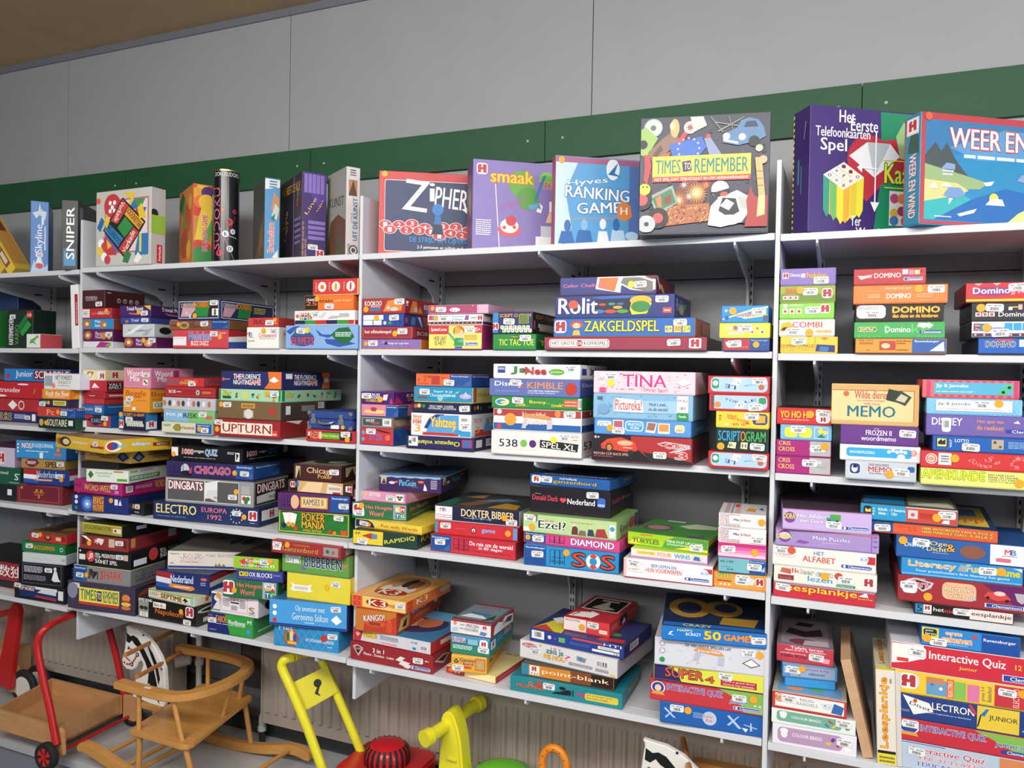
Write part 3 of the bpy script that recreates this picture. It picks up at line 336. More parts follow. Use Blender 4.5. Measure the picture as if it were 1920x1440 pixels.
(-0.409,0.044,0.9273,0.211,0.211,0.0644,10.00,0.0,'24703c','1c6034','4a7a88','green word game box with elephant logo, third up in third stack, lowest shelf, left bay','R 2 14 18 90 fff;J 10 52 66;T 26 50 72 84 f08878/522 Het Hoogste;T 32 14 58 48 f08878/522 Woord;R 73 2 98 96 a8b0b8;R 78 6 87 48 20708a;R 87 6 96 48 3a9a3c;T 79 12 86 36 fff T;T 88 12 95 36 fff G;R 78 48 87 88 e0c040;R 87 48 96 88 c83030;T 88 54 95 76 fff M;D 22 40;S 85 78','T 14 54 90 84 f08878 Het;N 20 20 80 34 cd5 1',''),
(-0.372,0.046,0.9917,0.177,0.208,0.0367,10.00,0.0,'34408c','2c3880','343c88','small indigo box with yellow squares, fourth up in third stack, lowest shelf, left bay','R 6 34 16 80 e8d030;C 11 57 12 111;R 17 34 26 80 e8d030;T 18 40 25 74 222 X;T 28 34 78 80 fff OX BLOCKS;N 6 16 70 22 aac 1;T 80 56 96 76 9ad Goliath','',''),
(-0.388,0.046,1.0283,0.171,0.208,0.0453,10.00,0.0,'9ac838','8ab430','2a2418','lime green box with coloured letter tiles, topmost in third stack, lowest shelf, left bay','P d84830 12 60 26 84 30 50 18 40;R 26 55 44 86 d84830;T 27 58 60 84 fff Kinder;R 16 16 24 46 c83030;R 25 16 33 46 2a7ac0;R 34 16 42 46 e0b030;R 43 16 51 46 3a9a48;R 52 16 60 46 c83030;R 61 16 69 46 2a7ac0;T 17 20 78 42 fff kinderen;T 84 22 92 44 fff n;S 70 66;D 83 74','','R 2 2 98 98 1c1614;E 40 50 30 20 3a2c24'),
(-0.181,0.083,0.7813,0.247,0.247,0.0761,6.11,0.0,'2a8cc4','2484bc','2c7aa8','bright blue lattice box, round picture, lowest in fourth stack, lowest shelf, left bay','L 9ad 8;C 27 42 40 c04838;C 27 44 32 d8904c;E 22 46 3 22 3a7a48;E 28 50 3 24 f0d8a0;E 33 44 3 20 3858a8;R 22 12 36 22 e8c840;T 8 76 30 96 fff Het;T 50 34 94 48 e8f4fc HET UITDAGENDE TELEVISIESPEL;C 78 58 17 c83838;N 84 16 92 22 dff 1;S 91 70','L 9ad 4;E 50 50 20 18 c44',''),
(-0.177,0.088,0.8574,0.284,0.284,0.0894,10.00,0.0,'4aa0e0','16245c','3a6a9a','sky blue box, navy right end, second up in fourth stack, lowest shelf, left bay','R 0 0 100 8 1c3a8a;C 7 72 9 fff;C 7 46 9 fff;C 7 18 9 c33;T 34 56 72 84 d8f0ff/2878c0 Op avontuur met;T 30 26 76 54 d8f0ff/2878c0 Geronimo Stilton;N 46 14 60 22 bdf 1;P fff 80 38 87 58 94 36 87 20;S 86 80','',''),
(-0.132,0.075,0.9468,0.245,0.221,0.0877,4.00,0.0,'e8d440','dcc838','98947c','plain yellow box with white ribbon, third up in fourth stack, lowest shelf, left bay','R 8 30 38 54 f4f4ec;P f4f4ec 4 62 12 44 4 34 14 26 14 54;P f4f4ec 42 62 34 44 42 34 32 26 32 54;T 12 36 34 48 9a9a90 GANZENBORD;S 78 72;D 64 58 e8c020','',''),
(-0.147,0.094,1.0346,0.259,0.260,0.0701,4.00,0.0,'6aa048','5c9040','64983f','green box with dark blue letters, fourth up in fourth stack, lowest shelf, left bay','R 5 44 28 86 dfe8e0;R 6 48 27 70 456;T 7 74 27 84 345 FAMILIESPEL;R 7 48 16 68 dfe8e0;T 8 50 14 66 234 6+;R 17 48 26 68 dfe8e0;C 33 26 14 7868a8;T 34 32 90 86 1c2c78/d8e8c8 BIBBEREN;C 95 58 12 c88838','',''),
(-0.157,0.058,1.1046,0.270,0.260,0.0416,3.00,0.0,'a83034','983030','982c30','red goose game box with picture end, topmost in fourth stack, lowest shelf, left bay','R 2 18 14 90 f0e8e8;J 7 58 46;T 16 16 68 62 d8a048/6a2018 Ganzenbord;T 32 70 56 90 c88a3c Oudhollands;R 76 10 97 88 9a948c;C 82 50 16 4a5a48;C 90 44 16 b8603c;S 9 68;D 24 92','R 12 12 74 88 9a948c;E 44 50 18 24 4a5a48',''),
(0.121,0.112,1.7914,0.224,0.224,0.0330,0.00,0.0,'8a6cac','e08a38','7a5c98','lilac box with orange end, lowest in first stack, second shelf, centre bay','C 38 10 12 c04888;C 82 20 14 c04888;C 30 80 8 c04888;C 38 70 20 9a88c0;P 2a2450 38 45 42 85 46 45;T 45 42 80 70 fff Stap-er-op-los;S 20 60;D 8 55','',''),
(0.106,0.104,1.8244,0.195,0.208,0.0410,0.00,0.0,'982a34','8c2630','8a2430','dark red box with white title, second up in first stack, second shelf, centre bay','R 2 6 98 94 c86860;R 3 9 97 91 982a34;T 6 34 58 74 f4ece4 het elfstedenspel;S 80 62;D 66 44','R 4 8 96 92 c86860;R 6 12 94 88 8c2630;T 12 28 46 64 f0e8e0 BOB;P e8e0d8 70 30 76 80 82 30',''),
(0.088,0.086,1.8654,0.159,0.172,0.0414,0.00,0.0,'24489c','20408c','1c3c88','blue puzzle box with white panels, third up in first stack, second shelf, centre bay','R 3 52 52 94 e8ecf0;R 3 6 26 48 e8ecf0;R 28 6 48 48 e8ecf0;C 56 24 16 e8d0d8;C 68 24 16 3a9a58;T 78 12 98 40 1a2a5a CE;S 78 70;D 36 70','C 10 50 26 c84050;P 4a90d8 26 15 30 85 44 80 42 15;P dde 52 90 62 90 72 5 68 5;P a83038 72 100 100 100 100 0 80 0',''),
(0.090,0.111,1.9068,0.163,0.221,0.0514,0.00,0.0,'a82c30','9a282c','98282c','red box with orange cups, topmost in first stack, second shelf, centre bay','T 6 50 46 84 fff/222 KOOKOO;N 20 40 44 48 fff 1;P 2a80b8 18 14 44 18 44 36 18 32;P e8842c 50 10 60 82 76 90 86 60 96 70 92 14;E 76 26 9 14 c8c8cc;E 62 36 4 12 c8c8cc;S 88 80;D 10 30','T 2 50 10 84 fff/222 !;P e8842c 12 5 22 90 34 86 38 20 44 60 52 10;E 30 30 6 18 c8c8cc;T 56 40 82 76 fff/222 KOOKOO;P 2a80b8 60 14 80 12 80 34 60 36',''),
(0.361,0.091,1.7914,0.186,0.208,0.0763,0.00,0.0,'ecdf70','98206a','c0305c','yellow box with waving boy, lowest in second stack, second shelf, centre bay','R 0 62 38 100 c8343c;T 4 72 34 90 fff Spelend Leren;R 86 68 100 100 c8343c;T 89 74 97 90 fff 5+;T 10 34 34 54 444 HOE LAAT;T 12 14 32 32 444 IS HET?;P 4aa8a0 36 66 40 70 52 34 50 26;E 57 76 11 22 b8743c;E 58 66 8 18 f4cdaa;P 3a9a48 48 12 50 46 66 46 66 12;P 6ab0c0 54 30 64 44 68 26;R 50 0 64 10 2a6ab0;N 68 36 92 60 c8a040 4;K 66 12 94 28;S 78 80;D 55 80','P 3a8a48 30 20 60 90 100 80 90 20;R 0 0 12 100 a82878;P 222 60 10 70 60 100 90 100 10',''),
(0.359,0.091,1.8677,0.192,0.208,0.0342,0.00,0.0,'f0eeea','e4e0e2','5a1c4a','white party game box, purple dotted edge, second up in second stack, second shelf, centre bay','R 0 0 100 26 5a1c4a;U 12 e8b868;R 2 42 12 90 c83c5c;R 8 42 16 90 4aa0b0;R 34 38 48 90 9ac0e0;R 37 44 46 84 eef6fa;T 50 66 66 86 4a98c0 party;T 50 38 64 60 4a98c0 time;P 8a5a9a 68 44 70 90 76 88 75 40;N 79 50 90 74 8a6 2;J 96 62 50;S 30 68;D 16 66','R 0 0 100 26 5a1c4a;R 10 36 50 90 fff;J 30 62 44',''),
(0.369,0.092,1.9020,0.209,0.209,0.0290,0.00,0.0,'a84870','d8a8c0','c898b0','pink box with raspberry left part, topmost in second stack, second shelf, centre bay','R 82 0 100 100 e0b0c8;E 45 42 9 26 e8e0e8;C 40 40 8 c8506a;C 45 34 8 5a9ac0;C 50 40 8 e0b050;C 72 40 16 d84850;C 75 92 12 e8a060;S 22 50;D 8 62','P c8b8e0 40 30 70 60 80 30',''),
(0.561,0.091,1.7914,0.141,0.208,0.0481,0.00,0.0,'1c8a3c','187a34','1a8038','green box with yellow capital title, lowest in third stack, second shelf, centre bay','T 14 24 96 66 e8e83c TIC TAC TOE;R 40 74 62 92 143;T 41 76 61 90 e8e83c Clipper;S 76 74','T 14 24 80 62 e8e83c TIC',''),
(0.554,0.091,1.8395,0.131,0.208,0.0667,0.00,0.0,'22265c','14162a','1c204c','navy dice game box, olive sticker, topmost in third stack, second shelf, centre bay','R 0 0 14 100 2c88c8;R 1 14 13 48 eee;J 7 32 28;T 3 10 13 18 222 461;T 18 76 96 92 f0a43c SCRIPT-O-GRAM;R 66 44 92 90 7a8a3c;N 70 48 88 84 563 4;Y 20 12 96;S 42 56','T 12 70 90 90 c88a3c SCRIPT-O-GRAM;R 4 20 10 60 c44;Y 22 24 94',''),
(0.896,0.121,1.7914,0.471,0.281,0.0381,0.00,0.0,'96304a','5a3028','8a2c44','long maroon coffee box, lowest in fourth stack, second shelf, centre bay','O 3 14 42 86 f0ece8;O 3.6 22 41.4 78 96304a;O 4 26 41 74 f0ece8;T 5 36 20 66 3a2a2c HET GROTE;C 23 50 28 b03038;T 21.6 38 24.6 62 fff DE;T 26 36 40 66 3a2a2c KOFFIESPEL;R 90 14 97 90 f4ecec;J 93.5 52 66;S 81 60','',''),
(0.894,0.110,1.8295,0.411,0.258,0.0538,0.00,0.0,'2468b4','a85838','1c5ca4','blue money game box with yellow title, second up in fourth stack, second shelf, centre bay','R 2 22 8 86 f4f4f4;J 5 55 60;E 17 66 5 22 c84a34;E 17 60 3 16 f0c8a0;P e0b83c 14 4 15 34 19 34 20 4;T 23 26 76 88 f0ec40/1c1c2c ZAKGELDSPEL;R 80 20 85 56 f0d860;R 86 20 91 56 f0d860;R 92 20 97 56 f0d860;T 80.6 28 84.6 52 2a6ab0 6+;T 86.4 28 90.6 52 c83030 30;T 92.6 28 96.6 52 5a9a3c 2-4;S 90 74','Z c88838 4;R 40 20 90 80 c8803c',''),
(0.867,0.102,1.8833,0.350,0.243,0.0661,0.00,0.0,'1e2c7a','2a2c68','1c2868','dark blue box with coloured discs, third up in fourth stack, second shelf, centre bay','P 2a6ab8 30 92 60 100 88 92 70 86 40 84;P 14183c 36 80 72 88 64 12 26 16;E 38 26 5 9 3878c8;E 48 26 5 9 c84838;E 58 26 5 9 48a048;E 41 58 3 6 c84838;E 49 60 3 6 3a9a90;E 56 60 3 6 3868b0;E 44 46 4 7 222838;E 54 44 4 7 d8a838;P e8d838 64 34 66 10 78 14 82 60 78 76 66 84;E 73 74 9 22 e8b830;E 73 46 8 26 3a8a3c;T 3 16 37 90 f4f4f8/2a3480 Rolit;E 16 60 4.4 20 e05838;R 91 16 98 40 d84c38;N 92 22 97 32 fff 1;S 90 78','E 40 40 14 22 c8b040;E 60 60 10 14 3a9a3c;T 10 30 50 84 99b Rolit',''),
(0.848,0.107,1.9495,0.284,0.252,0.0530,0.00,0.0,'243880','6a2038','582038','blue box with orange and grey swoosh, topmost in fourth stack, second shelf, centre bay','P f4f0ec 38 30 40 100 66 100 64 5 48 20;P e8743c 41 36 42 94 62 94 58 12;P f4f0ec 62 60 66 98 100 100 100 20 92 8 74 22;P 7a746c 64 62 67 92 97 92 97 8 90 8 75 30;T 3 36 50 62 f07090 Color Challenge;P fff 80 100 84 100 100 70 100 60;P 6a2038 88 100 100 100 100 76;S 84 52;D 75 52 fd3','P c8a838 10 60 30 60 44 10 40 5;P e8e0d8 0 100 6 100 20 30 16 30',''),
(1.233,0.065,1.7914,0.119,0.156,0.0348,0.00,0.0,'b83840','1c4a98','1c4488','red and blue card box, lowest in fifth stack, second shelf, centre bay','R 58 0 100 100 1c5098;T 62 76 98 90 cde Ravensburger;N 86 48 96 52 89c 1;T 22 22 54 32 e8b0b0 CHAMPIONS;P dde 4 70 12 70 8 30;S 25 56;D 72 50','',''),
(1.228,0.065,1.8262,0.130,0.156,0.0408,0.00,0.0,'e8e450','d8d448','d8d448','yellow box with round child faces, second up in fifth stack, second shelf, centre bay','T 12 52 36 76 fff/c85050 MIX;C 32 66 18 5a9ac8;C 32 66 12 e85838;T 18 16 48 40 fff/3a7ab8 MATCH;C 66 36 14 f4f4f4;C 66 36 9 c85060;C 76 62 13 f4f4f4;C 76 62 9 c83c38;C 86 36 14 f4f4f4;C 86 36 9 2a6a98;S 52 66','',''),
(1.228,0.052,1.8670,0.121,0.130,0.0465,0.00,0.0,'2490d4','1c80c0','2084c4','bright blue box with diagonal rays, topmost in fifth stack, second shelf, centre bay','P e8e890 2 20 60 75 100 96 100 86 60 62 2 12;P e8e890 40 30 98 46 98 36 50 18;T 34 24 70 52 d83c48/fff LINJA;T 7 62 14 80 fff 8+;C 11 26 14 2460b0;R 90 4 100 40 556;S 80 66;D 25 68','',''),
(0.074,0.104,1.4768,0.125,0.208,0.0574,0.00,0.0,'c8343c','1c4a98','a83038','red box with blue outlined title, lowest in first stack, third shelf, centre bay','C 7 70 12 5aa8d8;C 7 30 12 5aa8d8;T 26 26 68 66 4a7ac0/c44 STIX;P 3a1c1c 30 100 60 80 90 70 92 76 60 90;S 32 80;D 84 46 e64','P 1c5ca8 0 100 30 100 70 0 30 0;P c8343c 30 100 100 100 100 30',''),
(0.074,0.104,1.5342,0.121,0.208,0.0362,0.00,0.0,'5a605c','a08070','445','grey patterned box with white lettering, second up in first stack, third shelf, centre bay','Z 7a807c 8;R 3 6 97 94 e0e0dc;R 4 10 96 90 4a504c;T 14 46 42 78 eee WOEF;T 34 26 58 54 d86070 MEOW;R 68 14 96 86 e8e8e4;B 72 24 94 76','E 22 50 18 38 c8a890;T 48 38 90 66 eee Woef;R 90 0 100 100 222',''),
(0.082,0.104,1.5704,0.139,0.208,0.0404,0.00,0.0,'e088a0','1c5ca8','d890a0','pink and blue box with ribbon, third up in first stack, third shelf, centre bay','V 68 0 100 100;P f0d870 6 30 12 52 60 52 66 30 56 24 16 24;E 34 62 9 16 a83c58;P a83c58 26 40 42 40 38 60 30 60','V 0 0 30 100;R 30 0 100 100 e088a0;E 60 40 20 14 f0d870',''),
(0.073,0.104,1.6108,0.123,0.208,0.0427,0.00,0.0,'4a2068','5a2878','7a4898','purple crossword box with yellow print, topmost in first stack, third shelf, centre bay','T 26 64 58 86 fff KRUIS;T 26 40 58 62 fff WOORD;T 14 14 62 36 f0c83c DUBBELEN;P e8e0f0 66 30 70 76 84 80 80 30;P c03078 88 0 94 60 100 0;S 15 64;D 60 40','P c03078 0 0 10 70 30 0;T 40 52 90 84 fff KRUIS;T 44 20 90 44 f0c83c DUBBEL',''),
(0.312,0.108,1.4768,0.242,0.242,0.0411,0.00,0.0,'24285c','1c2048','1c2048','navy box printed upside down, lowest in second stack, third shelf, centre bay','T180 14 28 80 78 f0e43c/1c1c50 Chapeaux volants;R 83 20 98 88 b83858;P 3870b8 84 24 97 30 94 80 86 76;R 4 14 18 96 f0f0ee;E 7 46 3 16 2a8a40;B 8 40 16 90','R 6 20 24 84 e8e8e4;B 36 24 60 84',''),
(0.316,0.094,1.5179,0.214,0.214,0.0727,0.00,0.0,'e8e8e4','d0d4d8','d8dce0','white box with yellow curved title, second up in second stack, third shelf, centre bay','P 24408c 22 34 30 76 42 98 56 98 46 60 40 20;P 5aa0d8 26 20 36 70 50 94 80 96 80 8 26 8;R 20 0 80 14 c83838;R 82 0 100 26 38a0d0;T 3 68 18 88 e8b838/a22 TOY;T 3 52 18 66 e84838/a22 STORY;T 6 14 16 48 e8a83c 3;T 33 40 75 84 f0e040/c86 Yahtzee;T 70 22 76 48 f0e040/c86 Jr;R 74 10 84 30 3a98d0;N 84 70 94 84 666 2;S 91 50','R 12 0 100 30 c83838;P 5aa0d8 40 20 52 80 100 95 100 20;T 60 40 100 80 f0e040/c86 Yahtz;T 8 60 34 82 e84838 TOY;T 12 16 28 46 e8a83c 3',''),
(0.316,0.091,1.5905,0.208,0.208,0.0344,0.00,0.0,'1c2048','15183a','181c40','dark blue box with coloured winks, third up in second stack, third shelf, centre bay','C 6 60 22 d84838;C 12 66 22 e8c83c;C 20 64 20 2a8a50;T 30 52 72 76 e0e4f0 TIDDLY WINKS - FLOHSPIEL;T 28 26 76 50 e0e4f0 VLOOIENSPEL - JEU DE PUCES;S 90 52','C 14 55 24 d84838;C 24 60 22 e8c83c;C 34 50 20 2a8a50;N 60 40 90 70 99b 3',''),
(0.322,0.092,1.6250,0.209,0.209,0.0495,0.00,0.0,'2490b8','d8c870','2084ac','teal blue box with handwritten title, fourth up in second stack, third shelf, centre bay','T 34 58 66 80 dff4fc Super in je;T 28 34 72 56 dff4fc Chocoladefabriek;N 40 20 56 26 8cd 1;P e8c890 70 62 78 76 74 58;E 88 40 10 18 c8a8d8;P b8c8e8 84 34 88 74 94 40;R 6 20 24 34 8a5038;E 10 60 4 14 a86848;S 19 66;D 46 28 8cc','T 16 40 80 64 7a8a50 Dukker;R 0 0 12 100 a85838',''),
(0.322,0.091,1.6744,0.196,0.208,0.0409,0.00,0.0,'e06a34','1c62b0','d86430','orange and blue thin box, topmost in second stack, third shelf, centre bay','V 62 0 100 100;R 29 12 44 84 b83c30;Z2 0 0 0 0;T 15 66 28 86 5a2818 12-99;T 15 40 18 56 5a2818 2;T 4 40 6 56 5a2818 8;T 46 66 56 76 5a2818 Senet;N 4 14 24 20 832 1;S 61 34','V 0 0 70 100;R 70 0 100 100 c84830',''),
(0.638,0.124,1.4768,0.288,0.286,0.0720,0.00,0.0,'e8e6e0','dcdad4','d8d4cc','white quiz box with green purple dots, lowest in third stack, third shelf, centre bay','O 6 20 52 76 cfcdc8;O 6.4 22 51.6 74 f4f2ee;T 9 30 30 64 161616 538;C 37 48 17 7ac04c;C 47 48 17 5a2878;P 1c1c1c 55 68 55 34 96 22 97 56;T-4 57 26 94 62 fff SPEL XL;T 88 82 97 92 d44 TACTIC;N 90 70 97 76 5a5 1;S 82 82;D 70 70 fd3','T 6 30 50 64 161616 538;C 70 48 14 5a2878',''),
(0.640,0.121,1.5488,0.281,0.281,0.0663,0.00,0.0,'e8e8ea','e0e0e2','d8d8d8','red white blue box with orange ribbon, second up in third stack, third shelf, centre bay','R 0 66 100 100 b03c40;R 0 0 100 32 2460a8;R 96 66 100 100 b03c40;E 20 50 7 30 e8a03c;T 34 66 60 88 f8e0c0/c86a38 Ik hou van Holland;P d8945c 34 60 38 80 64 72 68 56 64 52 40 60;P c8c8d0 33 10 36 58 40 56 38 10;P c8c8d0 62 8 62 52 68 54 68 12;T 38 24 60 50 fff/e87838 Junior;C 7 86 12 e8e8e8;C 7 50 12 e8e8e8;C 7 16 12 e03c48;P fff 76 50 84 70 92 46 84 34;S 87 82;D 74 82 e84','R 0 66 100 100 a83438;R 0 0 100 32 1c5098;C 30 86 10 e8e8e8',''),
(0.637,0.124,1.6151,0.288,0.286,0.0371,0.00,0.0,'2c8a3c','247a34','288038','green box with yellow wavy title, third up in third stack, third shelf, centre bay','E 12 50 8 34 eef0f0;E 11 50 6 24 4a90c8;E 14 46 4 14 f0d860;T 27 16 42 44 f0e43c/263 Zoek...;T 43 34 66 72 f0e43c/263 Benny...;T 67 18 80 50 f0e43c/263 zoek!;R 81 20 88 84 e8602c;R 89 20 96 84 e8602c;N 82 30 95 40 fff 1;N 82 60 95 70 fff 1;S 30 68;B 96 4 100 96','C 40 50 30 e8f0e8;C 40 50 22 5a9a68',''),
(0.629,0.124,1.6522,0.289,0.286,0.0531,0.00,0.0,'5c6cb0','5060a4','5464a8','periwinkle box with orange title, fourth up in third stack, third shelf, centre bay','T 6 48 38 86 fff Disney;T 43 44 82 84 f0923c KIMBLE;T 44 26 78 36 fff met klik-klak dobbelsteen;T 44 12 74 22 fff Le jeu des Petits Chevaux;C 36 60 12 e85838;C 91 46 38 b83828;N 7 22 34 30 9ac 2;S 30 80','T 8 52 60 80 dde Disney;R 76 30 98 76 fff;E 84 58 5 10 2a8a40;E 90 44 5 10 c33',''),
(0.635,0.119,1.7053,0.276,0.276,0.0440,0.00,0.0,'eceeec','e4e6e4','dfe1df','white box with green and red title, topmost in third stack, third shelf, centre bay','R 5 34 14 84 2a4a98;T 6 58 13 76 fff KING;T 21 26 42 82 4a8a34/1a4a1c Ja;T 38 26 62 78 d04048/7a1c20 Nee;E 74 46 9 24 6aa838;T 67 36 81 54 e8f4c8 Junior;N 88 50 94 58 555 2;R 93 20 100 66 f8f8f8;S 90 74','R 6 26 22 74 2a4a98;T 34 26 90 80 3a7a2c/1a3a1c JaNee;E 90 40 8 20 b83038',''),
(0.957,0.120,1.4768,0.285,0.292,0.0758,0.00,0.0,'1c1a1c','7a2028','1c1a1c','red and black box with toy car, lowest in fourth stack, third shelf, centre bay','P b02c30 40 100 100 100 100 0 62 0 40 70;P 2a2628 52 40 100 10 100 0 60 0;P d84830 9 62 16 84 30 92 44 76 47 44 40 34 20 42 10 44;E 18 50 4 18 3a3034;E 18 50 2.6 12 c88a3c;E 40 34 3.4 10 2a2428;E 34 70 8 10 e8b890;N 32 50 42 54 fff 1;P b8c0c4 66 74 74 84 98 74 99 60 80 40 78 42 88 60 70 66;P b82c38 68 72 76 80 96 70 84 60;T 74 58 94 78 e04048/eee Cars;T 84 18 96 46 d83840/eee 3;T 2 20 38 30 f0b0a0 PISTON CUP RACE SPEL;N 2 12 24 16 c66 1;T 2 84 8 96 fff 4+;S 69 32','P 501820 40 100 100 100 100 0 40 0',''),
(0.958,0.104,1.5526,0.275,0.260,0.0449,0.00,0.0,'5a98d8','4a88c8','4c88c4','blue box with photo prints, second up in fourth stack, third shelf, centre bay','O 3 50 18 86 e8f0f8;T 5 66 16 78 4a6aa8 PARTYSPEL;T 5 52 10 64 223 12;R 20 16 31 96 f0eeee;R 21 34 30 90 b86070;O 33 22 52 92 e8f4fc;O 34 28 51 86 4aa0e0;T 36 58 50 78 fff PHOTO;T 39 34 47 54 fff FUN;P f0f0ee 54 20 56 90 66 86 64 14;P a07058 55 36 57 86 65 82 63 30;R 67 14 79 84 f0eeee;R 68 28 78 78 e0944c;O 84 24 94 78 e8d8a8;T 86 34 92 48 9a8450 KING;S 26 24;D 17 42','N 30 30 80 50 cdf 2',''),
(0.958,0.091,1.5976,0.283,0.234,0.0714,0.00,0.0,'8ab4d8','7aa4c8','80a8cc','pale blue doodle covered box, third up in fourth stack, third shelf, centre bay','Z 6a94bc 8;R 20 24 86 76 a0c4e0;P fff 22 30 23 84 50 76 52 26;T 23 34 50 78 d04838/fff Pictureka!;T 57 54 76 68 224 Vind t snel...;T 57 34 76 48 224 en als eerste!;R 85 30 96 98 f0f0f0;T 86 72 95 86 444 6+ A,2;B 87 40 94 56;R 85 0 96 28 2a9a48;T 87 10 94 20 dfe Familie;N 4 74 10 90 345 3;E 11 36 6 22 7aa0c4','Z 5a84ac 4',''),
(0.960,0.117,1.6690,0.288,0.286,0.0640,0.00,0.0,'e8ccd4','d8bcc4','dcc0c8','pale pink brick patterned box, topmost in fourth stack, third shelf, centre bay','Z c898a4 9;T 30 28 73 86 d83088/fff TINA;T 51 6 74 26 d83088/fff Shop Spel;C 9 82 12 f4eef0;C 9 46 12 f4eef0;O 6 0 13 24 e05090;P e8e0e0 82 52 90 70 97 50 89 34;T 27 84 48 94 a06a90 Hot winkelen;S 18 76;D 18 46 fd3','Z b88894 4',''),
(1.220,0.065,1.4768,0.155,0.182,0.0451,0.00,0.0,'c83038','b02830','b82c34','red framed box printed upside down, lowest, lowest in fifth stack, third shelf, centre bay','O 4 8 98 94 b0d0ec;O 6 26 18 84 3a9a5c;C 12 58 16 e8f4ec;T190 58 36 80 64 2c2478 TOP;T170 28 26 46 50 2c2478 LE;P f0f4ec 38 50 44 92 56 82 50 42;T150 42 54 52 80 5a9a48 P;E 88 38 5 16 c86a48;S 86 72','',''),
(1.229,0.071,1.5219,0.134,0.195,0.0636,0.00,0.0,'15302a','102420','122a24','black green box with blue orange title, second up in fifth stack, third shelf, centre bay','T 4 44 48 90 3aa8d8/123 SCRIPT;T 48 44 57 90 e8843c/222 O;T 57 44 96 90 4ab058/132 GRAM;C 30 22 17 1a1a1a;P f0e8b8 22 14 26 40 40 38 38 10;T20 26 16 34 36 222 R;P f0e8b8 48 12 49 40 62 40 61 10;T 51 16 59 34 222 H;S 80 26;D 10 22','',''),
(1.229,0.065,1.5854,0.136,0.182,0.0448,0.00,0.0,'ecd040','dcc038','dcc038','yellow traffic box with red letters, third up in fifth stack, third shelf, centre bay','T 22 62 40 84 d84838 Het;T-10 22 36 64 66 d84838 verkeer;T 32 10 58 34 d84838 en ik;O 70 20 98 92 24487c;P eca83c 76 30 78 84 94 80 94 34;P fff 16 14 22 26 24 10;P d84838 56 22 60 42 65 22;N 5 40 10 80 a52 3;S 68 76','',''),
(1.219,0.065,1.6303,0.154,0.182,0.0456,0.00,0.0,'c83038','b02830','b82c34','red framed box with upright word, fourth up in fifth stack, third shelf, centre bay','O 4 8 98 94 b0d0ec;R 3 8 8 92 6a4a40;T-14 26 50 50 72 2c2478 TOP;T14 60 52 80 74 2c2478 LE;P f0f4ec 44 14 50 58 62 50 56 12;T10 50 22 58 46 5a9a48 P;O 84 44 96 84 3a9a5c;E 14 34 6 20 e0904c;S 78 26','',''),
(1.217,0.065,1.6759,0.158,0.182,0.0490,0.00,0.0,'c83038','b02830','b82c34','red framed box printed upside down, topmost, topmost in fifth stack, third shelf, centre bay','O 4 8 98 94 b0d0ec;O 6 26 18 84 3a9a5c;C 12 58 16 e8f4ec;T190 58 36 80 64 2c2478 TOP;T170 28 26 46 50 2c2478 LE;P f0f4ec 38 50 44 92 56 82 50 42;T150 42 54 52 80 5a9a48 P;E 88 38 5 16 c86a48;S 84 74','',''),
(0.130,0.065,1.1596,0.228,0.228,0.0483,4.56,0.0,'204038','1c3830','1c3830','dark green and yellow box, red cone, lowest in first stack, fourth shelf, centre bay','R 0 0 48 100 e8cc38;P b83830 14 62 30 86 30 40;P 6a88b0 30 84 39 78 39 44 30 42;T 3 68 12 88 2a5a30 #;T12 50 26 98 76 f0e03c RAPIDIQ;S 16 24','T 14 28 100 80 f0e03c RAPIDIQ',''),
(0.149,0.102,1.2079,0.262,0.262,0.0272,-4.47,0.0,'ecd048','e0c440','e8cc44','yellow box with purple left end, second up in first stack, fourth shelf, centre bay','P 2a2458 0 0 0 100 20 100 28 60 30 0;R 0 0 100 6 b83838;T 40 30 94 70 b04030 Fun with Words;N 48 16 90 22 a63 1;E 32 56 5 18 e8d880;S 14 52;D 22 46','R 0 0 100 8 b83838;T 20 34 50 64 c8a030 Lasse;T 56 34 100 76 7a3028 Fun',''),
(0.066,0.137,1.2351,0.193,0.284,0.0535,9.25,0.0,'24704a','1c6040','1e6844','green word box with letter tiles, third up in first stack, fourth shelf, centre bay','R 2 20 22 92 f4f4f4;J 11 58 60;T 26 54 74 86 f09080/522 Het Hoogste;T 32 16 58 50 f09080/522 Woord;R 76 2 99 98 98a0ac;R 80 8 88 46 28788c;R 89 8 97 46 3a9a5c;R 80 50 88 88 d8c048;R 89 50 97 88 c03838;T 81 16 87 36 fff T;T 90 16 96 36 fff G;T 81 56 87 78 fff E;T 90 56 96 78 fff M;D 18 82;S 14 34','T 10 40 70 76 f09080/522 Het Hoogste;T 74 46 110 76 a84838 Woord;N 16 16 80 22 cc6 1',''),
(0.073,0.132,1.2886,0.208,0.222,0.0347,-1.45,0.0,'e098b8','d888a8','a8788c','pink word box with yellow title, fourth up in first stack, fourth shelf, centre bay','R 4 8 76 92 e8b8cc;R 5 12 75 88 e098b8;T 6 44 30 80 e8d860 LETTER;T 31 44 54 80 fff ZETTER;N 6 22 50 30 fde 1;R 83 10 97 88 fff;E 87 60 3 14 c33;E 93 60 3 14 2a8a40;E 90 36 3 14 2a8a40;S 73 44','T 14 46 56 80 e8d860 LETTER;T 60 44 110 76 fff ZETTER;R 30 0 100 40 c87a9a',''),
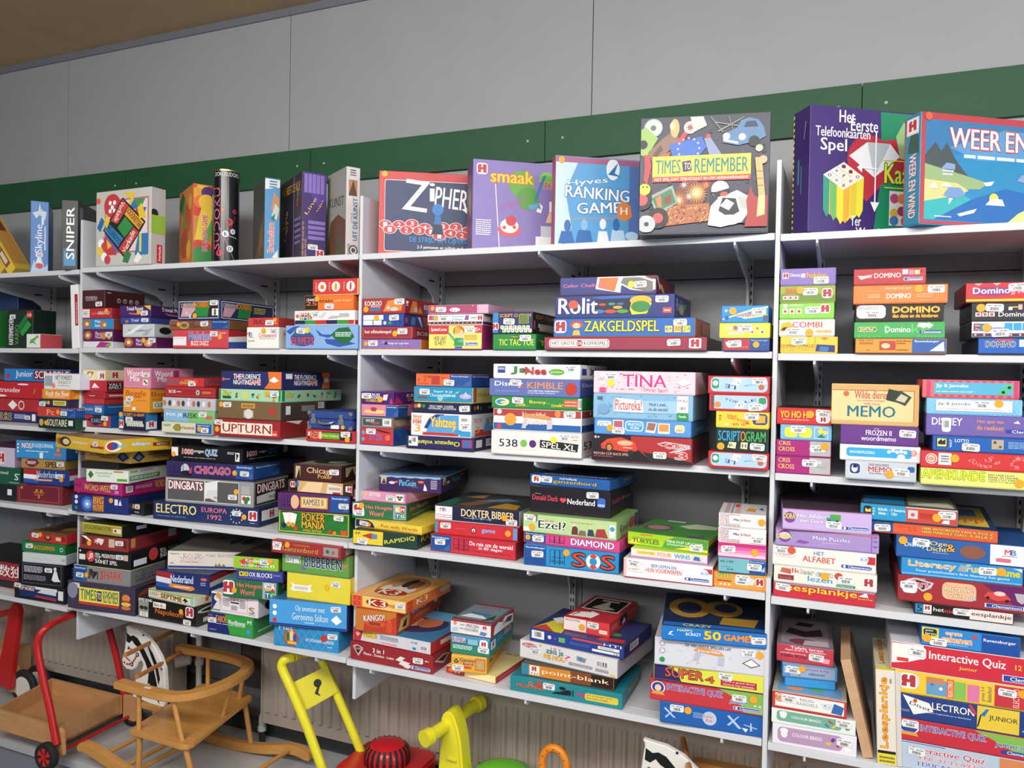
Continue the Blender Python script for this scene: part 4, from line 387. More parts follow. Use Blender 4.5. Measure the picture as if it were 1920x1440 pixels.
(0.143,0.206,1.3233,0.217,0.314,0.0549,10.00,0.0,'3a1c54','321848','485a7c','dark purple box with icy blue rim, topmost in first stack, fourth shelf, centre bay','P 8ab4d8 0 100 100 100 100 88 90 84 80 90 70 84 60 90 50 84 40 90 30 84 20 90 10 84 0 88;T 33 34 60 74 6ac8e8/1c2c6a PinGuin;R 3 42 12 92 c8b898;P 4a3a2c 4 44 8 80 12 44;E 21 52 5 9 e8d8d8;E 28 58 3 6 e86838;E 68 64 5 8 e87038;P e8e0e8 72 10 74 54 77 30 78 8;N 84 20 94 80 c8c0d8 5;T 54 22 64 32 e85838 party','R 6 44 16 92 c8b898;P 4a3a2c 8 46 12 82 16 46;T 38 36 66 76 6ac8e8/1c2c6a PinGuin;P 8ab4d8 0 100 100 100 100 90 50 88 0 90;E 24 52 5 9 e8d8d8;E 74 70 8 6 e87038','P 7a98b8 0 0 100 0 100 12 80 8 60 14 40 8 20 14 0 10;E 50 60 34 24 2a2c40'),
(0.439,0.119,1.1596,0.292,0.286,0.0543,-0.34,0.0,'c8303c','9a2028','a82830','red box with blue left end, lowest in second stack, fourth shelf, centre bay','V 0 0 25 100;H 28 84 14 18;T 47 56 97 82 fff De reis om de wereld;T 58 32 85 54 fff in 80 dagen;N 50 20 94 26 833 1;S 12 58','R 70 0 100 100 c8303c',''),
(0.439,0.130,1.2139,0.282,0.282,0.0402,1.06,0.0,'cc2c34','c42830','b82830','bright red box with sky blue ends, second up in second stack, fourth shelf, centre bay','R 0 0 4 100 4a90c8;R 95 0 100 100 5aa0d8;C 48 48 24 1c1a3c;C 48 48 16 f4f4f4;C 48 44 9 b83c38;T 58 30 74 66 c8b0d0/5a6ab8 game;N 26 50 38 54 f99 1;S 14 68;D 89 54','R 60 0 100 100 5aa0d8',''),
(0.432,0.146,1.2541,0.286,0.286,0.0494,2.40,0.0,'1e1c3c','c8c8cc','3a3c3c','dark box with huge cream title, topmost in second stack, fourth shelf, centre bay','R 0 2 21 92 f4f0ee;M 10 70 26;N 6 58 15 62 999 1;O 2 14 10 34 d8506a;O 11 14 20 34 3a78c0;O 2.6 18 9.6 30 fff;O 11.6 18 19.4 30 fff;T 32 34 94 86 f8e0a0/3a2a4c DOKTER BIBBER;N 35 22 70 28 9bd 1;P 5aa8e0 44 34 46 14 48 34;P 5aa8e0 54 34 56 14 58 34;P 5aa8e0 64 34 66 14 68 34;S 91 16;D 83 50','N 20 20 80 40 99a 2','P 2a6a58 0 0 20 0 14 40 2 50;P 8a5a3c 20 10 45 60 55 40 40 5;P c89030 60 4 95 4 90 30 70 40;P 6a88a8 30 40 60 70 80 60 60 45;P 5a2c20 45 80 65 82 65 95 46 92;P b87848 10 60 30 90 34 60'),
(0.757,0.097,1.1596,0.285,0.285,0.0601,2.40,0.0,'2490c8','1c60a0','1c80b8','blue box with red letters and lifebuoy, lowest in third stack, fourth shelf, centre bay','R 0 0 24 100 1c5098;T 2 82 23 94 fff Ravensburger;H 28 66 12 14;T 52 14 66 84 d84838/223 S;T 82 14 96 84 d84838/223 S;C 74 47 38 f0ece8;C 74 47 20 2490c8;P d84838 70 76 74 88 78 76 76 64 72 64;P d84838 70 18 74 6 78 18 76 30 72 30;S 15 58;D 46 78','',''),
(0.764,0.109,1.2197,0.297,0.286,0.0332,-2.51,0.0,'d84888','c83c78','c83c78','pink and blue box, arched white title, second up in third stack, fourth shelf, centre bay','R 0 0 24 100 1c5098;T 2 76 23 92 fff Ravensburger;H 28 70 12 14;T 51 22 95 84 fff/7a6ab0 DIAMOND;S 16 46;D 5 50','',''),
(0.754,0.082,1.2528,0.286,0.236,0.0549,-0.66,0.0,'b8d898','98b878','88a868','light green box with family photo, third up in third stack, fourth shelf, centre bay','T 15 62 34 78 d84848 ben jij de;T 17 24 47 70 1c1c1c/fff Ezel?;P 6a3a34 53 6 54 48 57 58 60 44 60 6;E 56 62 2 9 f0d0b0;P 8a6a54 60 4 62 34 68 34 69 4;P 3a4a58 70 6 71 44 76 44 78 6;E 73 54 2 8 e8c8a8;P a83c34 78 4 80 50 88 54 92 4;E 83 66 2.4 9 e8c8a8;R 93 10 99 80 e8f0f4;C 96 58 14 5a98c8;N 52 72 78 78 d55 1;R 0 0 8 26 e8f0e8;P 7a5a44 10 60 12 100 16 100 15 60;S 8 76;D 10 30','T 16 30 50 66 1c1c1c Ezel;E 70 50 16 30 a85a48;R 84 10 98 90 446',''),
(0.741,0.130,1.3077,0.248,0.264,0.0774,0.00,0.0,'16101c','141018','1a1420','tall black box with red heart, fourth up in third stack, fourth shelf, centre bay','T 3 46 36 68 e84858 Donald Duck;T 6 70 14 74 ccc Walt Disney;P e04858 38 54 40 64 42.5 60 45 64 47 54 42.5 42;T 48 40 82 62 fff Nederland;O 85 36 95 74 3a6ac8;T 86 40 94 50 fff KING;S 79 82','T 10 46 46 64 a83848 Donald Duck;P b83c48 49 55 51 63 54 59 57 63 59 55 54 44;T 62 44 90 62 889 Nederland;R 90 60 98 84 667',''),
(0.742,0.129,1.3852,0.259,0.219,0.0331,-5.38,0.0,'1c5ca8','1c4c88','16202c','blue box with golden gothic title, topmost in third stack, fourth shelf, centre bay','O 2 10 14 88 f4f4f4;J 8 50 56;T 30 16 84 60 f0c048/2a2010 ganzenbord;T 38 66 60 86 fff oud hollands;C 9 68 16 e8a83c;S 22 56','T 50 30 86 84 a88c4c ganzenbord;L 6ae 1','R 0 0 100 22 1c5098;T 14 2 92 18 d8a848 ganzenbord'),
(1.041,0.071,1.1596,0.244,0.244,0.0542,1.20,0.0,'f0eeee','c8383c','d8d4d4','white learning box with pill logo, lowest in fourth stack, fourth shelf, centre bay','R 0 0 3 100 e8b8b8;R 90 60 100 86 c8343c;C 91 60 22 f4f4f4;C 91 60 17 d8e8f4;T 87 54 95 68 3a78c0 3-5;T 32 64 60 82 2a78b8 BEROEPEN EN;T 26 36 66 60 d84838 HUN VOORWERPEN;O 4 28 24 78 e8c8c8;O 4.8 32 23.4 74 f4f2f2;T 6 36 19 52 b84848 te spelen !;K 69 12 97 32;S 12 76','',''),
(1.044,0.062,1.2138,0.210,0.210,0.0272,0.14,0.0,'e8dce8','c898c0','b8d848','white lilac box with rainbow letters, second up in fourth stack, fourth shelf, centre bay','R 0 0 100 18 b890b8;O 7 42 33 82 f0dc50;T 9 48 31 74 b86a28 2-PLAYERS;T 36 36 54 84 e88a3c/f8f0c0 FOUR;T 58 36 78 84 4ab0a8/c8c0e8 WINS;R 80 26 95 88 f0d8c0;P 3a78b8 82 34 84 80 90 76 92 30','R 0 0 100 18 b890b8',''),
(1.047,0.100,1.2410,0.231,0.231,0.0377,-6.63,0.0,'a8cc28','8ab034','48843c','lime green pop-up game box, topmost in fourth stack, fourth shelf, centre bay','P 5aa03c 44 0 48 60 60 96 100 96 100 0;P e8dc38 0 0 10 60 20 40 14 0;P e8dc38 60 0 76 26 100 20 100 0;R 16 80 32 90 e87038;T 6 44 40 60 3a4a20/c8d850 TEENAGE MUTANT NINJA;T 6 16 40 46 3a4a20/a8c848 TURTLES;T 50 46 94 68 f4f8e8 MINI POP UP GAME;N 50 26 92 40 e8f4d8 3;S 86 16','P 3a3420 0 50 100 90 100 0 0 0','P c8c8b8 44 66 60 92 90 88 92 66 60 55;E 24 44 20 22 6a5868;E 24 44 14 14 a88878;R 20 92 44 98 dde;P 6a4a78 70 10 90 20 94 6 74 4'),
(1.231,0.093,1.1596,0.136,0.260,0.0419,0.92,0.0,'eca040','dc9034','dc9434','orange card box with picture cards, lowest in fifth stack, fourth shelf, centre bay','T 6 66 34 92 4a9a38/fc6 SPEEL;T 3 50 36 66 4a9a38/fc6 kwartiertje;R 6 36 34 46 c83c38;P d8dce0 40 40 42 84 66 86 70 50 66 24 44 24;P 4a88a8 46 36 50 78 62 72 60 34;C 14 18 8 f4e8d8;C 22 18 8 f4e8d8;C 30 18 8 f4e8d8;P d8dce0 66 30 70 80 80 70 76 26;J 88 54 46;S 56 70','',''),
(1.231,0.049,1.2015,0.122,0.182,0.0404,4.70,0.0,'7ab4bc','1c5098','78a8b4','teal box with dark blue end, second up in fifth stack, fourth shelf, centre bay','R 66 0 100 100 1c5098;T 68 78 98 94 cde Ravensburger;T 4 68 32 84 345 602 5 009;T 18 12 32 26 234 10-99;N 6 34 30 40 567 1;P a8c8e0 90 20 98 60 98 20;S 76 52','',''),
(1.232,0.051,1.2419,0.123,0.182,0.0391,3.29,0.0,'e878a8','d04888','c83878','magenta to white card box, third up in fifth stack, fourth shelf, centre bay','R 0 76 100 100 c82c80;R 0 52 100 76 dc5c9c;R 0 26 100 52 ec90b8;R 0 0 100 26 f4c8dc;S 22 58;D 77 50','',''),
(1.230,0.050,1.2810,0.122,0.182,0.0419,4.44,0.0,'f0e8e4','e4dcd8','e0d8d4','white dotted card box, lower twin, fourth up in fifth stack, fourth shelf, centre bay','U2 0 28;T 32 52 44 68 345 Mix;T 47 52 68 68 c85058 & Match;T 44 40 50 45 999 Game;S 82 32','',''),
(1.230,0.050,1.3229,0.120,0.182,0.0377,4.12,0.0,'f0e8e4','e4dcd8','e0d8d4','white dotted card box, topmost of stack, topmost in fifth stack, fourth shelf, centre bay','U2 0 28;T 32 48 44 64 345 Mix;T 47 48 68 64 c85058 & Match;T 44 36 50 41 999 Game;D 91 50','','R 10 0 20 100 c8a8b0;R 24 0 28 100 8898b8;R 34 0 44 100 d8b8b8;R 30 60 40 90 e84838;P e0a040 56 30 62 60 80 50 76 24;P 4868a8 84 50 92 70 96 40'),
(0.164,0.105,0.7767,0.308,0.286,0.0588,-0.49,0.0,'982430','8c202c','882028','dark red three in one box, lowest in first stack, lowest shelf, centre bay','R 2 8 26 16 982430;P c8b8b8 3 78 8 90 16 76 14 52 10 22 6 50;P 3a1c28 5 74 9 82 14 72 12 54 9.6 34 7 54;T 4 60 16 72 e84040/ccc CARS;T 28 58 42 84 fff 3 in 1;T 17 36 54 52 f4ece8 Memo - Domino - Lotto;P e8e0e0 56 40 62 66 68 60 62 34;P e8e0e0 60 20 64 44 74 36 68 10;P e8e0e0 66 8 70 28 76 22 72 2;T 91 58 96 70 fff 4+;K 74 6 98 26;S 83 60','P c8b8b8 4 60 24 76 40 60 24 20;P 3a1c28 10 58 24 68 36 58 24 34;T 56 62 90 84 f4ece8 3 in 1;T 48 36 96 50 f4ece8 Memo Domino',''),
(0.167,0.112,0.8356,0.301,0.286,0.0416,-3.27,0.0,'d8d8dc','b82c38','3a78a8','white kids box with red left end, second up in first stack, lowest shelf, centre bay','P c82c38 0 0 0 100 14 100 10 0;P e8b8b8 3 60 6 74 10 60 6 30;P f0c83c 14 30 16 88 30 84 30 34;T 14 44 32 80 f0c83c/2a3a68 PICK &;N 36 40 60 80 889 6;T 76 66 84 80 445 CE;R 78 14 82 34 2a88c8;B 87 20 97 60;N 38 12 58 26 e88 2','R 20 36 66 76 e8e4e8;P e0a040 70 20 76 80 96 70 92 14;P 5a8a3c 50 0 60 40 80 20','E 50 50 40 34 3a2c54;E 44 50 16 18 e8c8a0;E 66 56 14 18 c87850;R 0 70 100 100 6aa8d0;R 0 0 14 100 d8d8e0'),
(0.094,0.133,0.8771,0.148,0.347,0.0734,4.00,0.0,'c87830','c84828','b04828','orange kangaroo card box, angled, third up in first stack, lowest shelf, centre bay','P c04028 20 0 22 40 40 70 80 60 100 80 100 0;E 48 40 26 16 d8582c;T8 20 44 72 86 fff/3a1a10 KANGO!;T 34 30 62 44 2a1610 xxxxx;P d84c2c 76 4 78 50 88 60 92 30 88 4;E 83 60 4 10 e05838','P e8b860 4 6 10 60 28 66 26 4;P 1c1610 12 14 16 40 22 50 20 14;T 32 50 66 84 fff/3a1a10 KANGO!;N 36 20 70 36 d8b040 3;P f0f0ec 82 40 84 90 92 88 90 36;R 30 66 62 70 c84828',''),
(0.114,0.114,0.9505,0.207,0.297,0.0391,-0.84,0.0,'f0d078','e06c28','e8a850','orange and yellow singing group box, topmost in first stack, lowest shelf, centre bay','R 0 0 20 100 e06c28;R 3 55 17 95 d83c28;R 3 5 17 45 d83c28;C 10 75 14 e84880;C 10 25 14 e84880;E 48 52 21 38 a82c1c;T 32 24 64 80 f8f0d8 K3;T 70 30 90 58 e8a048/b83c1c MEMO;S 96 60','R 0 0 100 100 e06c28;R 3 55 14 95 d83c28;R 3 5 14 45 d83c28;T 22 30 46 84 f8f0c0/b83020 K3;C 56 60 20 e84868;C 68 56 20 e84868;E 86 56 12 34 c8a888;T 76 40 96 70 f8e8a0/322 MEMO','R 14 2 86 98 f0b860;E 50 52 44 44 d8c8a0;E 50 52 41 41 c8873c;E 50 40 30 20 d8d0c4;E 36 62 10 18 b88860;E 52 66 10 18 3a2418;E 66 62 10 18 8a5838;E 50 24 30 12 a82c1c;T 30 16 66 34 f0e0b0 K3'),
(0.444,0.092,0.7767,0.182,0.208,0.0227,-5.58,0.0,'f0dca0','c03030','e8d898','flat cream box with red left end, lowest in second stack, lowest shelf, centre bay','R 0 0 38 100 b82c30;R 6 24 14 76 e8702c;C 20 50 26 f0d0d0;C 27 50 26 eee;C 34 50 22 3a8a48;P b82c30 38 0 34 0 36 100 40 100','R 70 10 98 90 a82428;N 10 40 60 60 d66 1','T 60 88 90 98 555 SNOEP'),
(0.408,0.136,0.7994,0.114,0.337,0.0535,10.00,0.0,'e8a434','d89428','d8982c','orange goose game box, second up in second stack, lowest shelf, centre bay','R 2 88 98 98 e8c060;P 2a3a28 6 58 14 80 22 58 14 48;C 14 62 8 6aa838;T 24 62 72 84 2c2c5c Ganzen-;T 34 40 62 60 2c2c5c bord;O 32 20 58 34 d84838;R 68 14 96 88 a8643c;R 70 20 94 82 d89850;C 82 50 14 a8b0a0;S 20 26','P 2a3a28 6 44 14 66 22 44;T 26 56 60 80 2c2c5c Ganzen;O 34 20 60 34 d84838;R 64 30 80 74 a8643c;B 82 80 98 98',''),
(0.429,0.087,0.8529,0.130,0.224,0.0586,4.39,0.0,'2c7a8c','287484','2c8494','teal game box with pink title, third up in second stack, lowest shelf, centre bay','R 0 0 100 46 2c8468;R 0 80 100 100 4a9ac8;T 4 60 38 88 e87080/fff URGOP!;R 44 54 70 84 8ac0d8;N 6 22 56 46 e8f4ec 3;O 74 26 96 90 f0eef0;J 85 66 26;S 86 36','R 4 30 22 76 eee;J 13 54 36;R 30 40 54 84 4a9ac8;T 58 50 90 86 e87080/fff URGOP!;R 0 0 100 30 2c8468',''),
(0.435,0.072,0.9116,0.138,0.186,0.0444,0.94,0.0,'e8e8ea','a82c38','58606c','white winter game box with red rims, topmost in second stack, lowest shelf, centre bay','R 0 88 100 100 a82c38;C 11 74 14 d84838;C 11 74 9 e8b83c;T 38 56 70 80 222/fff VRIEZEN;T 38 26 68 50 222/fff DOOIEN;T 24 62 36 72 234 HET;T 24 34 36 44 234 EN;P 5a88c0 72 10 76 38 92 30 86 4;P b8d0e0 2 10 6 40 20 46 18 14;J 85 68 30','P e8e8ea 10 0 14 60 30 80 46 60 60 90 96 70 96 0;T 50 30 90 60 223 DOOIEN;R 0 88 100 100 a82c38;P 4a4a48 60 40 70 70 90 60 86 20','R 0 0 100 8 a82c38;R 0 92 100 100 a82c38;R 4 10 96 90 7a8490;R 20 30 76 50 4878a8;P e8eef2 10 20 24 40 60 34 80 20;T 30 72 80 86 222/ccc VRIEZEN;P 3a5028 70 10 86 50 94 20'),
(0.748,0.087,0.7767,0.341,0.248,0.0443,1.20,0.0,'228890','1c7880','1c808c','teal box with black leaping figure, lowest in third stack, lowest shelf, centre bay','T 6 30 34 58 e87848/2a1c30 MEGA MINDY;C 19 68 15 e8883c;C 19 68 9 b83058;P 15141c 38 24 42 40 46 46 52 66 56 60 56 36 52 26;E 48 72 3 12 15141c;R 57 26 58 74 223;R 54 24 55 70 223;P c83878 60 50 62 66 70 46 68 34;O 68 20 97 70 e0c848;T 70 50 92 62 2a4a40 De ontsnapte boef;T 70 28 88 44 2a4a40 Le voyou evade;S 36 70;D 27 74 b5533c','T 30 20 80 76 c8a84c Mega',''),
(0.750,0.066,0.8210,0.285,0.175,0.0373,0.58,0.0,'d88a30','2a1c14','3a2c20','brown gradient box with cream title, second up in third stack, lowest shelf, centre bay','R 76 0 100 100 2c1a10;R 54 0 76 100 8a4a20;R 0 0 8 100 2c88a0;R 9 10 20 92 f4ecdc;J 14 64 44;T 10 14 19 32 222 732;T 23 26 95 76 f4e4c4 point-blank','',''),
(0.763,0.137,0.8583,0.319,0.286,0.0552,-7.21,0.0,'dcdcde','b8b8c0','c8c8cc','white box with tall comic title, third up in third stack, lowest shelf, centre bay','E 10 76 8 14 d86048;T 4 68 19 82 4a80c0/fff Grafix;T 33 76 44 94 b83058/fff HEY;T 28 50 46 74 38a0a8/123 ZEG JE;T 26 22 48 48 f0d038/b52 ME NOU;T 47 34 54 66 e05878/fff ?;P 8a9098 60 50 60 76 70 70 68 44;C 64 62 11 3a88c8;C 22 90 8 e8b83c;N 52 14 76 34 889 5;B 79 40 92 76;R 94 4 98 18 e8d840;N 79 14 92 32 889 4;S 17 52','Z a0a0a8 3',''),
(0.781,0.117,0.9135,0.303,0.236,0.0388,-6.26,0.0,'243c8c','2a3a70','2c3868','royal blue toy box with barcode, fourth up in third stack, lowest shelf, centre bay','R 2 20 16 90 f0f0f2;B 4 28 14 86;C 22 54 17 e8d8e8;C 28 50 10 5a6ab0;R 32 30 39 70 78b068;N 44 30 66 56 5a70b0 4;R 74 42 96 66 f0f0f2;R 68 14 96 34 f0f0f2;N 76 48 90 60 889 2;T 90 16 95 30 223 CE;P d8504c 46 78 48 94 78 92 80 76;T 80 76 98 98 e8e8f0 HTI','B 20 20 50 80','P e0d040 0 0 34 0 28 40 10 46;P d04838 0 0 8 24 26 0;E 36 30 9 12 2460a8;E 30 70 16 16 c8a84c;P e8e8e0 6 50 12 62 30 44 16 36;P c83838 70 4 98 8 96 20 74 16;E 80 34 8 6 4a9a48'),
(0.799,0.165,0.9523,0.146,0.259,0.0421,-4.39,0.0,'d83c40','d03438','b83034','small red domino box with white tag, topmost in third stack, lowest shelf, centre bay','R 0 2 50 98 f0dcdc;T 4 74 36 92 555 BS0296;O 78 14 96 42 e8e0d8;N 80 24 94 30 c44 1;T 52 36 74 56 f0c0c0 Pesten;D 41 44;S 65 70','R 36 14 60 86 223;P eee 42 20 50 70 56 24;O 4 30 26 70 e8605c;N 66 60 96 74 f99 1','R 8 40 92 94 e8e0d0;R 12 44 88 90 1c1a1a;P e8e0d0 26 50 50 84 60 60 80 52 56 46;R 30 80 70 86 d8d0c0;P f4f0ea 4 6 10 24 36 30 40 8;P f4f0ea 30 10 40 34 60 28 54 8;T 8 10 20 24 222 7;'),
(1.157,0.093,0.7767,0.269,0.286,0.0584,4.23,0.0,'1c5cac','1854a0','1c58a4','plain blue box with cutlery drawings, lowest in fourth stack, lowest shelf, centre bay','P b8d0ec 4 66 5 74 16 26 13 28;P b8d0ec 14 66 15 72 6 20 5 28;P b8d0ec 66 76 68 82 80 24 77 22;P b8d0ec 76 80 78 84 68 30 66 34;P b8d0ec 88 54 89 62 90 20 88 18;P b8d0ec 82 44 82 48 95 36 94 32;C 49 50 34 b8d0ec;C 49 50 28 c8c4d0;T 42 52 52 64 d06070 Prent;T 46 34 52 46 d06070 la;N 33 42 44 72 9bd 4;P f0f0ee 84 10 80 30 86 28;S 17 76;D 28 74','',''),
(1.148,0.090,0.8351,0.302,0.286,0.0591,3.17,0.0,'c8343c','b82c34','b83038','red and green junior quiz box, second up in fourth stack, lowest shelf, centre bay','P 8ab84c 60 100 72 70 80 30 82 0 100 0 100 100;E 7 60 6.4 30 f0f0f0;E 7 60 5.4 26 2a4aa0;E 7 58 3 16 f0d0a8;P e0a048 1 26 3 42 11 42 13 24;T 15 50 64 84 3a58b0/f0c8d0 INTERACTIVE QUIZ;T 70 32 86 54 2a50a8/dfe JUNIOR;T 90 34 97 46 f4f4e0 4-6;K 73 8 97 26;S 78 66;D 90 70','',''),
(1.148,0.085,0.8942,0.287,0.286,0.0460,4.22,0.0,'e0dc50','2c2860','d8d048','yellow and purple box with red letters, third up in fourth stack, lowest shelf, centre bay','P 2c2860 0 0 0 100 10 100 22 60 26 0;T 11 24 46 82 e0583c/3a1c28 SUPER;T 48 20 56 60 e0583c/3a1c28 4;R 62 14 94 56 b83038;T 64 36 92 52 f8d8d0 Have a good time!;T 64 18 92 30 f8d8d0 WHO IS THE WINNER?;S 66 80','',''),
(1.143,0.092,0.9402,0.286,0.312,0.0752,6.89,0.0,'d8d6dc','c8c6cc','c0bec4','tall white box with orange ribbon, fourth up in fourth stack, lowest shelf, centre bay','Z c4c2ca 5;C 7 80 10 555;C 7 80 8.6 dcdae0;C 7 52 10 555;C 7 52 8.6 dcdae0;C 7 18 10 2a9a50;T 28 78 70 88 3a4a70 DE NIEUWSTE SPELLEN UIT;P e0984c 36 66 40 80 60 72 64 56 58 54 40 62;T 40 62 60 72 fff/c86a38 Ik hou van Holland;P b8c0cc 36 30 38 60 43 58 40 26;P b8c0cc 58 20 59 52 64 52 63 18;P 444 80 38 88 58 96 36 88 24;P eee 81.5 38 88 55 94.5 36 88 27;S 85 76;D 95 74','',''),
(1.147,0.085,1.0155,0.268,0.325,0.0402,9.64,0.0,'1c74c8','1860a8','15284a','blue fifty games box, dark top, topmost in fourth stack, lowest shelf, centre bay','P e8f0f8 6 36 8 60 11 66 8 44 12 32;T 15 66 30 84 f0f060 HAPPY;T 23 40 38 62 f4f4f4 &CRAZY;T 41 24 57 84 f0d838/b84 50;T 60 30 88 72 e8a03c/c62 GAMES;C 85 74 10 e8b83c;S 94 50','','E 26 56 22 30 a88030;E 26 56 13 18 1c2c4c;E 62 60 20 24 a88030;E 64 62 12 13 1c2c4c;P a88030 56 14 60 34 96 34 90 12;R 0 0 100 10 1c68b8;T 20 1 48 8 d8d840 CRAZY'),
(1.389,0.098,1.7869,0.140,0.195,0.0440,0.00,0.0,'ecc848','e0bc40','d8b438','yellow picture domino box, lowest in first stack, second shelf, right bay','T 1 30 62 52 6a5018 DOMINO D’IMAGES;T 1 6 62 28 c8982c PICTURE DOMINOES;P 2c3878 62 6 64 52 96 46 96 0;P 3a78b8 68 10 70 40 86 34 84 6;P e88a3c 70 90 76 100 84 94 80 78;R 60 55 62 100 ca3;S 33 76','',''),
(1.383,0.098,1.8308,0.136,0.195,0.0454,0.00,0.0,'eceae6','e0deda','d8d6d2','white box with bold red title, second up in first stack, second shelf, right bay','T 24 50 78 86 d83c30 COMBI;P e8b82c 0 20 4 76 18 90 26 50 12 30;P 2a2a2a 2 36 8 52 18 54 8 30;O 66 14 96 36 f0c890;T 68 18 94 32 c86a30 Color Shapes;R 0 0 100 4 b8b6b2;S 26 30;D 55 24','',''),
(1.382,0.098,1.8762,0.134,0.195,0.0426,0.00,0.0,'8acc48','7abc40','80c044','lime green traffic card box, third up in first stack, second shelf, right bay','C 10 84 14 fff;T 18 82 44 96 fff verkeer;R 5 30 15 64 f0f0e8;R 18 30 28 64 f0f0e8;R 31 30 41 64 f0f0e8;C 10 46 10 c83c38;C 23 46 10 c83c38;C 36 46 10 c83c38;J 84 62 50;P fff 46 56 50 70 72 72 72 40 50 34;S 61 54','',''),
(1.383,0.098,1.9188,0.135,0.195,0.0451,0.00,0.0,'98a83c','a8a83c','90a038','olive landscape box with orange title, fourth up in first stack, second shelf, right bay','P 6a8c2c 0 0 0 50 40 62 100 40 100 0;T 10 56 30 84 d87028/863 BIBA;N 12 42 28 54 e84 2;R 5 14 14 38 f0f0e8;R 15 14 24 38 f0f0e8;R 25 14 34 38 f0f0e8;C 9 26 8 c44;C 19 26 8 c44;C 29 26 8 c44;J 86 52 50;S 55 64;D 37 72','',''),
(1.383,0.098,1.9639,0.136,0.195,0.0454,0.00,0.0,'8870b8','7a64a8','8070b0','lilac toddler box with yellow title, topmost in first stack, second shelf, right bay','R 4 40 15 76 f0ecf0;J 9.5 58 30;T 18 44 36 72 e8e4f4 Disney;O 37 42 46 70 c8c0e0;T 48 40 84 74 f0b048/864 Peekaboo;S 74 28','',''),
(1.602,0.183,1.7869,0.204,0.393,0.0378,0.00,0.0,'e89a38','8a5a38','d88c30','orange and blue domino box, lowest in second stack, second shelf, right bay','R 63 0 100 100 3a62a8;T 66 72 92 92 e8ecf4 Ravensburger;R 27 18 45 86 b84a38;E 34 50 5 20 e8c8a0;T 4 84 20 96 632 605 5 015;N 4 60 20 76 854 3;T 46 80 62 92 632 Dick Bruna;T 46 64 56 76 632 Domino;N 46 14 60 26 854 2;T 12 14 16 22 632 4-8;P e8ecf4 82 12 96 78 97 82 98 12','',''),
(1.598,0.183,1.8247,0.203,0.393,0.0419,0.00,0.0,'4aa858','3a9048','409c50','green box with road sign logo, second up in second stack, second shelf, right bay','T 34 20 38 90 6abc70 u;T 64 30 84 90 6abc70 ke;T 4 0 30 14 6abc70 Pin;T 70 0 96 14 6abc70 toms;O 4 38 25 70 e0e050;O 4.8 42 24.2 66 1c5a30;T 6 44 23 64 f4f4e0 SESAMSTRAAT;T 35 34 63 72 fff Domino;P e8e8e0 70 72 72 96 80 94 79 60;P e8e8e0 78 74 82 100 88 80 84 60;R 73 26 97 46 2a4a98;T 75 28 96 44 fff Clementoni','',''),
(1.597,0.183,1.8666,0.197,0.393,0.0445,0.00,0.0,'141210','181614','1c1a18','black domino box with paper tag, third up in second stack, second shelf, right bay','O 1 14 35 96 f4f0ec;T 3 66 26 90 999 BS0071;T 43 48 96 84 f0c838/c84 DOMINO;T 43 18 94 40 f0c838/c62 dan dans en de kinderen;S 20 42','',''),
(1.598,0.078,1.9111,0.211,0.182,0.0474,0.00,0.0,'ec8034','c86828','dc7430','wide orange domino box, fourth up in second stack, second shelf, right bay','R 10 12 90 70 f0a060;R 10.4 14 89.6 68 ec8034;T 35 76 62 90 fce0c0 Kaartjig leuk spel;T 36 24 62 54 fff DOMINO;T 16 42 29 52 f8d0b0 Un jeu plein;T 16 30 29 40 f8d0b0 amusement;T 68 42 86 52 f8d0b0 Spiel und Spass;T 68 30 84 40 f8d0b0 mit Karten;N 36 60 62 64 c55 1;S 88 84;D 70 76','',''),
(1.574,0.065,1.9585,0.163,0.156,0.0418,0.00,0.0,'b82c38','982430','a82834','dark red domino box, topmost in second stack, second shelf, right bay','P e8c0b8 5 58 10 30 18 40 28 64 20 60 14 56;T 8 42 25 56 f8f0e8 PLANES;T 29 40 66 72 f4f0ec DOMINO;R 68 60 76 92 b0d0e0;R 77 56 84 88 e888a0;R 85 58 92 86 e8d898;O 70 18 96 40 e8e8f0;O 70.8 20 95.2 38 3a4aa0;T 75 21 94 36 fff Clementoni;C 94 78 8 811','',''),
(1.863,0.130,1.7869,0.187,0.285,0.0389,0.00,0.0,'1c60b8','1c3050','1858a8','blue domino box with outlined title, lowest in third stack, second shelf, right bay','T 8 42 41 82 1c1c30/f4f4f4 DOMINO;R 45 44 60 92 dde8f4;P c83c58 18 100 40 100 36 84 20 88','N 30 20 60 60 79b 4',''),
(1.855,0.091,1.8258,0.201,0.208,0.0397,0.00,0.0,'e4e6ea','2c3038','d8dade','white domino box, purple edge, second up in third stack, second shelf, right bay','R 0 0 100 24 5a3068;U 10 f0c888 ;R 2 40 12 90 7a3058;T 3 66 14 84 e8d0c0 Winnie;T 4 44 12 60 e8d0c0 Pooh;R 9 40 18 90 3a88a8;T 18 44 34 74 3a68b0 Domino;R 34 44 42 92 3aa0d8;R 43 44 51 92 3aa0d8;R 52 44 60 92 3aa0d8;S 30 30;D 16 62','',''),
(1.854,0.091,1.8655,0.201,0.208,0.0449,0.00,0.0,'22262e','1c1c1e','202228','black domino box with card symbols, third up in third stack, second shelf, right bay','R 4 22 10 46 f0e8e0;R 11 22 17 46 f0e8e0;R 18 22 24 46 f0e8e0;C 7 34 9 c44;C 14 34 9 c44;C 21 34 9 c44;T 28 20 56 48 f4f0e8 Domino;R 38 58 42 72 f4f4f0;R 38 72 50 78 e8c860;R 48 60 52 90 f0b0a0;R 58 40 66 90 e8e8e8;J 62 62 34;S 24 74;D 10 72','',''),
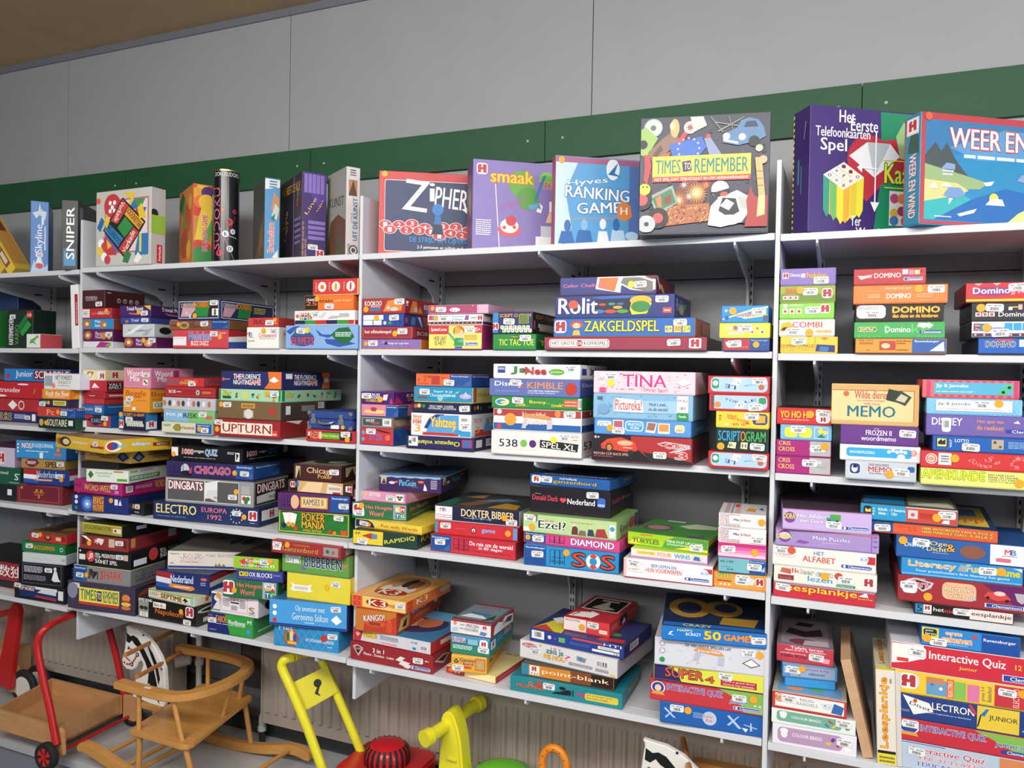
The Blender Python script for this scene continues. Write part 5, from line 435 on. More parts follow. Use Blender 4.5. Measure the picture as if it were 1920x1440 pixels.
(1.847,0.093,1.9104,0.213,0.213,0.0478,0.00,0.0,'cc2c38','8a1c24','b82830','red domino box with colourful title, topmost in third stack, second shelf, right bay','R 0 0 100 12 e8e030;E 26 54 22 26 a02c6a;T 7 42 43 76 fff/3a58b8 Domino;P e8b0a0 8 100 12 86 16 100;P e8b0a0 26 100 30 84 34 100;N 44 34 48 52 fcc 3;T 50 44 56 60 fff 2-4;S 50 78','',''),
(1.382,0.098,1.4703,0.135,0.195,0.0467,0.00,0.0,'a82878','982470','882060','magenta and silver box, lowest of pair, lowest in first stack, third shelf, right bay','R 62 0 100 100 b8b4b8;T 4 64 26 90 f0c860 CRIS;T 4 24 34 52 f0c860 CROSS;C 80 72 12 d8d8dc;N 74 40 92 46 888 1;S 62 66','',''),
(1.382,0.098,1.5170,0.135,0.195,0.0427,0.00,0.0,'a82878','982470','882060','magenta and silver box, upper of pair, second up in first stack, third shelf, right bay','R 62 0 100 100 b8b4b8;T 4 66 26 92 f0c860 CRIS;T 4 26 34 54 f0c860 CROSS;P dde 60 50 66 62 90 60 84 30;S 76 52;D 88 68','',''),
(1.387,0.085,1.5597,0.126,0.169,0.0403,0.00,0.0,'7ab8e0','6aa8d0','70acd4','light blue box with yellow flower, third up in first stack, third shelf, right bay','O 8 12 34 84 ecdc40;O 37 12 62 84 ecdc40;R 67 8 94 90 f0f0e0;R 68 12 93 86 78b4dc;P 3a8a48 78 20 82 50 84 20;E 79 62 5 20 f0dc48;E 88 54 4 16 f0dc48;P 2a7a3c 72 16 80 36 90 14;S 35 76','',''),
(1.382,0.091,1.5999,0.135,0.182,0.0452,0.00,0.0,'cc2c2c','b82828','402820','red card box with bubbly yellow title, topmost in first stack, third shelf, right bay','T 6 36 66 80 f0d83c/b62 YO HO HO;N 10 20 64 28 fcc 1;O 72 8 98 88 f4ecec;J 85 30 30;S 86 70;D 61 62','',''),
(1.564,0.104,1.4703,0.161,0.260,0.0473,0.00,0.0,'c8ccd4','b0b4bc','bcc0c8','grey white memory box with portrait, lowest in second stack, third shelf, right bay','O 5 22 22 90 f0f0f0;O 6 26 21 86 2c3c88;E 13 56 4.4 22 e8e4e4;P 1c1c2c 10 60 12 82 17 74 16 60;T 33 76 62 90 5a3038 OUD HOLLANDS;T 33 42 66 72 c83840 MEMO;T 34 26 58 38 556 50er/60er jr;O 88 50 98 82 3a68b0;S 79 48;D 63 36','',''),
(1.561,0.104,1.5176,0.182,0.260,0.0403,0.00,0.0,'e8eaee','d0d4da','d8dce0','white word puzzle box with blue band, second up in second stack, third shelf, right bay','O 8 20 90 82 3aa8e0;T 12 42 44 60 eef6fc WOORDPUZZELS;C 62 62 12 f0f4f8;C 67 72 12 f0f4f8;C 72 62 12 f0f4f8;C 77 68 12 f0f4f8;C 82 62 12 f0f4f8;E 77 26 5 24 f0f4f8;C 92 60 20 b85048;C 92 60 15 f0ece8;E 92 60 3 10 e0b090','',''),
(1.559,0.104,1.5579,0.177,0.260,0.0494,0.00,0.0,'6a3888','5c3078','603480','violet memory box with white title, third up in second stack, third shelf, right bay','T 33 48 66 76 f4f0f8 FROZEN II;T 44 80 50 88 e8e0f0 Disney;T 27 18 72 44 f4f0f8 woordmemo;S 86 64','',''),
(1.547,0.052,1.6073,0.199,0.156,0.1032,0.00,0.0,'e4cc94','c8a468','d8b070','wooden memory box with sliding lid, topmost in second stack, third shelf, right bay','R 0 86 100 100 d8a468;R 0 0 100 8 d8a468;R 95 0 100 100 d8a468;R 94.4 8 95 86 7a5a38;R 0 84 94 86 9a7a50;T 27 64 66 84 c84858 Wilde dieren;T 30 56 62 62 c86868 Les animaux sauvages;T 38 48 56 54 c86868 Wilde Tieren;T 19 18 74 46 186c88 MEMO;P 2a3a28 63 62 66 90 80 84 76 56;P 3a4a34 72 60 80 86 92 70 85 48;P c8c0a8 74 62 80 78 88 70 84 56;C 17 76 7 e86848','',''),
(1.777,0.091,1.4703,0.249,0.260,0.0406,0.00,0.0,'e4e47c','d8d870','d8d874','pale yellow monkey book box, lowest in third stack, third shelf, right bay','T 1 34 54 94 e8e830/3a8a28 APENKUNDE;T 57 74 78 84 554 EEN LEERZAAM;T 57 58 82 70 554 REKEN- EN TAALSPEL;T 57 42 84 54 554 VOOR 2 TOT 4 SPELERS;T 57 28 80 38 554 VAN 6 TOT 80 JAAR;D 82 38','',''),
(1.776,0.091,1.5109,0.249,0.260,0.0415,0.00,0.0,'cc3438','b82c30','b83034','red box with white line doodles, second up in third stack, third shelf, right bay','C 9 52 34 f4ece4;C 9 52 28 b83c38;C 9 52 22 f0e8e0;E 9 52 3 14 d89878;L2 eaa;R 15 16 26 92 f4f4f2;N 17 30 24 80 555 3;D 29 62','',''),
(1.788,0.073,1.5524,0.224,0.224,0.0375,0.00,0.0,'1c5cb0','1c4488','1854a0','blue lotto box with crown logo, third up in third stack, third shelf, right bay','R 3 22 14 88 1c1c2c;R 4 26 13 84 d8d890;P 2a2a3a 5 60 8 80 9 64 12 80 12 40 5 40;T90 16 22 18 80 f0f4f8 907;T 21 60 34 84 f0f4f8 LOTTO;R 55 22 66 90 b8a890;C 58 70 10 5a4838;C 63 40 10 7a5840;N 70 30 92 80 9bd 5;S 36 30','',''),
(1.780,0.091,1.5900,0.238,0.260,0.0511,0.00,0.0,'7060a8','60529a','64589c','speckled purple box with orange title, fourth up in third stack, third shelf, right bay','T 5 48 32 86 f4f4f8 DISNEY;T 45 60 68 82 e89858 Het spel van;T 45 30 68 54 e89858 de reeksen;P f0f0f4 76 70 80 82 82 66;C 90 60 24 e8e0e8;C 90 60 18 b84048;R 70 18 106 36 24489c;T 75 20 104 34 fff Clementoni;O 14 14 22 86 f4f4f4;B 15 30 21 76','',''),
(1.760,0.052,1.6410,0.198,0.182,0.0395,0.00,0.0,'8ac4e8','78b0d8','78b4dc','light blue memory box, white panel, fifth up in third stack, third shelf, right bay','L 6aace0 20;R 10 18 90 92 f0f4f6;T 12 52 47 76 333 Jip & Janneke;N 12 28 86 36 e88 1;S 59 66;D 76 76','',''),
(1.752,0.052,1.6805,0.201,0.182,0.0444,0.00,0.0,'e87068','d85c6c','e06878','pink striped memory box, blue panel, topmost in third stack, third shelf, right bay','Z3 c83c78;R 12 16 94 88 5ab0d0;T 14 52 48 78 f4f8fa Jip & Janneke;N 14 28 56 36 d8f0a0 1;C 90 62 20 5ac078;C 84 34 20 5ac078;C 90 62 9 1c1c1c;C 84 34 9 1c1c1c','',''),
(1.441,0.093,1.1531,0.242,0.260,0.0387,-1.06,0.0,'c82c3c','b02834','a85a68','red reading board box, yellow title, lowest in first stack, fourth shelf, right bay','T 9 34 83 96 f0e030 leesplankje;T 84 38 98 54 e8d850/222 junta;P f0e0e0 84 62 92 96 94 60;S 10 66;R 0 90 100 98 8aa0b8','',''),
(1.442,0.092,1.1918,0.244,0.260,0.0442,-0.64,0.0,'ebe5da','e0dacf','d4cec4','cream learning box with blue word, second up in first stack, fourth shelf, right bay','T 18 62 26 92 d84850 Ik;T 27 60 40 90 d8d4d0/777 leer;T 42 56 58 80 d8d4d0/777 en;T 34 18 58 52 2a98d0 lezen;P c86a58 6 60 8 90 17 84 17 50;R 4 12 20 44 8a3440;T 6 16 18 36 b86a70 boek;E 64 70 4 22 c85050;R 62 4 80 20 2a8a60;T 63 6 78 16 dfe Uitgeverij;O 87 12 98 82 f0f0ee;J 92.5 50 50;S 71 52;D 51 62','',''),
(1.437,0.091,1.2360,0.245,0.260,0.0523,-0.01,0.0,'eeeae2','e0dcd4','dad6ce','cream alphabet box with pill logo, third up in first stack, fourth shelf, right bay','O 3 42 23 88 e0b0b0;O 3.5 45 22.5 85 f0ece4;T 6 46 18 60 c85050 te spelen;R 92 44 100 84 c8343c;C 89 68 22 f4f4f4;C 89 68 18 d0e0f0;T 85 61 93 74 3a78c0 3-5;T 41 66 51 86 2a78b8 HET;T 30 28 62 58 d84838 ALFABET;K 67 12 97 34;D 19 88 e0583c;S 9 84','',''),
(1.440,0.088,1.2884,0.244,0.260,0.0457,1.37,0.0,'a890c8','9880b8','a088c0','lavender puzzle box with flower logo, fourth up in first stack, fourth shelf, right bay','C 9 54 38 8a3c9a;E 9 56 6 22 e8d0f0;T 1 38 16 66 f0e860/3a8a3c DORA;T 37 46 73 70 f0e8f8/7a5aa0 Math Puzzles;N 46 28 64 36 c8b8e0 1;P 8a58a8 20 20 24 40 34 30 30 16;P 8a58a8 94 96 97 84 100 96;P 8a58a8 94 70 97 58 100 70;P 8a58a8 94 40 97 26 100 40;R 93 0 93.8 100 8a58a8;R 0 94 100 100 c86a58','',''),
(1.431,0.081,1.3341,0.210,0.260,0.0549,5.28,0.0,'c8b0dc','b8a0cc','4a3a48','purple alphabet box with vehicle, topmost in first stack, fourth shelf, right bay','C 8 56 28 8a3c9a;T 1 48 14 76 f0e860/3a8a3c DORA;T 17 58 50 80 fff/8a5aa8 Het Alfabet;T 20 34 46 54 fff/8a5aa8 met Dora;R 54 54 66 84 5aa83c;R 50 50 60 66 4a9a90;C 53 50 7 333;C 62 50 7 333;K 67 10 98 30;P c07898 0 96 100 96 100 100 0 100;S 58 34','','Z 7a3a48 6'),
(1.749,0.071,1.1531,0.208,0.221,0.0281,0.00,0.0,'1c1816','1c1c1e','24201e','black and cream reading box, lowest in second stack, fourth shelf, right bay','R 57 0 100 100 e4dacc;T 20 38 31 76 f4f0ec het;T 32 34 56 72 d83c38 nieuwe;T 57 30 98 78 282420 leesplankje;R 1 6 9 92 2c88b8;R 9.5 6 18 92 f0ece8;J 13.6 62 44;T 10 12 17 26 222 458;T 3 20 8 84 1c2838 5;S 49 76','',''),
(1.758,0.155,1.1812,0.299,0.389,0.0643,0.00,0.0,'9c3038','8a2830','8a2830','brick red quiz puzzle box, second up in second stack, fourth shelf, right bay','P 6a2060 60 100 100 100 100 0 90 0;P c8c8d0 6 84 12 94 26 80 24 58 18 40 12 62;P 3a2838 8 80 12 88 24 76 21 60 18 48 14 64;T 8 58 22 84 e84848/ccc Cars;T 13 88 20 94 e8d8d0 PIXAR;O 32 22 56 90 e8b48c;T 34 56 54 80 f8e8c0/8a3820 Interactive;T 36 28 46 50 f8e8c0/8a3820 Quiz;T 47 28 56 44 f8e8c0/2a58a0 Puzzle;P d84848 61 50 64 70 76 68 80 46 70 36;E 72 66 4 9 e8c8c0;C 64 46 6 222;C 77 40 6 222;P b8b0b8 82 74 92 74 90 44 87 34 84 44;R 62 8 89 24 e8e8f0;R 63 9 88 23 24489c;T 67 11 87 21 fff Clementoni;O 3 30 14 80 f4f4f4;S 8 62;D 22 26','T 30 30 80 70 a85060 Cars',''),
(1.742,0.091,1.2455,0.254,0.260,0.0428,0.00,0.0,'2c90cc','2484c0','2484bc','bright blue box with orange title, third up in second stack, fourth shelf, right bay','R 0 0 100 8 7ac0e8;T 6 44 46 88 f0a03c/f8f0d8 Literacy;T 55 50 67 92 f0c03c/7cc4ea Fun;T 78 46 98 88 f0c03c/8ad04c Game;T 12 18 90 36 f0f8fc Your preschoolers first literacy fun game;P 9aa8b0 47 50 50 90 56 84 54 44;P dde 92 96 100 98 100 76 96 90;S 72 66;D 83 70','N 20 20 80 80 9cd 2',''),
(1.754,0.091,1.2882,0.303,0.260,0.0521,0.00,0.0,'2460a8','1c4888','1c5090','blue box with white right end, fourth up in second stack, fourth shelf, right bay','R 66 0 100 100 e8e8ec;T 6 46 21 72 f4f4f8 Disney;T 24 62 40 88 f0d890/123 Ogen;T 22 38 36 62 f0d890/123 Dicht;T 36 42 42 80 e8a848/123 &;N 26 28 38 34 9bd 1;E 54 50 9 34 8a5848;M 80 66 26;N 74 44 84 50 888 1;O 70 16 80 34 d87080;S 18 82;D 5 84','',''),
(1.685,0.170,1.3404,0.292,0.399,0.0307,-4.00,0.0,'e06038','d8502c','1c3458','orange and blue word box, fifth up in second stack, fourth shelf, right bay','R 0 0 24 100 1c4c90;T 2 78 22 92 8a9cb8 Ravensburger;T 28 52 42 74 c84028 7-12;T 36 30 42 48 c84028 2-6;N 27 60 40 66 b43 1;T 46 56 97 78 f0dc68/3a2018 1000 WOORDEN VAN A TOT Z;T 46 26 97 48 f0dc68/3a2018 1000 PAROLE DALL A ALLA Z;S 16 42;D 4 52','R 40 30 90 80 e8a898','R 50 10 96 90 e8c040;R 60 50 90 80 3a70a8;T 70 20 94 36 e86030 PPP'),
(1.638,0.170,1.3711,0.214,0.408,0.0416,-2.96,0.0,'2898c8','1c5078','3c4848','light blue and red clock box, topmost in second stack, fourth shelf, right bay','R 48 0 100 100 d04438;R 48 92 100 100 c8c8c0;O 3 26 12 86 1c1c2c;P e8d050 5 46 5 72 8 60 11 72 11 46;T90 13 26 15 78 f0f4f8 922;T 19 60 32 80 f4f8fa klok -;T 33 60 47 80 f4f8fa l heure;T 19 34 29 54 f4f8fa time -;T 33 34 39 54 f4f8fa Uhr;R 50 24 60 80 c8d0d8;C 55 50 12 d86050;N 62 30 78 66 b03830 5;P f0ece8 84 10 86 30 92 34 92 8;S 89 64;D 79 46','P 15202c 30 0 100 0 100 100 30 100','R 2 4 46 40 2878a8;R 50 4 98 60 888c78;P c8c8a8 50 8 92 30 98 4;R 4 50 96 96 38424c'),
(1.420,0.087,0.7715,0.201,0.260,0.0530,2.29,0.0,'eae8ec','dcd8de','d8d4da','white bingo box with mauve band, lowest in first stack, lowest shelf, right bay','O 6 14 84 92 b898b8;E 14 56 4 20 f0eef2;E 14 74 5 14 f0eef2;T 24 50 60 68 f4f0f6 COLOUR BINGO;P e0c048 63 40 66 54 71 48 70 34;P 6a3a98 70 60 72 78 76 70 73 52;P c83848 76 36 80 50 80 28;C 90 34 16 f4f4f4;S 86 62','',''),
(1.420,0.090,0.8245,0.201,0.260,0.0389,0.79,0.0,'e8ecea','dcdedc','d8dad8','white bingo box with green band, second up in first stack, lowest shelf, right bay','O 6 14 84 92 7ab098;E 14 56 4 20 f0eef2;E 14 74 5 14 f0eef2;T 24 46 60 64 f4f8f4 COLOUR BINGO;P 3a88b8 64 38 66 54 70 30 68 22;P c83838 67 72 70 76 75 56 73 52;P e8c838 72 28 77 54 79 50 75 22;C 91 42 22 f0f0f0;C 91 42 17 5a9a80;S 86 74','',''),
(1.410,0.090,0.8634,0.179,0.260,0.0458,0.53,0.0,'c83c38','b83430','a8a4a0','red framed riddle box, third up in first stack, lowest shelf, right bay','R 4 10 97 90 f0ecea;C 10 62 26 c84840;C 10 62 21 f0ece8;E 10 60 6 16 d89858;T 38 60 58 78 999 REKEN-;T 34 34 62 54 999 RAADSELS;P d8dce0 66 66 70 34 86 28 84 74;P 3a6ab0 80 18 84 78 97 62 94 12;C 72 56 5 3a9ac0;C 78 50 5 e8c040;S 23 64','','R 6 4 94 30 6a9ac8;C 30 16 8 e8883c;C 60 20 8 5aa84c;R 10 40 90 90 b8b4ac'),
(1.398,0.087,0.9092,0.125,0.156,0.0222,10.00,0.0,'3a98d4','3088c0','3490cc','small plain blue box, fourth up in first stack, lowest shelf, right bay','R 0 0 100 6 2a78b0','',''),
(1.396,0.108,0.9314,0.136,0.195,0.0367,8.30,0.0,'5a90c8','4c80b8','7aa0c0','blue cartoon card box with grey panel, fifth up in first stack, lowest shelf, right bay','R 14 8 96 92 9ab0cc;B 3 30 10 80;C 12 84 8 eee;T 42 58 84 80 c84858 Woezel & Pip;T 48 28 78 50 556 telkwartet;C 26 20 7 e8a030;C 31 20 7 5aa048;S 20 60;D 36 84','',''),
(1.391,0.148,0.9681,0.141,0.260,0.0467,2.65,0.0,'c83c4c','b03444','8a7880','red multiplication box with grey lid, topmost in first stack, lowest shelf, right bay','T 24 80 82 96 fff Tafels leren;T 14 64 88 78 f4e8e8 Apprendre & multiplier;T 6 44 52 56 f8e0e0 spelenderwijs leren met;T 8 20 54 44 3a1c24 Hello Kitty;P f0e8e8 60 20 62 62 84 58 80 22;P f0a8c0 80 14 82 44 94 40 93 12;S 70 44','','R 6 6 94 94 a8989c;P 4a3440 14 40 20 60 50 50 80 64 84 40 50 30;E 50 14 30 10 8a3c50;P 3a2c34 30 70 40 84 70 80 60 68;P c8b8bc 46 4 50 20 90 22 94 6'),
(1.773,0.091,0.7715,0.300,0.260,0.0677,0.00,0.0,'b8c8d8','a8b8c8','a8b8c8','pale grey encyclopaedia quiz box, lowest in second stack, lowest shelf, right bay','R 0 96 32 100 2a6ab0;T 9 60 60 86 c83c44/eee Interactive Quiz;T 14 38 62 54 d86878/fff ENCYCLOPEDIE;T 13 14 44 30 2a4a98/fff EDUCATIEF;R 70 0 100 100 d88a58;R 96 20 100 80 a33;S 12 66','',''),
(1.767,0.091,0.8392,0.309,0.260,0.0547,0.00,0.0,'c8303c','b02834','b02c38','red green quiz box, blue outlined title, second up in second stack, lowest shelf, right bay','P 8ab84c 54 100 66 70 80 30 100 10 100 100;E 9 60 7 30 f0f0f0;E 9 60 6 26 2a4aa0;P e0a048 2 24 4 40 14 40 16 22;T 17 48 62 82 2a58b0/f0d0d8 INTERACTIVE QUIZ;T 68 36 90 60 2a58b0/dfe JUNIOR;R 72 12 96 30 24489c;T 76 14 95 28 fff Clementoni;S 10 80','',''),
(1.766,0.091,0.8939,0.307,0.260,0.0609,0.00,0.0,'243c80','20346c','20346c','dark blue box, tilted white diamond, third up in second stack, lowest shelf, right bay','P f0eeea 4 96 12 16 26 40 23 74;T-14 9 44 24 66 1c1c1c Diset;C 13 76 8 d84038;T 3 24 9 34 9ab 74005;T 25 50 54 80 f0ece0 LECTRON;T 18 30 52 38 cde La maniere d apprendre en se divertissant;R 56 0 84 100 e8c840;T 64 40 83 66 444 JUNIOR;P c83c48 50 94 52 98 56 60 54 56;P 2a78c0 58 60 62 88 64 90 61 56;P 222 58 60 56 10 57 10 59 60;R 84 0 100 100 243c80;T 88 40 97 80 f4f4f4 4-7;T 86 16 98 26 cde jaar-jahre','',''),
(1.763,0.091,0.9548,0.312,0.260,0.0549,0.00,0.0,'ecc838','d8b830','e0bc34','yellow red box with pink elephant logo, fourth up in second stack, lowest shelf, right bay','O 2 24 17 90 e8d0d8;J 9.5 56 60;R 22 6 36 80 6aa0c8;C 26 60 8 3a6ab0;C 32 40 8 f0f0f0;R 22 60 34 90 c88a60;R 36 4 41 92 e87038;T90 37 10 40 84 f4ece0 ELECTRO;R 41 4 49 86 8ac058;R 50 4 58 82 e078a8;T90 59 14 62 80 776 groep 3-4;T90 63 14 66 84 776 Basisschool;R 68 0 100 100 c8343c;T90 80 6 84 92 f8d0c0 ELECTRO;T 88 60 98 90 f0a838 8;T 88 24 98 50 f0a838 +;S 76 70;D 86 74','',''),
(1.757,0.091,1.0098,0.320,0.260,0.0692,0.00,0.0,'cc303c','e8e4e4','d8d8dc','red interactive quiz box, white corner, fifth up in second stack, lowest shelf, right bay','P f0ece8 0 20 0 96 22 100 24 54 12 30;R 4 30 12 44 d83c3c;O 12 46 24 92 f0f0f0;T 26 48 76 84 fff Interactive Quiz;T 46 26 58 40 f0d848 Junior;T 82 56 86 74 f0d848 12;N 88 56 98 66 fff 1;R 74 10 104 34 e8e8f0;R 74.8 12 103 32 24489c;T 79 15 102 29 fff Clementoni;S 18 72','',''),
(1.765,0.071,1.0790,0.206,0.221,0.0463,0.00,0.0,'2c88cc','1c4c98','2478b8','blue first sums box, topmost, topmost in second stack, lowest shelf, right bay','R 62 0 100 100 1c50a0;T 64 54 96 76 f4f4f8 Ravensburger;R 0 30 18 100 e8d038;O 2 54 16 92 1c3a28;T 4 74 12 88 f0f0e0 spelen;T 4 58 15 72 f0f0e0 leren;T 25 70 42 88 f0883c/f8f0e0 eerste;T 22 28 52 64 f0883c/f8f0e0 rekenen;C 55 76 12 d84848;N 28 14 50 20 cde 1;S 18 26;D 6 40','',''),
(-1.727,0.134,2.1008,0.065,0.260,0.3015,50.00,0.0,'4a80c4','3a6cb0','7aa','blue upright spine with skyline picture, top shelf, far left bay','P a8c8e8 0 0 100 0 100 14 80 8 60 22 40 10 20 18;P d8e0c0 20 80 40 84 50 98 60 84 80 80 60 90;P c8d8f0 10 84 30 76 50 82 80 74 90 86 60 88;T90 24 28 78 68 e8f0f8 Skyline;R 78 32 84 66 dfe8f4;P dfe8f4 30 14 70 10 50 30;R 60 68 74 78 dfe8f4;E 50 10 22 4 c33;S 50 26','',''),
(-1.414,0.069,2.1008,0.060,0.203,0.2739,33.00,0.0,'15171b','25282c','1c1e20','black upright box with huge white capitals, top shelf, far left bay','R 12 4 88 30 3a80b0;P 1c3c58 12 30 88 30 50 14;T90 28 14 78 90 fff SNIPER','R 8 74 26 92 889;N 30 70 80 90 555 4',''),
(-1.075,0.024,2.1060,0.300,0.066,0.2913,-1.51,0.0,'c8c4c0','bcbcbc','b8b8b4','light grey box with colourful board collage, top shelf, left bay','R 16 16 96 88 c86a70;R 18 18 94 86 dcd8d4;P 8a5a98 18 18 50 18 18 56;P 2a2420 24 60 42 86 52 86 30 56;C 30 80 16 c83c48;C 26 84 3 fff;C 34 84 3 fff;C 30 78 3 fff;C 26 73 3 fff;C 34 73 3 fff;P e8c838 60 80 66 92 72 80 66 70;P e8c838 50 98 72 94 64 86;P 3a78b8 60 74 70 86 80 72;P 48985a 70 86 90 86 80 70;P c83c48 66 64 76 76 88 62;P 3a6ab0 80 74 92 74 86 62;P 2a2420 49 90 25 60 13 48 53 9 81 42 91 55;P c84448 49 87.5 27.5 60 39.5 55 60 78;P e8a440 60 77 88 54.5 79 45 52.6 67;P 3a88c0 23 57 51 35 42 24 15.5 48;P c84448 69.5 49 79 42 53 12.5 43 22;P 3a9048 54 64 69 50 53 36 40 50;T-120 29 56 58 86 f4e8e0 Verkade;T137 56 46 86 76 322 SPELLENDOOS;T-43 17 26 50 56 224 SPELLENDOOS;T57 46 14 76 47 f4e8e0 Verkade;P e8c83c 14 58 20 70 26 60 20 50;P 2a70b0 2 52 10 66 16 60 8 46;P c83c48 14 40 40 14 20 14;P e8c838 20 36 30 26 22 22;P 3a78b8 72 12 96 12 96 40 78 40;P e8d040 80 16 84 16 84 40 80 40;P e8c838 76 74 80 60 92 60 84 80;P 3a8048 50 4 56 20 66 14 60 2;P f0ece8 70 4 78 16 86 8 78 0;C 10 30 6 fff;C 16 26 6 c44;C 8 20 6 e8d048;C 16 12 6 fff;C 22 8 6 c44;C 4 88 4 e8603c','U3 0 0;R 40 2 78 26 c02838;T90 50 4 68 24 fff Verkade;C 20 66 6 222;R 0 40 100 64 9ac848;Q2 0 40',''),
(-0.838,0.116,2.1060,0.068,0.232,0.2990,58.00,0.0,'d8803c','c87838','c84828','fruity card game box, spine turned outward, top shelf, left bay','P d83828 0 60 0 100 100 100 100 76 60 84 30 60;P e8c83c 0 20 30 60 60 84 100 70 100 50 50 30 20 0;P 58a848 0 0 40 0 100 40 100 58;P 2a88c0 60 0 100 0 100 16;C 50 94 8 e8c040;C 20 88 8 e8a030;C 76 90 8 5a2a7a;C 36 78 8 e87038;C 70 78 10 e8c040;C 30 10 20 c84838;C 50 6 16 3a8a48;T90 48 16 76 62 c02858/f8d0e0 BALANCING GAME','C 60 60 20 c84828;C 40 30 20 a84820;P 6a8a30 20 50 40 70 60 50;C 70 20 12 e0a838;C 30 80 14 5a8a38;P 3a5a30 0 80 20 100 40 90 20 70;C 80 80 10 e0a030;T60 30 60 80 76 8a3020 Balancing',''),
(-0.487,0.108,2.1060,0.055,0.162,0.2975,55.00,0.0,'5a94c8','4a4a44','6a9ac8','pale blue upright box with pastel picture, top shelf, left bay','P dce8f0 0 86 100 90 100 100 0 100;P c89068 40 62 60 84 96 76 96 54;P c8d8d0 44 54 70 70 96 64 80 50;P 3a7a58 40 52 70 58 60 48;T90 22 10 62 46 d84838/f8f0e8 Brainslam;P dce8f0 50 4 90 2 90 14;N 30 88 80 98 468 3','P 6a5a44 20 0 100 0 100 60 60 40;P 3c4840 0 40 40 80 100 70 100 100 0 100;P 8a6a48 50 10 90 20 80 50',''),
(-0.345,0.134,2.1060,0.088,0.258,0.3023,56.00,0.0,'3c2868','2c1a28','4a3478','dark purple word game box, gold script, top shelf, left bay','P 50388c 0 100 100 100 100 70 60 60 30 80;R 8 76 22 98 8a70b8;R 25 76 39 98 8a70b8;R 42 76 56 98 8a70b8;R 59 76 73 98 8a70b8;R 76 76 90 98 8a70b8;T60 12 48 60 74 e8b440 Line;T60 56 54 92 70 e8b440 up!;R 26 40 96 44 8a70b8;R 26 34 96 38 8a70b8;R 26 28 96 32 8a70b8;R 26 22 96 26 8a70b8;T90 2 2 11 42 e0a83c WIE HEEFT ZE ALLE VIJF OP;T90 13 2 21 22 e0a83c EEN RIJTJE;R 62 2 90 10 c44;J 76 6 8;S 46 14','R 0 0 66 100 221a24;T60 8 40 50 64 c89030 Line;T60 10 24 54 50 c89030 Up!;T80 70 60 96 84 c89030 OP EEN RIJTJE;N 70 16 98 50 7a68a0 5;T-2 10 80 94 92 c89030 WIE HEEFT ZE ALLE;R 66 0 68 100 889',''),
(-0.149,0.108,2.1060,0.050,0.175,0.3069,57.00,0.0,'dcdad4','9a9a8c','c8c4bc','white art quiz box, narrow spine outward, top shelf, left bay','R 16 68 80 86 b88a5c;P 6a4a38 16 68 50 86 80 68;N 26 90 70 98 556 3;T90 50 18 84 66 3a68a0 UIT DE KUNST;T90 14 2 34 14 222 PARKET;E 56 7 34 6 555;E 56 7 25 4.4 dcdad4;E 56 7 15 2.6 555;T90 34 38 42 48 a55 raad','T-4 10 58 90 72 4a4a44 KUNST;P 6a4a30 0 0 100 0 100 40 60 50 20 44;P 4a5a34 50 0 90 0 70 30;D 82 84 e84838',''),
(0.164,0.132,2.1047,0.305,0.065,0.2788,30.64,0.0,'c84040','a83030','b83838','red bordered dark blue box, white title, top shelf, centre bay','O2 6 4 100 90;T-6 27 52 53 92 f4f2f0 Z;T 55 66 60 88 f4f2f0 i;T-5 61 56 97 84 f4f2f0 PHER;P f4f2f0 90 58 99 60 97 52;Q3 0 0;C 64 56 7 2a80c8;P 2a70b8 61 50 67 50 68 38 60 38;P 1a3050 60 38 68 38 71 26 57 26;T 34 14 96 22 3a98d8 DE STRIJD OM CIJFERS;T 42 7 92 12 f0f0f4 2-3 personen en solitair spel;D 6 96','',''),
(0.473,0.149,2.1047,0.271,0.110,0.2861,35.08,0.0,'8a78b8','6a5078','9a88c0','lavender cooking quiz box, top shelf, centre bay','O 5 84 16 96 f4ecf4;J 10.5 90 10;C 58 76 15 6aa840;C 88 82 9 7ab850;C 66 60 13 5a9a3c;T 21 76 72 90 f0d03c/c87828 smaak;T 80 72 102 80 a82838/e8c8d8 MAKER;P 2a78b8 84 86 88 88 76 58 73 58;P 5aa8c8 66 52 80 56 76 48 68 48;P f0e8f0 26 74 27 74 33 2 32 2;E 44 24 14 8 d85868;E 44 28 11 8 f0ece0;C 46 34 6 c84050;C 38 26 2 c44;C 50 27 2 c44;R 76 2 102 18 f0f0f0;R 82 18 96 30 c8ccd4;P e8c8a0 88 34 100 34 100 44 92 46;R 92 46 100 58 f0f0f0;T20 34 48 64 58 a86aa0 peper;P f0f0f4 76 46 78 50 82 48 80 56 84 52 82 44;N 4 16 22 34 f4f0f8 8','P c8a040 30 30 50 80 70 40;P 8a3a58 20 10 60 30 40 60',''),
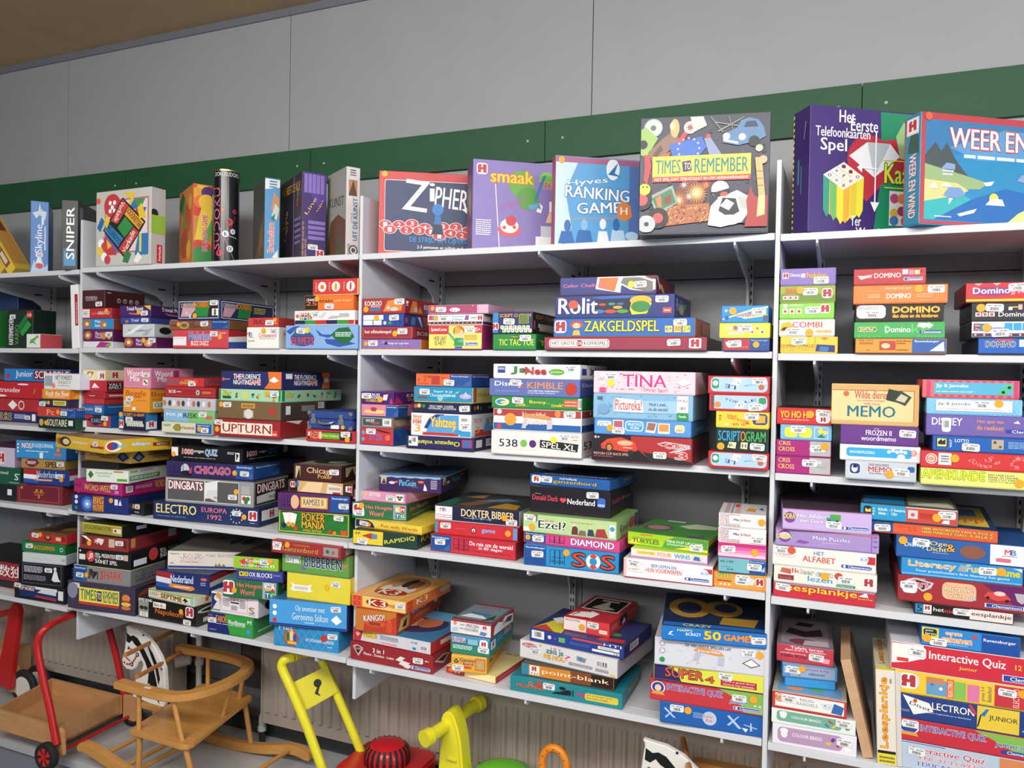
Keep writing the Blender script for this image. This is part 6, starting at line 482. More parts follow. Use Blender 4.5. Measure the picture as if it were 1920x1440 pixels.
(0.767,0.116,2.1047,0.264,0.042,0.2722,33.24,0.0,'5a9cd4','b85070','a8486a','shiny wrapped light blue friends game, top shelf, centre bay','R 88 0 100 100 5a78b8;R 0 93 100 100 a86088;P c8dff0 0 0 0 93 26 93 12 60 20 20 8 0;E 68 88 8 12 e8f2f8;P 2a70b8 62 82 74 96 70 84 78 80;T8 14 66 62 78 f0f4f8/3a80c0 Hyves;T-2 12 52 88 68 f4f6fa/2a6cb0 RANKING;T4 26 36 78 52 f4f6fa/2a6cb0 GAME;P e08848 74 34 84 30 92 36 90 48 80 54 74 46;T 78 38 86 46 fff H;T4 18 29 72 34 e0945c ken je vrienden!;P 2a68b0 4 2 8 16 20 16 24 2;E 15 22 4 7 3a70b0;P 2a68b0 24 2 28 18 42 18 46 2;E 35 24 4 6 8ab8e0;P e8f2f8 50 2 52 18 62 18 66 2;E 57 26 4 6 e8f2f8;P b8d4ec 66 2 68 20 82 20 86 2;E 73 26 4 7 3a70b0;E 92 14 8 5 b8d4ec;R 86 1 97 5 e8e0d8;D 7 95','R 0 0 100 100 a85068',''),
(1.111,-0.012,2.1047,0.339,0.065,0.3179,10.41,0.0,'3c4050','3a3c44','5c6068','large collage box with yellow title banner, top shelf, centre bay','Z 485064 9;Z 2a2e40 5;C 10 91 8 a8b0ac;C 10 91 7 c0c8c0;C 10 91 2.4 5a6468;P 9ab460 0 90 4 92 14 82 5 66 0 68;C 2 77 4 1a1a1c;P c03840 3 68 7 68 9 58 6 42 3 46 4 58;P 8a6a58 6 70 18 82 26 88 31 80 22 70 10 60;P 5a3c34 10 68 16 76 18 72 12 64;E 27 90 3.6 8 d8b070;E 25 92 2 3.4 f0c8a0;P f0c8a0 12 62 14 62 12 54 10 56;P c83c48 28 77 33 78 38 86 35 88;C 39 90 5.4 d8d8cc;A 39 90 4 a85a4c 7 0.4;P c8c8c0 39 99 42 86 52 91 49 99;P 6a7068 54 98 64 84 65 85 55 99;P 8a9088 60 86 80 97 80 96 61 85;P 8a9088 58 94 76 90 76 89 58 93;P 6a7068 68 98 72 84 73 84 69 98;P 3468c0 23 76 48 82 52 73 47 66 26 62;W 38 72 9;P c85a38 14 66 24 70 22 62;P 8a98b8 50 80 54 82 60 72 66 62 54 66;C 53 82 2 c84838;P 5a80a8 64 76 67 84 75 88 78 94 84 96 91 94 95 88 97 80 91 76 76 73;P 24384c 80 88 82 93 89 93 91 88;P c8d8dc 76 76 64 79 65 77 76 74;C 67 81 3 d8dcd4;C 79 80 3 d8dcd4;C 88 76 4.6 1a2028;C 92 70 3 e8d8a8;R 10 48 86 66 f0ea50;R 10 44 86 48.6 d84838;T 12.5 51 32 63 1c8080/eecc40 TIMES;P 3c2860 34 52 41 53 40 62 33 61;T 35 54 40 60 f0ecc8 TO;T 43 51 84 63 1c8080/eecc40 REMEMBER;T 12 45 84 47.4 f4e8d8 HET SPEL DAT TERUGGAAT IN UW HERINNERINGEN!;C 40 32 13 7a3c28;A 45 34 10 e8a050 22 0.4;A 45 34 5 f8d898 16 0.4;A 31 28 8 e88a40 20 0.35;A 31 28 3 fff0c0 12 0.4;A 35 41 4 e8e8ff 8 0.2;A 39 31 4 e8e8ff 8 0.2;A 52 40 5 e87840 18 0.3;P b06a3c 20 6 22 23 55 25 56 10;Z4 7a3820 0;Z5 e0a858 0;P 9aa098 8 32 26 41 31 26 14 15;P 3a7a50 10 30 25 38 29 26 15 19;P d87848 13 30 17 33 18 22 15 22;P 8a2c28 20 30 25 33 25 26 20 25;C 2 29 9 18181a;C 2 29 5 d85058;C 15 13 9 18181a;C 15 13 4.4 d85058;C 6 8 7.6 b8c0bc;P e8ece8 6 8 2 15 9 15;C 6 8 2 333;C 4 38 5 e8e03c;C 3 40 .8 222;C 6 40 .8 222;P 28283c 55 10 56 30 88 34 88 6;P e0dcd8 54 6 56 22 62 29 76 35 84 30 86 18 80 8 64 4;P 2a2a30 62 18 65 29 75 28 78 17 70 12;P c8ccd0 63 22 68 28 74 24 70 18;P b8b4b0 76 30 84 28 85 18 79 20;C 63 36 7.4 e8e8ea;P 1c1a22 56 34 60 29 70 32 70 37 60 34;E 66 32 3 2 c05838;E 70 10 9 4.4 f0eeec;P a83438 82 4 84 16 83 26 86 38 89 30 94 27 99 30 99 4;P e0b070 89 62 94 62 97 30 92 30;P e8c890 92 30 97 30 97 14 91 12;R 90 44 95 44.6 7a5030;R 90 50 94.6 50.6 7a5030;R 91 38 95.6 38.6 7a5030;C 95 60 3.4 d8b088','',''),
(1.515,0.125,2.1008,0.376,0.079,0.3299,33.94,0.0,'3c2870','342264','3c2c6c','purple and green phone card box, top shelf, right bay','P 1c8a5c 50 0 56 50 54 100 100 100 100 0;C 46 60 20 b8303c;P b8303c 28 50 44 26 66 52 60 76;C 64 60 18 b8303c;P e8e8ec 30 62 44 74 62 74 70 64 50 46;P b8c0c8 44 74 50 46 62 74;T 22 88 34 98 f4f4f8 Het;T 31 82 52 92 f4f4f8 Eerste;T 4 76 46 84 f4f4f8 Telefoonkaarten;T 8 62 28 75 f4f4f8 Spel;P 3a9a80 21.0 53.0 26.0 49.4 26.0 20.0 24.0 17.0 21.4 23.0;P e8dc40 26.0 49.4 31.0 53.0 30.6 24.0 28.0 18.0 26.0 20.0;P f4efe8 21.0 53.0 26.0 56.6 31.0 53.0 26.0 49.4;T 24.6 51.6 27.4 54.4 833040 -;P 6ab868 26.4 49.2 31.4 45.6 31.4 17.4 29.4 14.4 26.8 20.4;P e8dc40 31.4 45.6 36.4 49.2 36.0 21.4 33.4 15.4 31.4 17.4;P f4efe8 26.4 49.2 31.4 52.8 36.4 49.2 31.4 45.6;T 30.0 47.8 32.8 50.6 833040 |;P 3a9a80 15.6 49.2 20.6 45.6 20.6 17.4 18.6 14.4 16.0 20.4;P e0c83c 20.6 45.6 25.6 49.2 25.2 21.4 22.6 15.4 20.6 17.4;P f4efe8 15.6 49.2 20.6 52.8 25.6 49.2 20.6 45.6;T 19.2 47.8 22.0 50.6 833040 +;P e8dc40 31.8 45.4 36.8 41.8 36.8 14.8 34.8 11.8 32.2 17.8;P e8dc40 36.8 41.8 41.8 45.4 41.4 18.8 38.8 12.8 36.8 14.8;P f4efe8 31.8 45.4 36.8 49.0 41.8 45.4 36.8 41.8;T 35.4 44.0 38.2 46.8 833040 0;P 6ab868 21.0 45.4 26.0 41.8 26.0 14.8 24.0 11.8 21.4 17.8;P e0c83c 26.0 41.8 31.0 45.4 30.6 18.8 28.0 12.8 26.0 14.8;P f4efe8 21.0 45.4 26.0 49.0 31.0 45.4 26.0 41.8;T 24.6 44.0 27.4 46.8 833040 ?;P 3a9a80 10.2 45.4 15.2 41.8 15.2 14.8 13.2 11.8 10.6 17.8;P e8b040 15.2 41.8 20.2 45.4 19.8 18.8 17.2 12.8 15.2 14.8;P f4efe8 10.2 45.4 15.2 49.0 20.2 45.4 15.2 41.8;T 13.8 44.0 16.6 46.8 833040 o;P e8dc40 26.4 41.6 31.4 38.0 31.4 12.2 29.4 9.2 26.8 15.2;P e0c83c 31.4 38.0 36.4 41.6 36.0 16.2 33.4 10.2 31.4 12.2;P f4efe8 26.4 41.6 31.4 45.2 36.4 41.6 31.4 38.0;T 30.0 40.2 32.8 43.0 833040 #;P 6ab868 15.6 41.6 20.6 38.0 20.6 12.2 18.6 9.2 16.0 15.2;P e8b040 20.6 38.0 25.6 41.6 25.2 16.2 22.6 10.2 20.6 12.2;P f4efe8 15.6 41.6 20.6 45.2 25.6 41.6 20.6 38.0;T 19.2 40.2 22.0 43.0 833040 *;P e8dc40 21.0 37.8 26.0 34.2 26.0 9.6 24.0 6.6 21.4 12.6;P e8b040 26.0 34.2 31.0 37.8 30.6 13.6 28.0 7.6 26.0 9.6;P f4efe8 21.0 37.8 26.0 41.4 31.0 37.8 26.0 34.2;T 24.6 36.4 27.4 39.2 833040 x;T 58 42 100 58 e8e040/1a6a40 Kaarten;R 58 38 100 38.8 e8e040;R 56 60 100 60.8 e8e040;P 9ac088 72 92 76 88 74 74 80 62 70 62 66 80;C 79 80 5 9ac088;R 62 8 80 36 e8e0e0;C 66 30 4 b85080;C 72 30 4 e08840;C 66 18 4 e0b040;C 72 20 4 9a4068;C 66 12 4 4a78b8;C 75 12 4 c86a38;R 84 6 100 36 c8502c;R 50 24 51 82 f4f4f4;P f4f4f4 47 26 50.5 18 54 26;P f4f4f4 36 53 40 57 40 49;R 40 52.5 52 53.5 f4f4f4;T 32 6 40 14 f4f4f8 Ter;T 36 -1 58 5 f4f4f8 Wereld','T80 60 74 82 90 e8c0d0 memory;N 30 30 40 70 4a8a88 1;N 50 20 56 66 4a8a88 1;U4 0 0',''),
(1.783,0.091,2.1008,0.401,0.058,0.2728,34.30,0.0,'b8404a','2a88b0','b83c40','large red framed weather game box, top shelf, right bay','R 3 3 100 94 2a84b8;R 3 64 100 94 3a78a8;P 5a98c8 20 70 60 90 100 86 100 64 40 60;P 4a4c50 3 62 10 74 14 66 18 74 24 60 30 50 36 42 3 44;P 9aac78 3 30 3 54 30 46 48 40 42 34 20 32;P d8cc88 3 20 3 40 26 38 34 32 24 24;P 3ab0b0 3 4 3 20 30 28 42 20 30 4;P 2068b0 10 4 36 24 60 36 90 30 60 4;P e0dc90 60 2 70 14 84 24 92 40 100 40 100 2;P 7a9a5a 76 4 82 14 92 22 100 22 100 4;T 20 70 56 88 f4f0ec/b83c48 WEER;T 60 70 76 88 f4f0ec/b83c48 EN;N 30 60 84 66 d8e8f4 1;P 8aa0c8 14 50 18 56 24 55 24 50;N 15 44 23 50 dde 2;P 7a98c8 16 26 20 34 28 34 32 28 26 24;P f4f4f0 20 24 23 24 20 18;C 52 26 5 f0e048;P f0f4f8 46 20 50 26 58 26 60 20;P f4f4e8 26 10 40 16 38 12 28 8;P f4f4e8 44 40 52 42 50 38 46 37;C 83 46 4 f0e048;P 8aa0c8 68 44 72 50 78 48 76 42;P f0f0e0 6 32 10 38 12 32;P e8e8e0 14 34 18 38 22 34;N 10 6 22 8 eee 1;D 5 96 e8603c','R 0 0 8 100 b8404a;P 3a5a48 20 66 40 84 90 80 90 64;R 14 82 90 97 e8e0d8;J 50 90 10;T-90 34 6 76 64 f0dce0/b04050 WEER EN WIND',''),
]
# ---------------------------------------------------------------- printed game boxes
_G = {}
def glyphs(txt, off):
    k = (txt, off)
    if k in _G: return _G[k]
    cu = bpy.data.curves.new('t', 'FONT'); cu.body = txt; cu.offset = off; cu.resolution_u = 2; cu.fill_mode = 'FRONT' if hasattr(cu, 'fill_mode') else cu.fill_mode
    ob = bpy.data.objects.new('t', cu); me = bpy.data.meshes.new_from_object(ob)
    vs = [(v.co.x, v.co.y) for v in me.vertices]; fs = [tuple(p.vertices) for p in me.polygons]
    bpy.data.objects.remove(ob); bpy.data.curves.remove(cu); bpy.data.meshes.remove(me)
    _G[k] = (vs, fs); return _G[k]
class Face:
    """Prints flat marks on one face of a box; coordinates 0-100 across and up."""
    def __init__(s, b, W, H, o, ex, ey, n): s.b = b; s.W = W; s.H = H; s.o = Vector(o); s.ex = Vector(ex); s.ey = Vector(ey); s.n = Vector(n); s.k = 0
    def put(s, pts, fs, col):       # pts in 0..1 fractions
        s.k += 1; e = .00015+.00003*s.k; M_ = mat(col) if isinstance(col, str) else col
        cl = [(min(max(u, .004), .996), min(max(v, .01), .99)) for u, v in pts]
        s.b.add([s.o+s.ex*(u*s.W)+s.ey*(v*s.H)+s.n*e for u, v in cl], fs, M_)
    def poly(s, pts, col): s.put([(x/100, y/100) for x, y in pts], [tuple(range(len(pts)))], col)
    def rect(s, x0, y0, x1, y1, col): s.poly([(x0, y0), (x1, y0), (x1, y1), (x0, y1)], col)
    def ell(s, x, y, rx, ry, col, n=20): s.poly([(x+rx*math.cos(2*math.pi*i/n), y+ry*math.sin(2*math.pi*i/n)) for i in range(n)], col)
    def circ(s, x, y, r, col, n=18): s.ell(x, y, r*s.H/s.W, r, col, n)
    def rrect(s, x0, y0, x1, y1, col, f=.3):
        r = min((x1-x0)*s.W, (y1-y0)*s.H)*f; rx, ry = r/s.W, r/s.H; pts = []
        for cx, cy, a0 in ((x1-rx, y1-ry, 0), (x0+rx, y1-ry, 90), (x0+rx, y0+ry, 180), (x1-rx, y0+ry, 270)):
            for a in (0, 30, 60, 90): t = math.radians(a0+a); pts.append((cx+rx*math.cos(t), cy+ry*math.sin(t)))
        s.poly(pts, col)
    def text(s, txt, x0, y0, x1, y1, col, rot=0):
        cols = col.split('/'); base, fs = glyphs(txt, 0)
        if not base: return
        ax = min(v[0] for v in base); bx = max(v[0] for v in base); ay = min(v[1] for v in base); by = max(v[1] for v in base)
        cx, cy = (x0+x1)/200, (y0+y1)/200; w_, h_ = abs(x1-x0)/100*s.W, abs(y1-y0)/100*s.H
        rr_ = math.radians(rot); c, sn = math.cos(rr_), math.sin(rr_)
        if abs(rot) in (90,): tw, th = h_, w_
        elif abs(rot) in (0, 180, 170): tw, th = w_, h_
        elif abs(rot) <= 26: tw, th = w_, max(h_-abs(sn)*w_, h_*.68)
        else: L = min(w_/max(abs(c), .2), h_/max(abs(sn), .2)); tw, th = L*.84, min(w_, h_)*.27
        sx, sy = tw/max(bx-ax, .01), th/max(by-ay, .01)
        def go(vs, colr, ox=0, oy=0):
            out = []
            for (x, y) in vs:
                X = (x-(ax+bx)/2)*sx+ox*min(sx, sy); Y = (y-(ay+by)/2)*sy+oy*min(sx, sy)
                out.append((cx+(X*c-Y*sn)/s.W, cy+(X*sn+Y*c)/s.H))
            s.put(out, fs, colr)
        if len(cols) > 1:
            for i in range(6):
                go(base, cols[1], .06*math.cos(i*1.0472+.5), .06*math.sin(i*1.0472+.5))
                s.k -= .7
            go(base, cols[0], -.018); s.k -= .7; go(base, cols[0], .018)
        else:
            go(base, cols[0], -.014); s.k -= .7; go(base, cols[0], .014)
    def jumbo(s, x, y, sz, col='b8343c', bg=None):
        h = sz; w_ = sz*s.H/s.W
        s.rrect(x-.62*w_, y-.62*h, x+.62*w_, y+.62*h, 'f0eeec', .25)
        q_ = [(-.5, -.45), (-.12, -.45), (-.12, -.12), (.12, -.12), (.12, -.45), (.5, -.45), (.5, .40), (.38, .5), (.16, .5), (.06, .38), (.06, .14), (-.10, .14), (-.10, .30), (-.04, .42), (-.16, .5), (-.38, .46), (-.5, .34), (-.5, -.05), (-.42, -.12), (-.5, -.18)]
        s.poly([(x+a*w_, y+b_*h) for a, b_ in q_], col)
    def art(s, txt, rnd):
        for el in txt.split(';'):
            el = el.strip()
            if not el: continue
            t = el.split(' '); c = t[0]; k = c[0]; a = t[1:]
            if k == 'T':
                rot = float(c[1:]) if len(c) > 1 else 0
                s.text(' '.join(a[5:]) or ' ', *[float(v) for v in a[:4]], a[4], rot); continue
            if c == 'O2':
                s.rrect(6, 4, 100, 90, 'f0f0f0', .03); s.rrect(6.4, 4.6, 100, 89.4, '26355c', .03); continue
            if c == 'Q2': 
                continue
            if c == 'U3':
                for i in range(6):
                    for j in range(4): s.rect(i*16.7, 40+j*6, i*16.7+16.7, 46+j*6, '1c1c1c' if (i+j) % 2 else '9ac848')
                continue
            if c == 'Q3':
                for i, (x, y) in enumerate([(7, 36), (22, 36), (36, 38), (50, 34), (64, 30), (70, 36), (84, 36), (98, 32), (12, 30), (30, 30), (44, 30), (57, 29), (78, 28), (91, 26), (66, 24)]):
                    s.ell(x, y, 7.4, 5.4, 'f0e8e8', 16); s.ell(x, y, 6.7, 4.8, 'c8343c', 16); s.text('12341323123142'[i % 14], x-2, y-2.8, x+2, y+2.8, 'f4f0f0')
                continue
            if c == 'U2':
                for i in range(13):
                    for j in range(9):
                        if i < 6 or (j < 2 or j > 7): s.circ(3+i*3.4, 6+j*11, 3.6, ['3a58a8', 'd84838', 'e8883c', '2a3a78'][rnd.randrange(4)], 6)
                continue
            if c == 'U4':
                for j in range(20): s.poly([(0, j*5), (8, j*5), (8, j*5+2.4), (0, j*5+2.4)], 'e8d838')
                continue
            if c == 'Z2': continue
            if c == 'Z3':
                for i in range(12): s.rect(i*8.4+4, 88, i*8.4+8, 98, a[0]); s.rect(i*8.4+4, 2, i*8.4+8, 14, a[0])
                s.rect(4, 0, 8, 100, a[0]); s.rect(95, 0, 99, 100, a[0]); continue
            if c in ('Z4', 'Z5'):
                for i in range(30):
                    x, y = 20+rnd.random()*33, 7+rnd.random()*14; s.poly([(x, y), (x+2, y+1.5), (x+.8, y+2.6)], a[0])
                continue
            if c == 'L2':
                for i in range(16):
                    x, y = 40+rnd.random()*58, 10+rnd.random()*75; r_ = 3+rnd.random()*3; an = rnd.random()*3
                    s.text('OUCSZD'[rnd.randrange(6)], x-r_/2, y-8, x+r_/2, y+12, a[0], 26*an/3)
                continue
            if k == 'P' and len(a) and not a[0].replace('.', '').replace('-', '').isdigit() or (k == 'P' and len(a) % 2 == 1):
                p = [float(v) for v in a[1:]]; s.poly(list(zip(p[0::2], p[1::2])), a[0]); continue
            if k == 'R': s.rect(*[float(v) for v in a[:4]], a[4])
            elif k == 'O': s.rrect(*[float(v) for v in a[:4]], a[4])
            elif k == 'C': s.circ(*[float(v) for v in a[:3]], a[3])
            elif k == 'E': s.ell(*[float(v) for v in a[:4]], a[4])
            elif k == 'J': s.jumbo(*[float(v) for v in a[:3]])
            elif k == 'N':
                x0, y0, x1, y1 = [float(v) for v in a[:4]]; n = int(a[5]); dy = (y1-y0)/n
                for i in range(n):
                    x = x0
                    while x < x1-(x1-x0)*.02:
                        wd = (x1-x0)*(.08+.16*rnd.random()); e = min(x+wd, x1*1.0-(x1-x0)*.1*(rnd.random() if i == 0 else 0))
                        if e > x: s.rect(x, y0+dy*i+dy*.25, e, y0+dy*i+dy*.75, a[4])
                        x = x+wd+(x1-x0)*.025
            elif k == 'M':
                x, y, h = [float(v) for v in a[:3]]; w_ = h*s.H/s.W
                s.text('M', x-w_, y-h/2, x-.05*w_, y+h/2, 'd83830'); s.text('B', x, y-h/2, x+w_*.8, y+h/2, '2878c0')
            elif k == 'K':
                x0, y0, x1, y1 = [float(v) for v in a[:4]]; s.rrect(x0, y0, x1, y1, 'e8e8f0', .5); s.rrect(x0+.5, y0+2, x1-.5, y1-2, '24489c', .5)
                s.circ(x0+(x1-x0)*.12, (y0+y1)/2, (y1-y0)*.32, 'e8e8f0'); s.text('Clementoni', x0+(x1-x0)*.24, y0+(y1-y0)*.22, x1-(x1-x0)*.06, y1-(y1-y0)*.2, 'f4f4f8')
            elif k == 'V':
                x0, y0, x1, y1 = [float(v) for v in a[:4]]; s.rect(x0, y0, x1, y1, '1c5098'); s.text('Ravensburger', x0+(x1-x0)*.08, 74, x1-(x1-x0)*.08, 90, 'e8eef8')
                s.poly([(x0+(x1-x0)*.62, 8), (x1-(x1-x0)*.06, 8), (x1-(x1-x0)*.06, 50)], '3a68a8')
            elif k == 'B':
                x0, y0, x1, y1 = [float(v) for v in a[:4]]; s.rect(x0, y0, x1, y1, 'f0f0f0'); n = 11; dx = (x1-x0)/n
                for i in range(1, n-1): s.rect(x0+dx*i, y0+(y1-y0)*.15, x0+dx*(i+.25+.5*rnd.random()), y1-(y1-y0)*.1, '202020')
            elif k == 'G':
                x, y, r_ = [float(v) for v in a[:3]]; n = 24; s.poly([(x+(r_ if i % 2 else r_*.75)*s.H/s.W*math.cos(math.pi*2*i/n), y+(r_ if i % 2 else r_*.75)*math.sin(math.pi*2*i/n)) for i in range(n)], a[3])
            elif k == 'A':
                x, y, r_ = [float(v) for v in a[:3]]; n = int(a[4])*2; q_ = float(a[5])
                s.poly([(x+(r_ if i % 2 else r_*q_)*s.H/s.W*math.cos(math.pi*2*i/n), y+(r_ if i % 2 else r_*q_)*math.sin(math.pi*2*i/n)) for i in range(n)], a[3])
            elif k == 'F':
                x, y = float(a[0]), float(a[1]); cs = ['c84a3c', '3a5a9a', 'e0a040', '4a4a50', 'f0c8a0', '3a7a48']
                for i in range(5): s.ell(x+rnd.uniform(-2, 2), y+rnd.uniform(-22, 22), 1+rnd.random(), 9+7*rnd.random(), cs[rnd.randrange(6)], 9)
            elif k == 'Q':
                x, y, w_, h = [float(v) for v in a[:4]]; tx = a[4]
                for i, ch in enumerate(tx):
                    xx = x+i*w_/(len(tx)-1 or 1); s.circ(xx, y, h*.55, 'e8e0d8', 14); s.circ(xx, y, h*.47, '1c1a1a', 14); s.text(ch, xx-h*.2*s.H/s.W, y-h*.26, xx+h*.2*s.H/s.W, y+h*.26, 'f0ece8')
            elif k == 'Y':
                x0, y, x1 = [float(v) for v in a[:3]]; n = 7
                for j in range(2):
                    for i in range(n):
                        xx = x0+(x1-x0)*(i+.5*j)/(n); s.rrect(xx, y-10+16*(1-j), xx+(x1-x0)/n*.86, y+8+16*(1-j), 'e0e4d0'); s.text('AELRSTO'[(i*3+j) % 7], xx+2, y-5+16*(1-j), xx+(x1-x0)/n*.86-2, y+4+16*(1-j), '3a4a3a')
            elif k == 'H':
                x, y, w_ = [float(v) for v in a[:3]]
                for i in range(3):
                    xx = x+i*w_*.45; 
                    for (p0, q0, p1, q1) in ((xx, 14, xx+.5, 88), (xx+w_*.4, 14, xx+w_*.4+.5, 88), (xx, 86, xx+w_*.4, 88), (xx, 48, xx+w_*.4, 50)): s.rect(p0, q0, p1, q1, '2a2a48')
                    s.text(['7-99', '2-6', '30'][i], xx+1, 20, xx+w_*.36, 34, '2a2a48')
            elif k == 'Z':
                n = int(a[1])*7
                for i in range(n):
                    x, y = 3+rnd.random()*92, 5+rnd.random()*86; w_ = .8+rnd.random()*2.2; h = 2+rnd.random()*5
                    s.poly([(x, y), (x+w_, y+h*.2), (x+w_*.9, y+h), (x+w_*.1, y+h*.7)], a[0])
            elif k == 'L':
                n = int(a[1])
                for i in range(-2, n+1):
                    for sg in (1, -1):
                        x = i*100/n; e = x+sg*60*s.H/s.W*1.2; s.poly([(x, 2), (x+.5, 2), (e+.5, 98), (e, 98)], a[0])
            elif k == 'U':
                n = int(a[0])
                for i in range(n): s.circ(4+i*92/n, 13, 7, a[1], 8)
            elif k == 'W':
                x, y, r_ = [float(v) for v in a[:3]]
                for i in range(12):
                    t_ = math.pi*2*i/12; cx, cy = x+r_*s.H/s.W*math.cos(t_), y+r_*math.sin(t_)
                    s.poly([(cx+(r_*.13 if j % 2 == 0 else r_*.06)*s.H/s.W*math.cos(math.pi*j/5+1.57), cy+(r_*.13 if j % 2 == 0 else r_*.06)*math.sin(math.pi*j/5+1.57)) for j in range(10)], 'e8e8e0')
def cham_box(b, x0, x1, y0, y1, z0, z1, c, mf, ms, mt_):
    """box with small chamfered vertical and top edges; separate front/side/top card colours, shading included"""
    o = [(x0+c, y0), (x1-c, y0), (x1, y0+c), (x1, y1-c), (x1-c, y1), (x0+c, y1), (x0, y1-c), (x0, y0+c)]
    vs = [(x, y, z0) for x, y in o]+[(x, y, z1-c) for x, y in o]
    cx, cy = (x0+x1)/2, (y0+y1)/2
    vs += [(x+(c if x < cx else -c)*.9, y+(c if y < cy else -c)*.9, z1) for x, y in o]
    for i in range(8):
        j = (i+1) % 8; m_ = mf if i == 0 else ms
        b.add([vs[i], vs[j], vs[8+j], vs[8+i]], [(0, 1, 2, 3)], m_); b.add([vs[8+i], vs[8+j], vs[16+j], vs[16+i]], [(0, 1, 2, 3)], mt_)
    b.add([vs[16+i] for i in range(8)], [tuple(range(8))], mt_); b.add([vs[i] for i in range(8)], [tuple(range(7, -1, -1))], ms)
def raw_build(b, name, parent):
    me = bpy.data.meshes.new(name); me.from_pydata([tuple(v) for v in b.v], [], b.f)
    for mt in b.mats: me.materials.append(mt)
    me.polygons.foreach_set('material_index', b.m); me.update()
    o = bpy.data.objects.new(name, me); COL.objects.link(o); o.parent = parent; return o
STK = mat('e8e8e6', .5); DOTC = 'f0a830'
def game_box(t):
    x, y, z, W, D, H, rz, lean, F, S, T, label, art, side, ta = t
    rnd = random.Random(label)
    rt = empty('board_game_box', (x, y, z), label, 'board game', 'board game boxes on the shelves', math.radians(rz), math.radians(lean))
    marks = []; keep = []
    for el in art.split(';'):
        e = el.strip().split(' ')
        if e[0] == 'S' and len(e) >= 3: marks.append(('S', float(e[1]), float(e[2]), None))
        elif e[0] == 'D' and len(e) >= 3: marks.append(('D', float(e[1]), float(e[2]), e[3] if len(e) > 3 else DOTC))
        else: keep.append(el)
    b = MB(); lip = min(.003, H*.08); g = .0004
    cham_box(b, -W/2, W/2, -D/2, D/2, lip, H-g, .0012, mat(F), mat(S), mat(T))
    hh = H-lip-.0012
    f = Face(b, W-.002, hh, (-W/2+.001, -D/2, lip), (1, 0, 0), (0, 0, 1), (0, -1, 0)); f.art(';'.join(keep), rnd)
    for ox, ex, nn in (((W/2, -D/2+.001, lip), (0, 1, 0), (1, 0, 0)), ((-W/2, D/2-.001, lip), (0, -1, 0), (-1, 0, 0))):
        if (nn[0] > 0) == (x < 1.2*K+.4) or 'T-90' in side or rz > 25: Face(b, D-.002, hh, ox, ex, (0, 0, 1), nn).art(side, rnd)
    tp = Face(b, W-.004, D-.004, (-W/2+.002, -D/2+.002, H-g), (1, 0, 0), (0, 1, 0), (0, 0, 1)); tp.art(ta or '', rnd)
    raw_build(b, 'lid', rt)
    b = MB(); cham_box(b, -W/2+.0012, W/2-.0012, -D/2+.0012, D/2-.0012, .0003, max(lip+.004, H*.5), .0008, mat(S), mat(S), mat(S)); raw_build(b, 'tray', rt)
    for kind, u, v, c in marks:
        b = MB(); xx = -W/2+u/100*W; zz = v/100*H; yy = -D/2-.0016
        if kind == 'S':
            sw, sh = min(.0185, W*.2), min(.0092, H*.28); xx = min(max(xx, -W/2+sw+.002), W/2-sw-.002); zz = min(max(zz, sh+.003), H-sh-.003)
            a = rnd.uniform(-.07, .07); ca, sa = math.cos(a), math.sin(a)
            def q_(p, r_, e=0): return (xx+p*ca-r_*sa, yy-e, zz+p*sa+r_*ca)
            vs = [q_(sw*math.cos(t_)*1.02+(sw*.86 if math.cos(t_) > 0 else -sw*.86)*0, 0) for t_ in (0,)]
            c_ = .003; o = [(-sw+c_, -sh), (sw-c_, -sh), (sw, -sh+c_), (sw, sh-c_), (sw-c_, sh), (-sw+c_, sh), (-sw, sh-c_), (-sw, -sh+c_)]
            b.add([q_(p, r_) for p, r_ in o]+[q_(p, r_, -.0003) for p, r_ in o], [tuple(range(8))]+[(i, i+8, (i+1) % 8+8, (i+1) % 8) for i in range(8)], STK)
            n = 12
            for i in range(n):
                p0 = -sw*.5+i*sw*1.0/n; p1 = p0+sw/n*(.35+.4*rnd.random()); b.add([q_(p0, -sh*.7, .0001), q_(p1, -sh*.7, .0001), q_(p1, sh*.1, .0001), q_(p0, sh*.1, .0001)], [(0, 1, 2, 3)], mat('404040'))
            for i in range(3):
                p0 = [-sw*.8, -sw*.1, sw*.35][i]; p1 = p0+sw*.4; b.add([q_(p0, sh*.4, .0001), q_(p1, sh*.4, .0001), q_(p1, sh*.62, .0001), q_(p0, sh*.62, .0001)], [(0, 1, 2, 3)], mat('787878'))
            raw_build(b, 'price_label', rt)
        else:
            r_ = min(.0098, H*.24); zz = min(max(zz, r_+.001), H-r_-.001); n = 18
            ring = [(xx+r_*math.cos(2*math.pi*i/n), zz+r_*math.sin(2*math.pi*i/n)) for i in range(n)]
            b.add([(p, yy-.0004, q__) for p, q__ in ring]+[(p, yy, q__) for p, q__ in ring], [tuple(range(n))]+[(i, i+n, (i+1) % n+n, (i+1) % n) for i in range(n)], mat(c))
            raw_build(b, 'dot_sticker', rt)
    return rt
for t in BOXES: game_box(t)
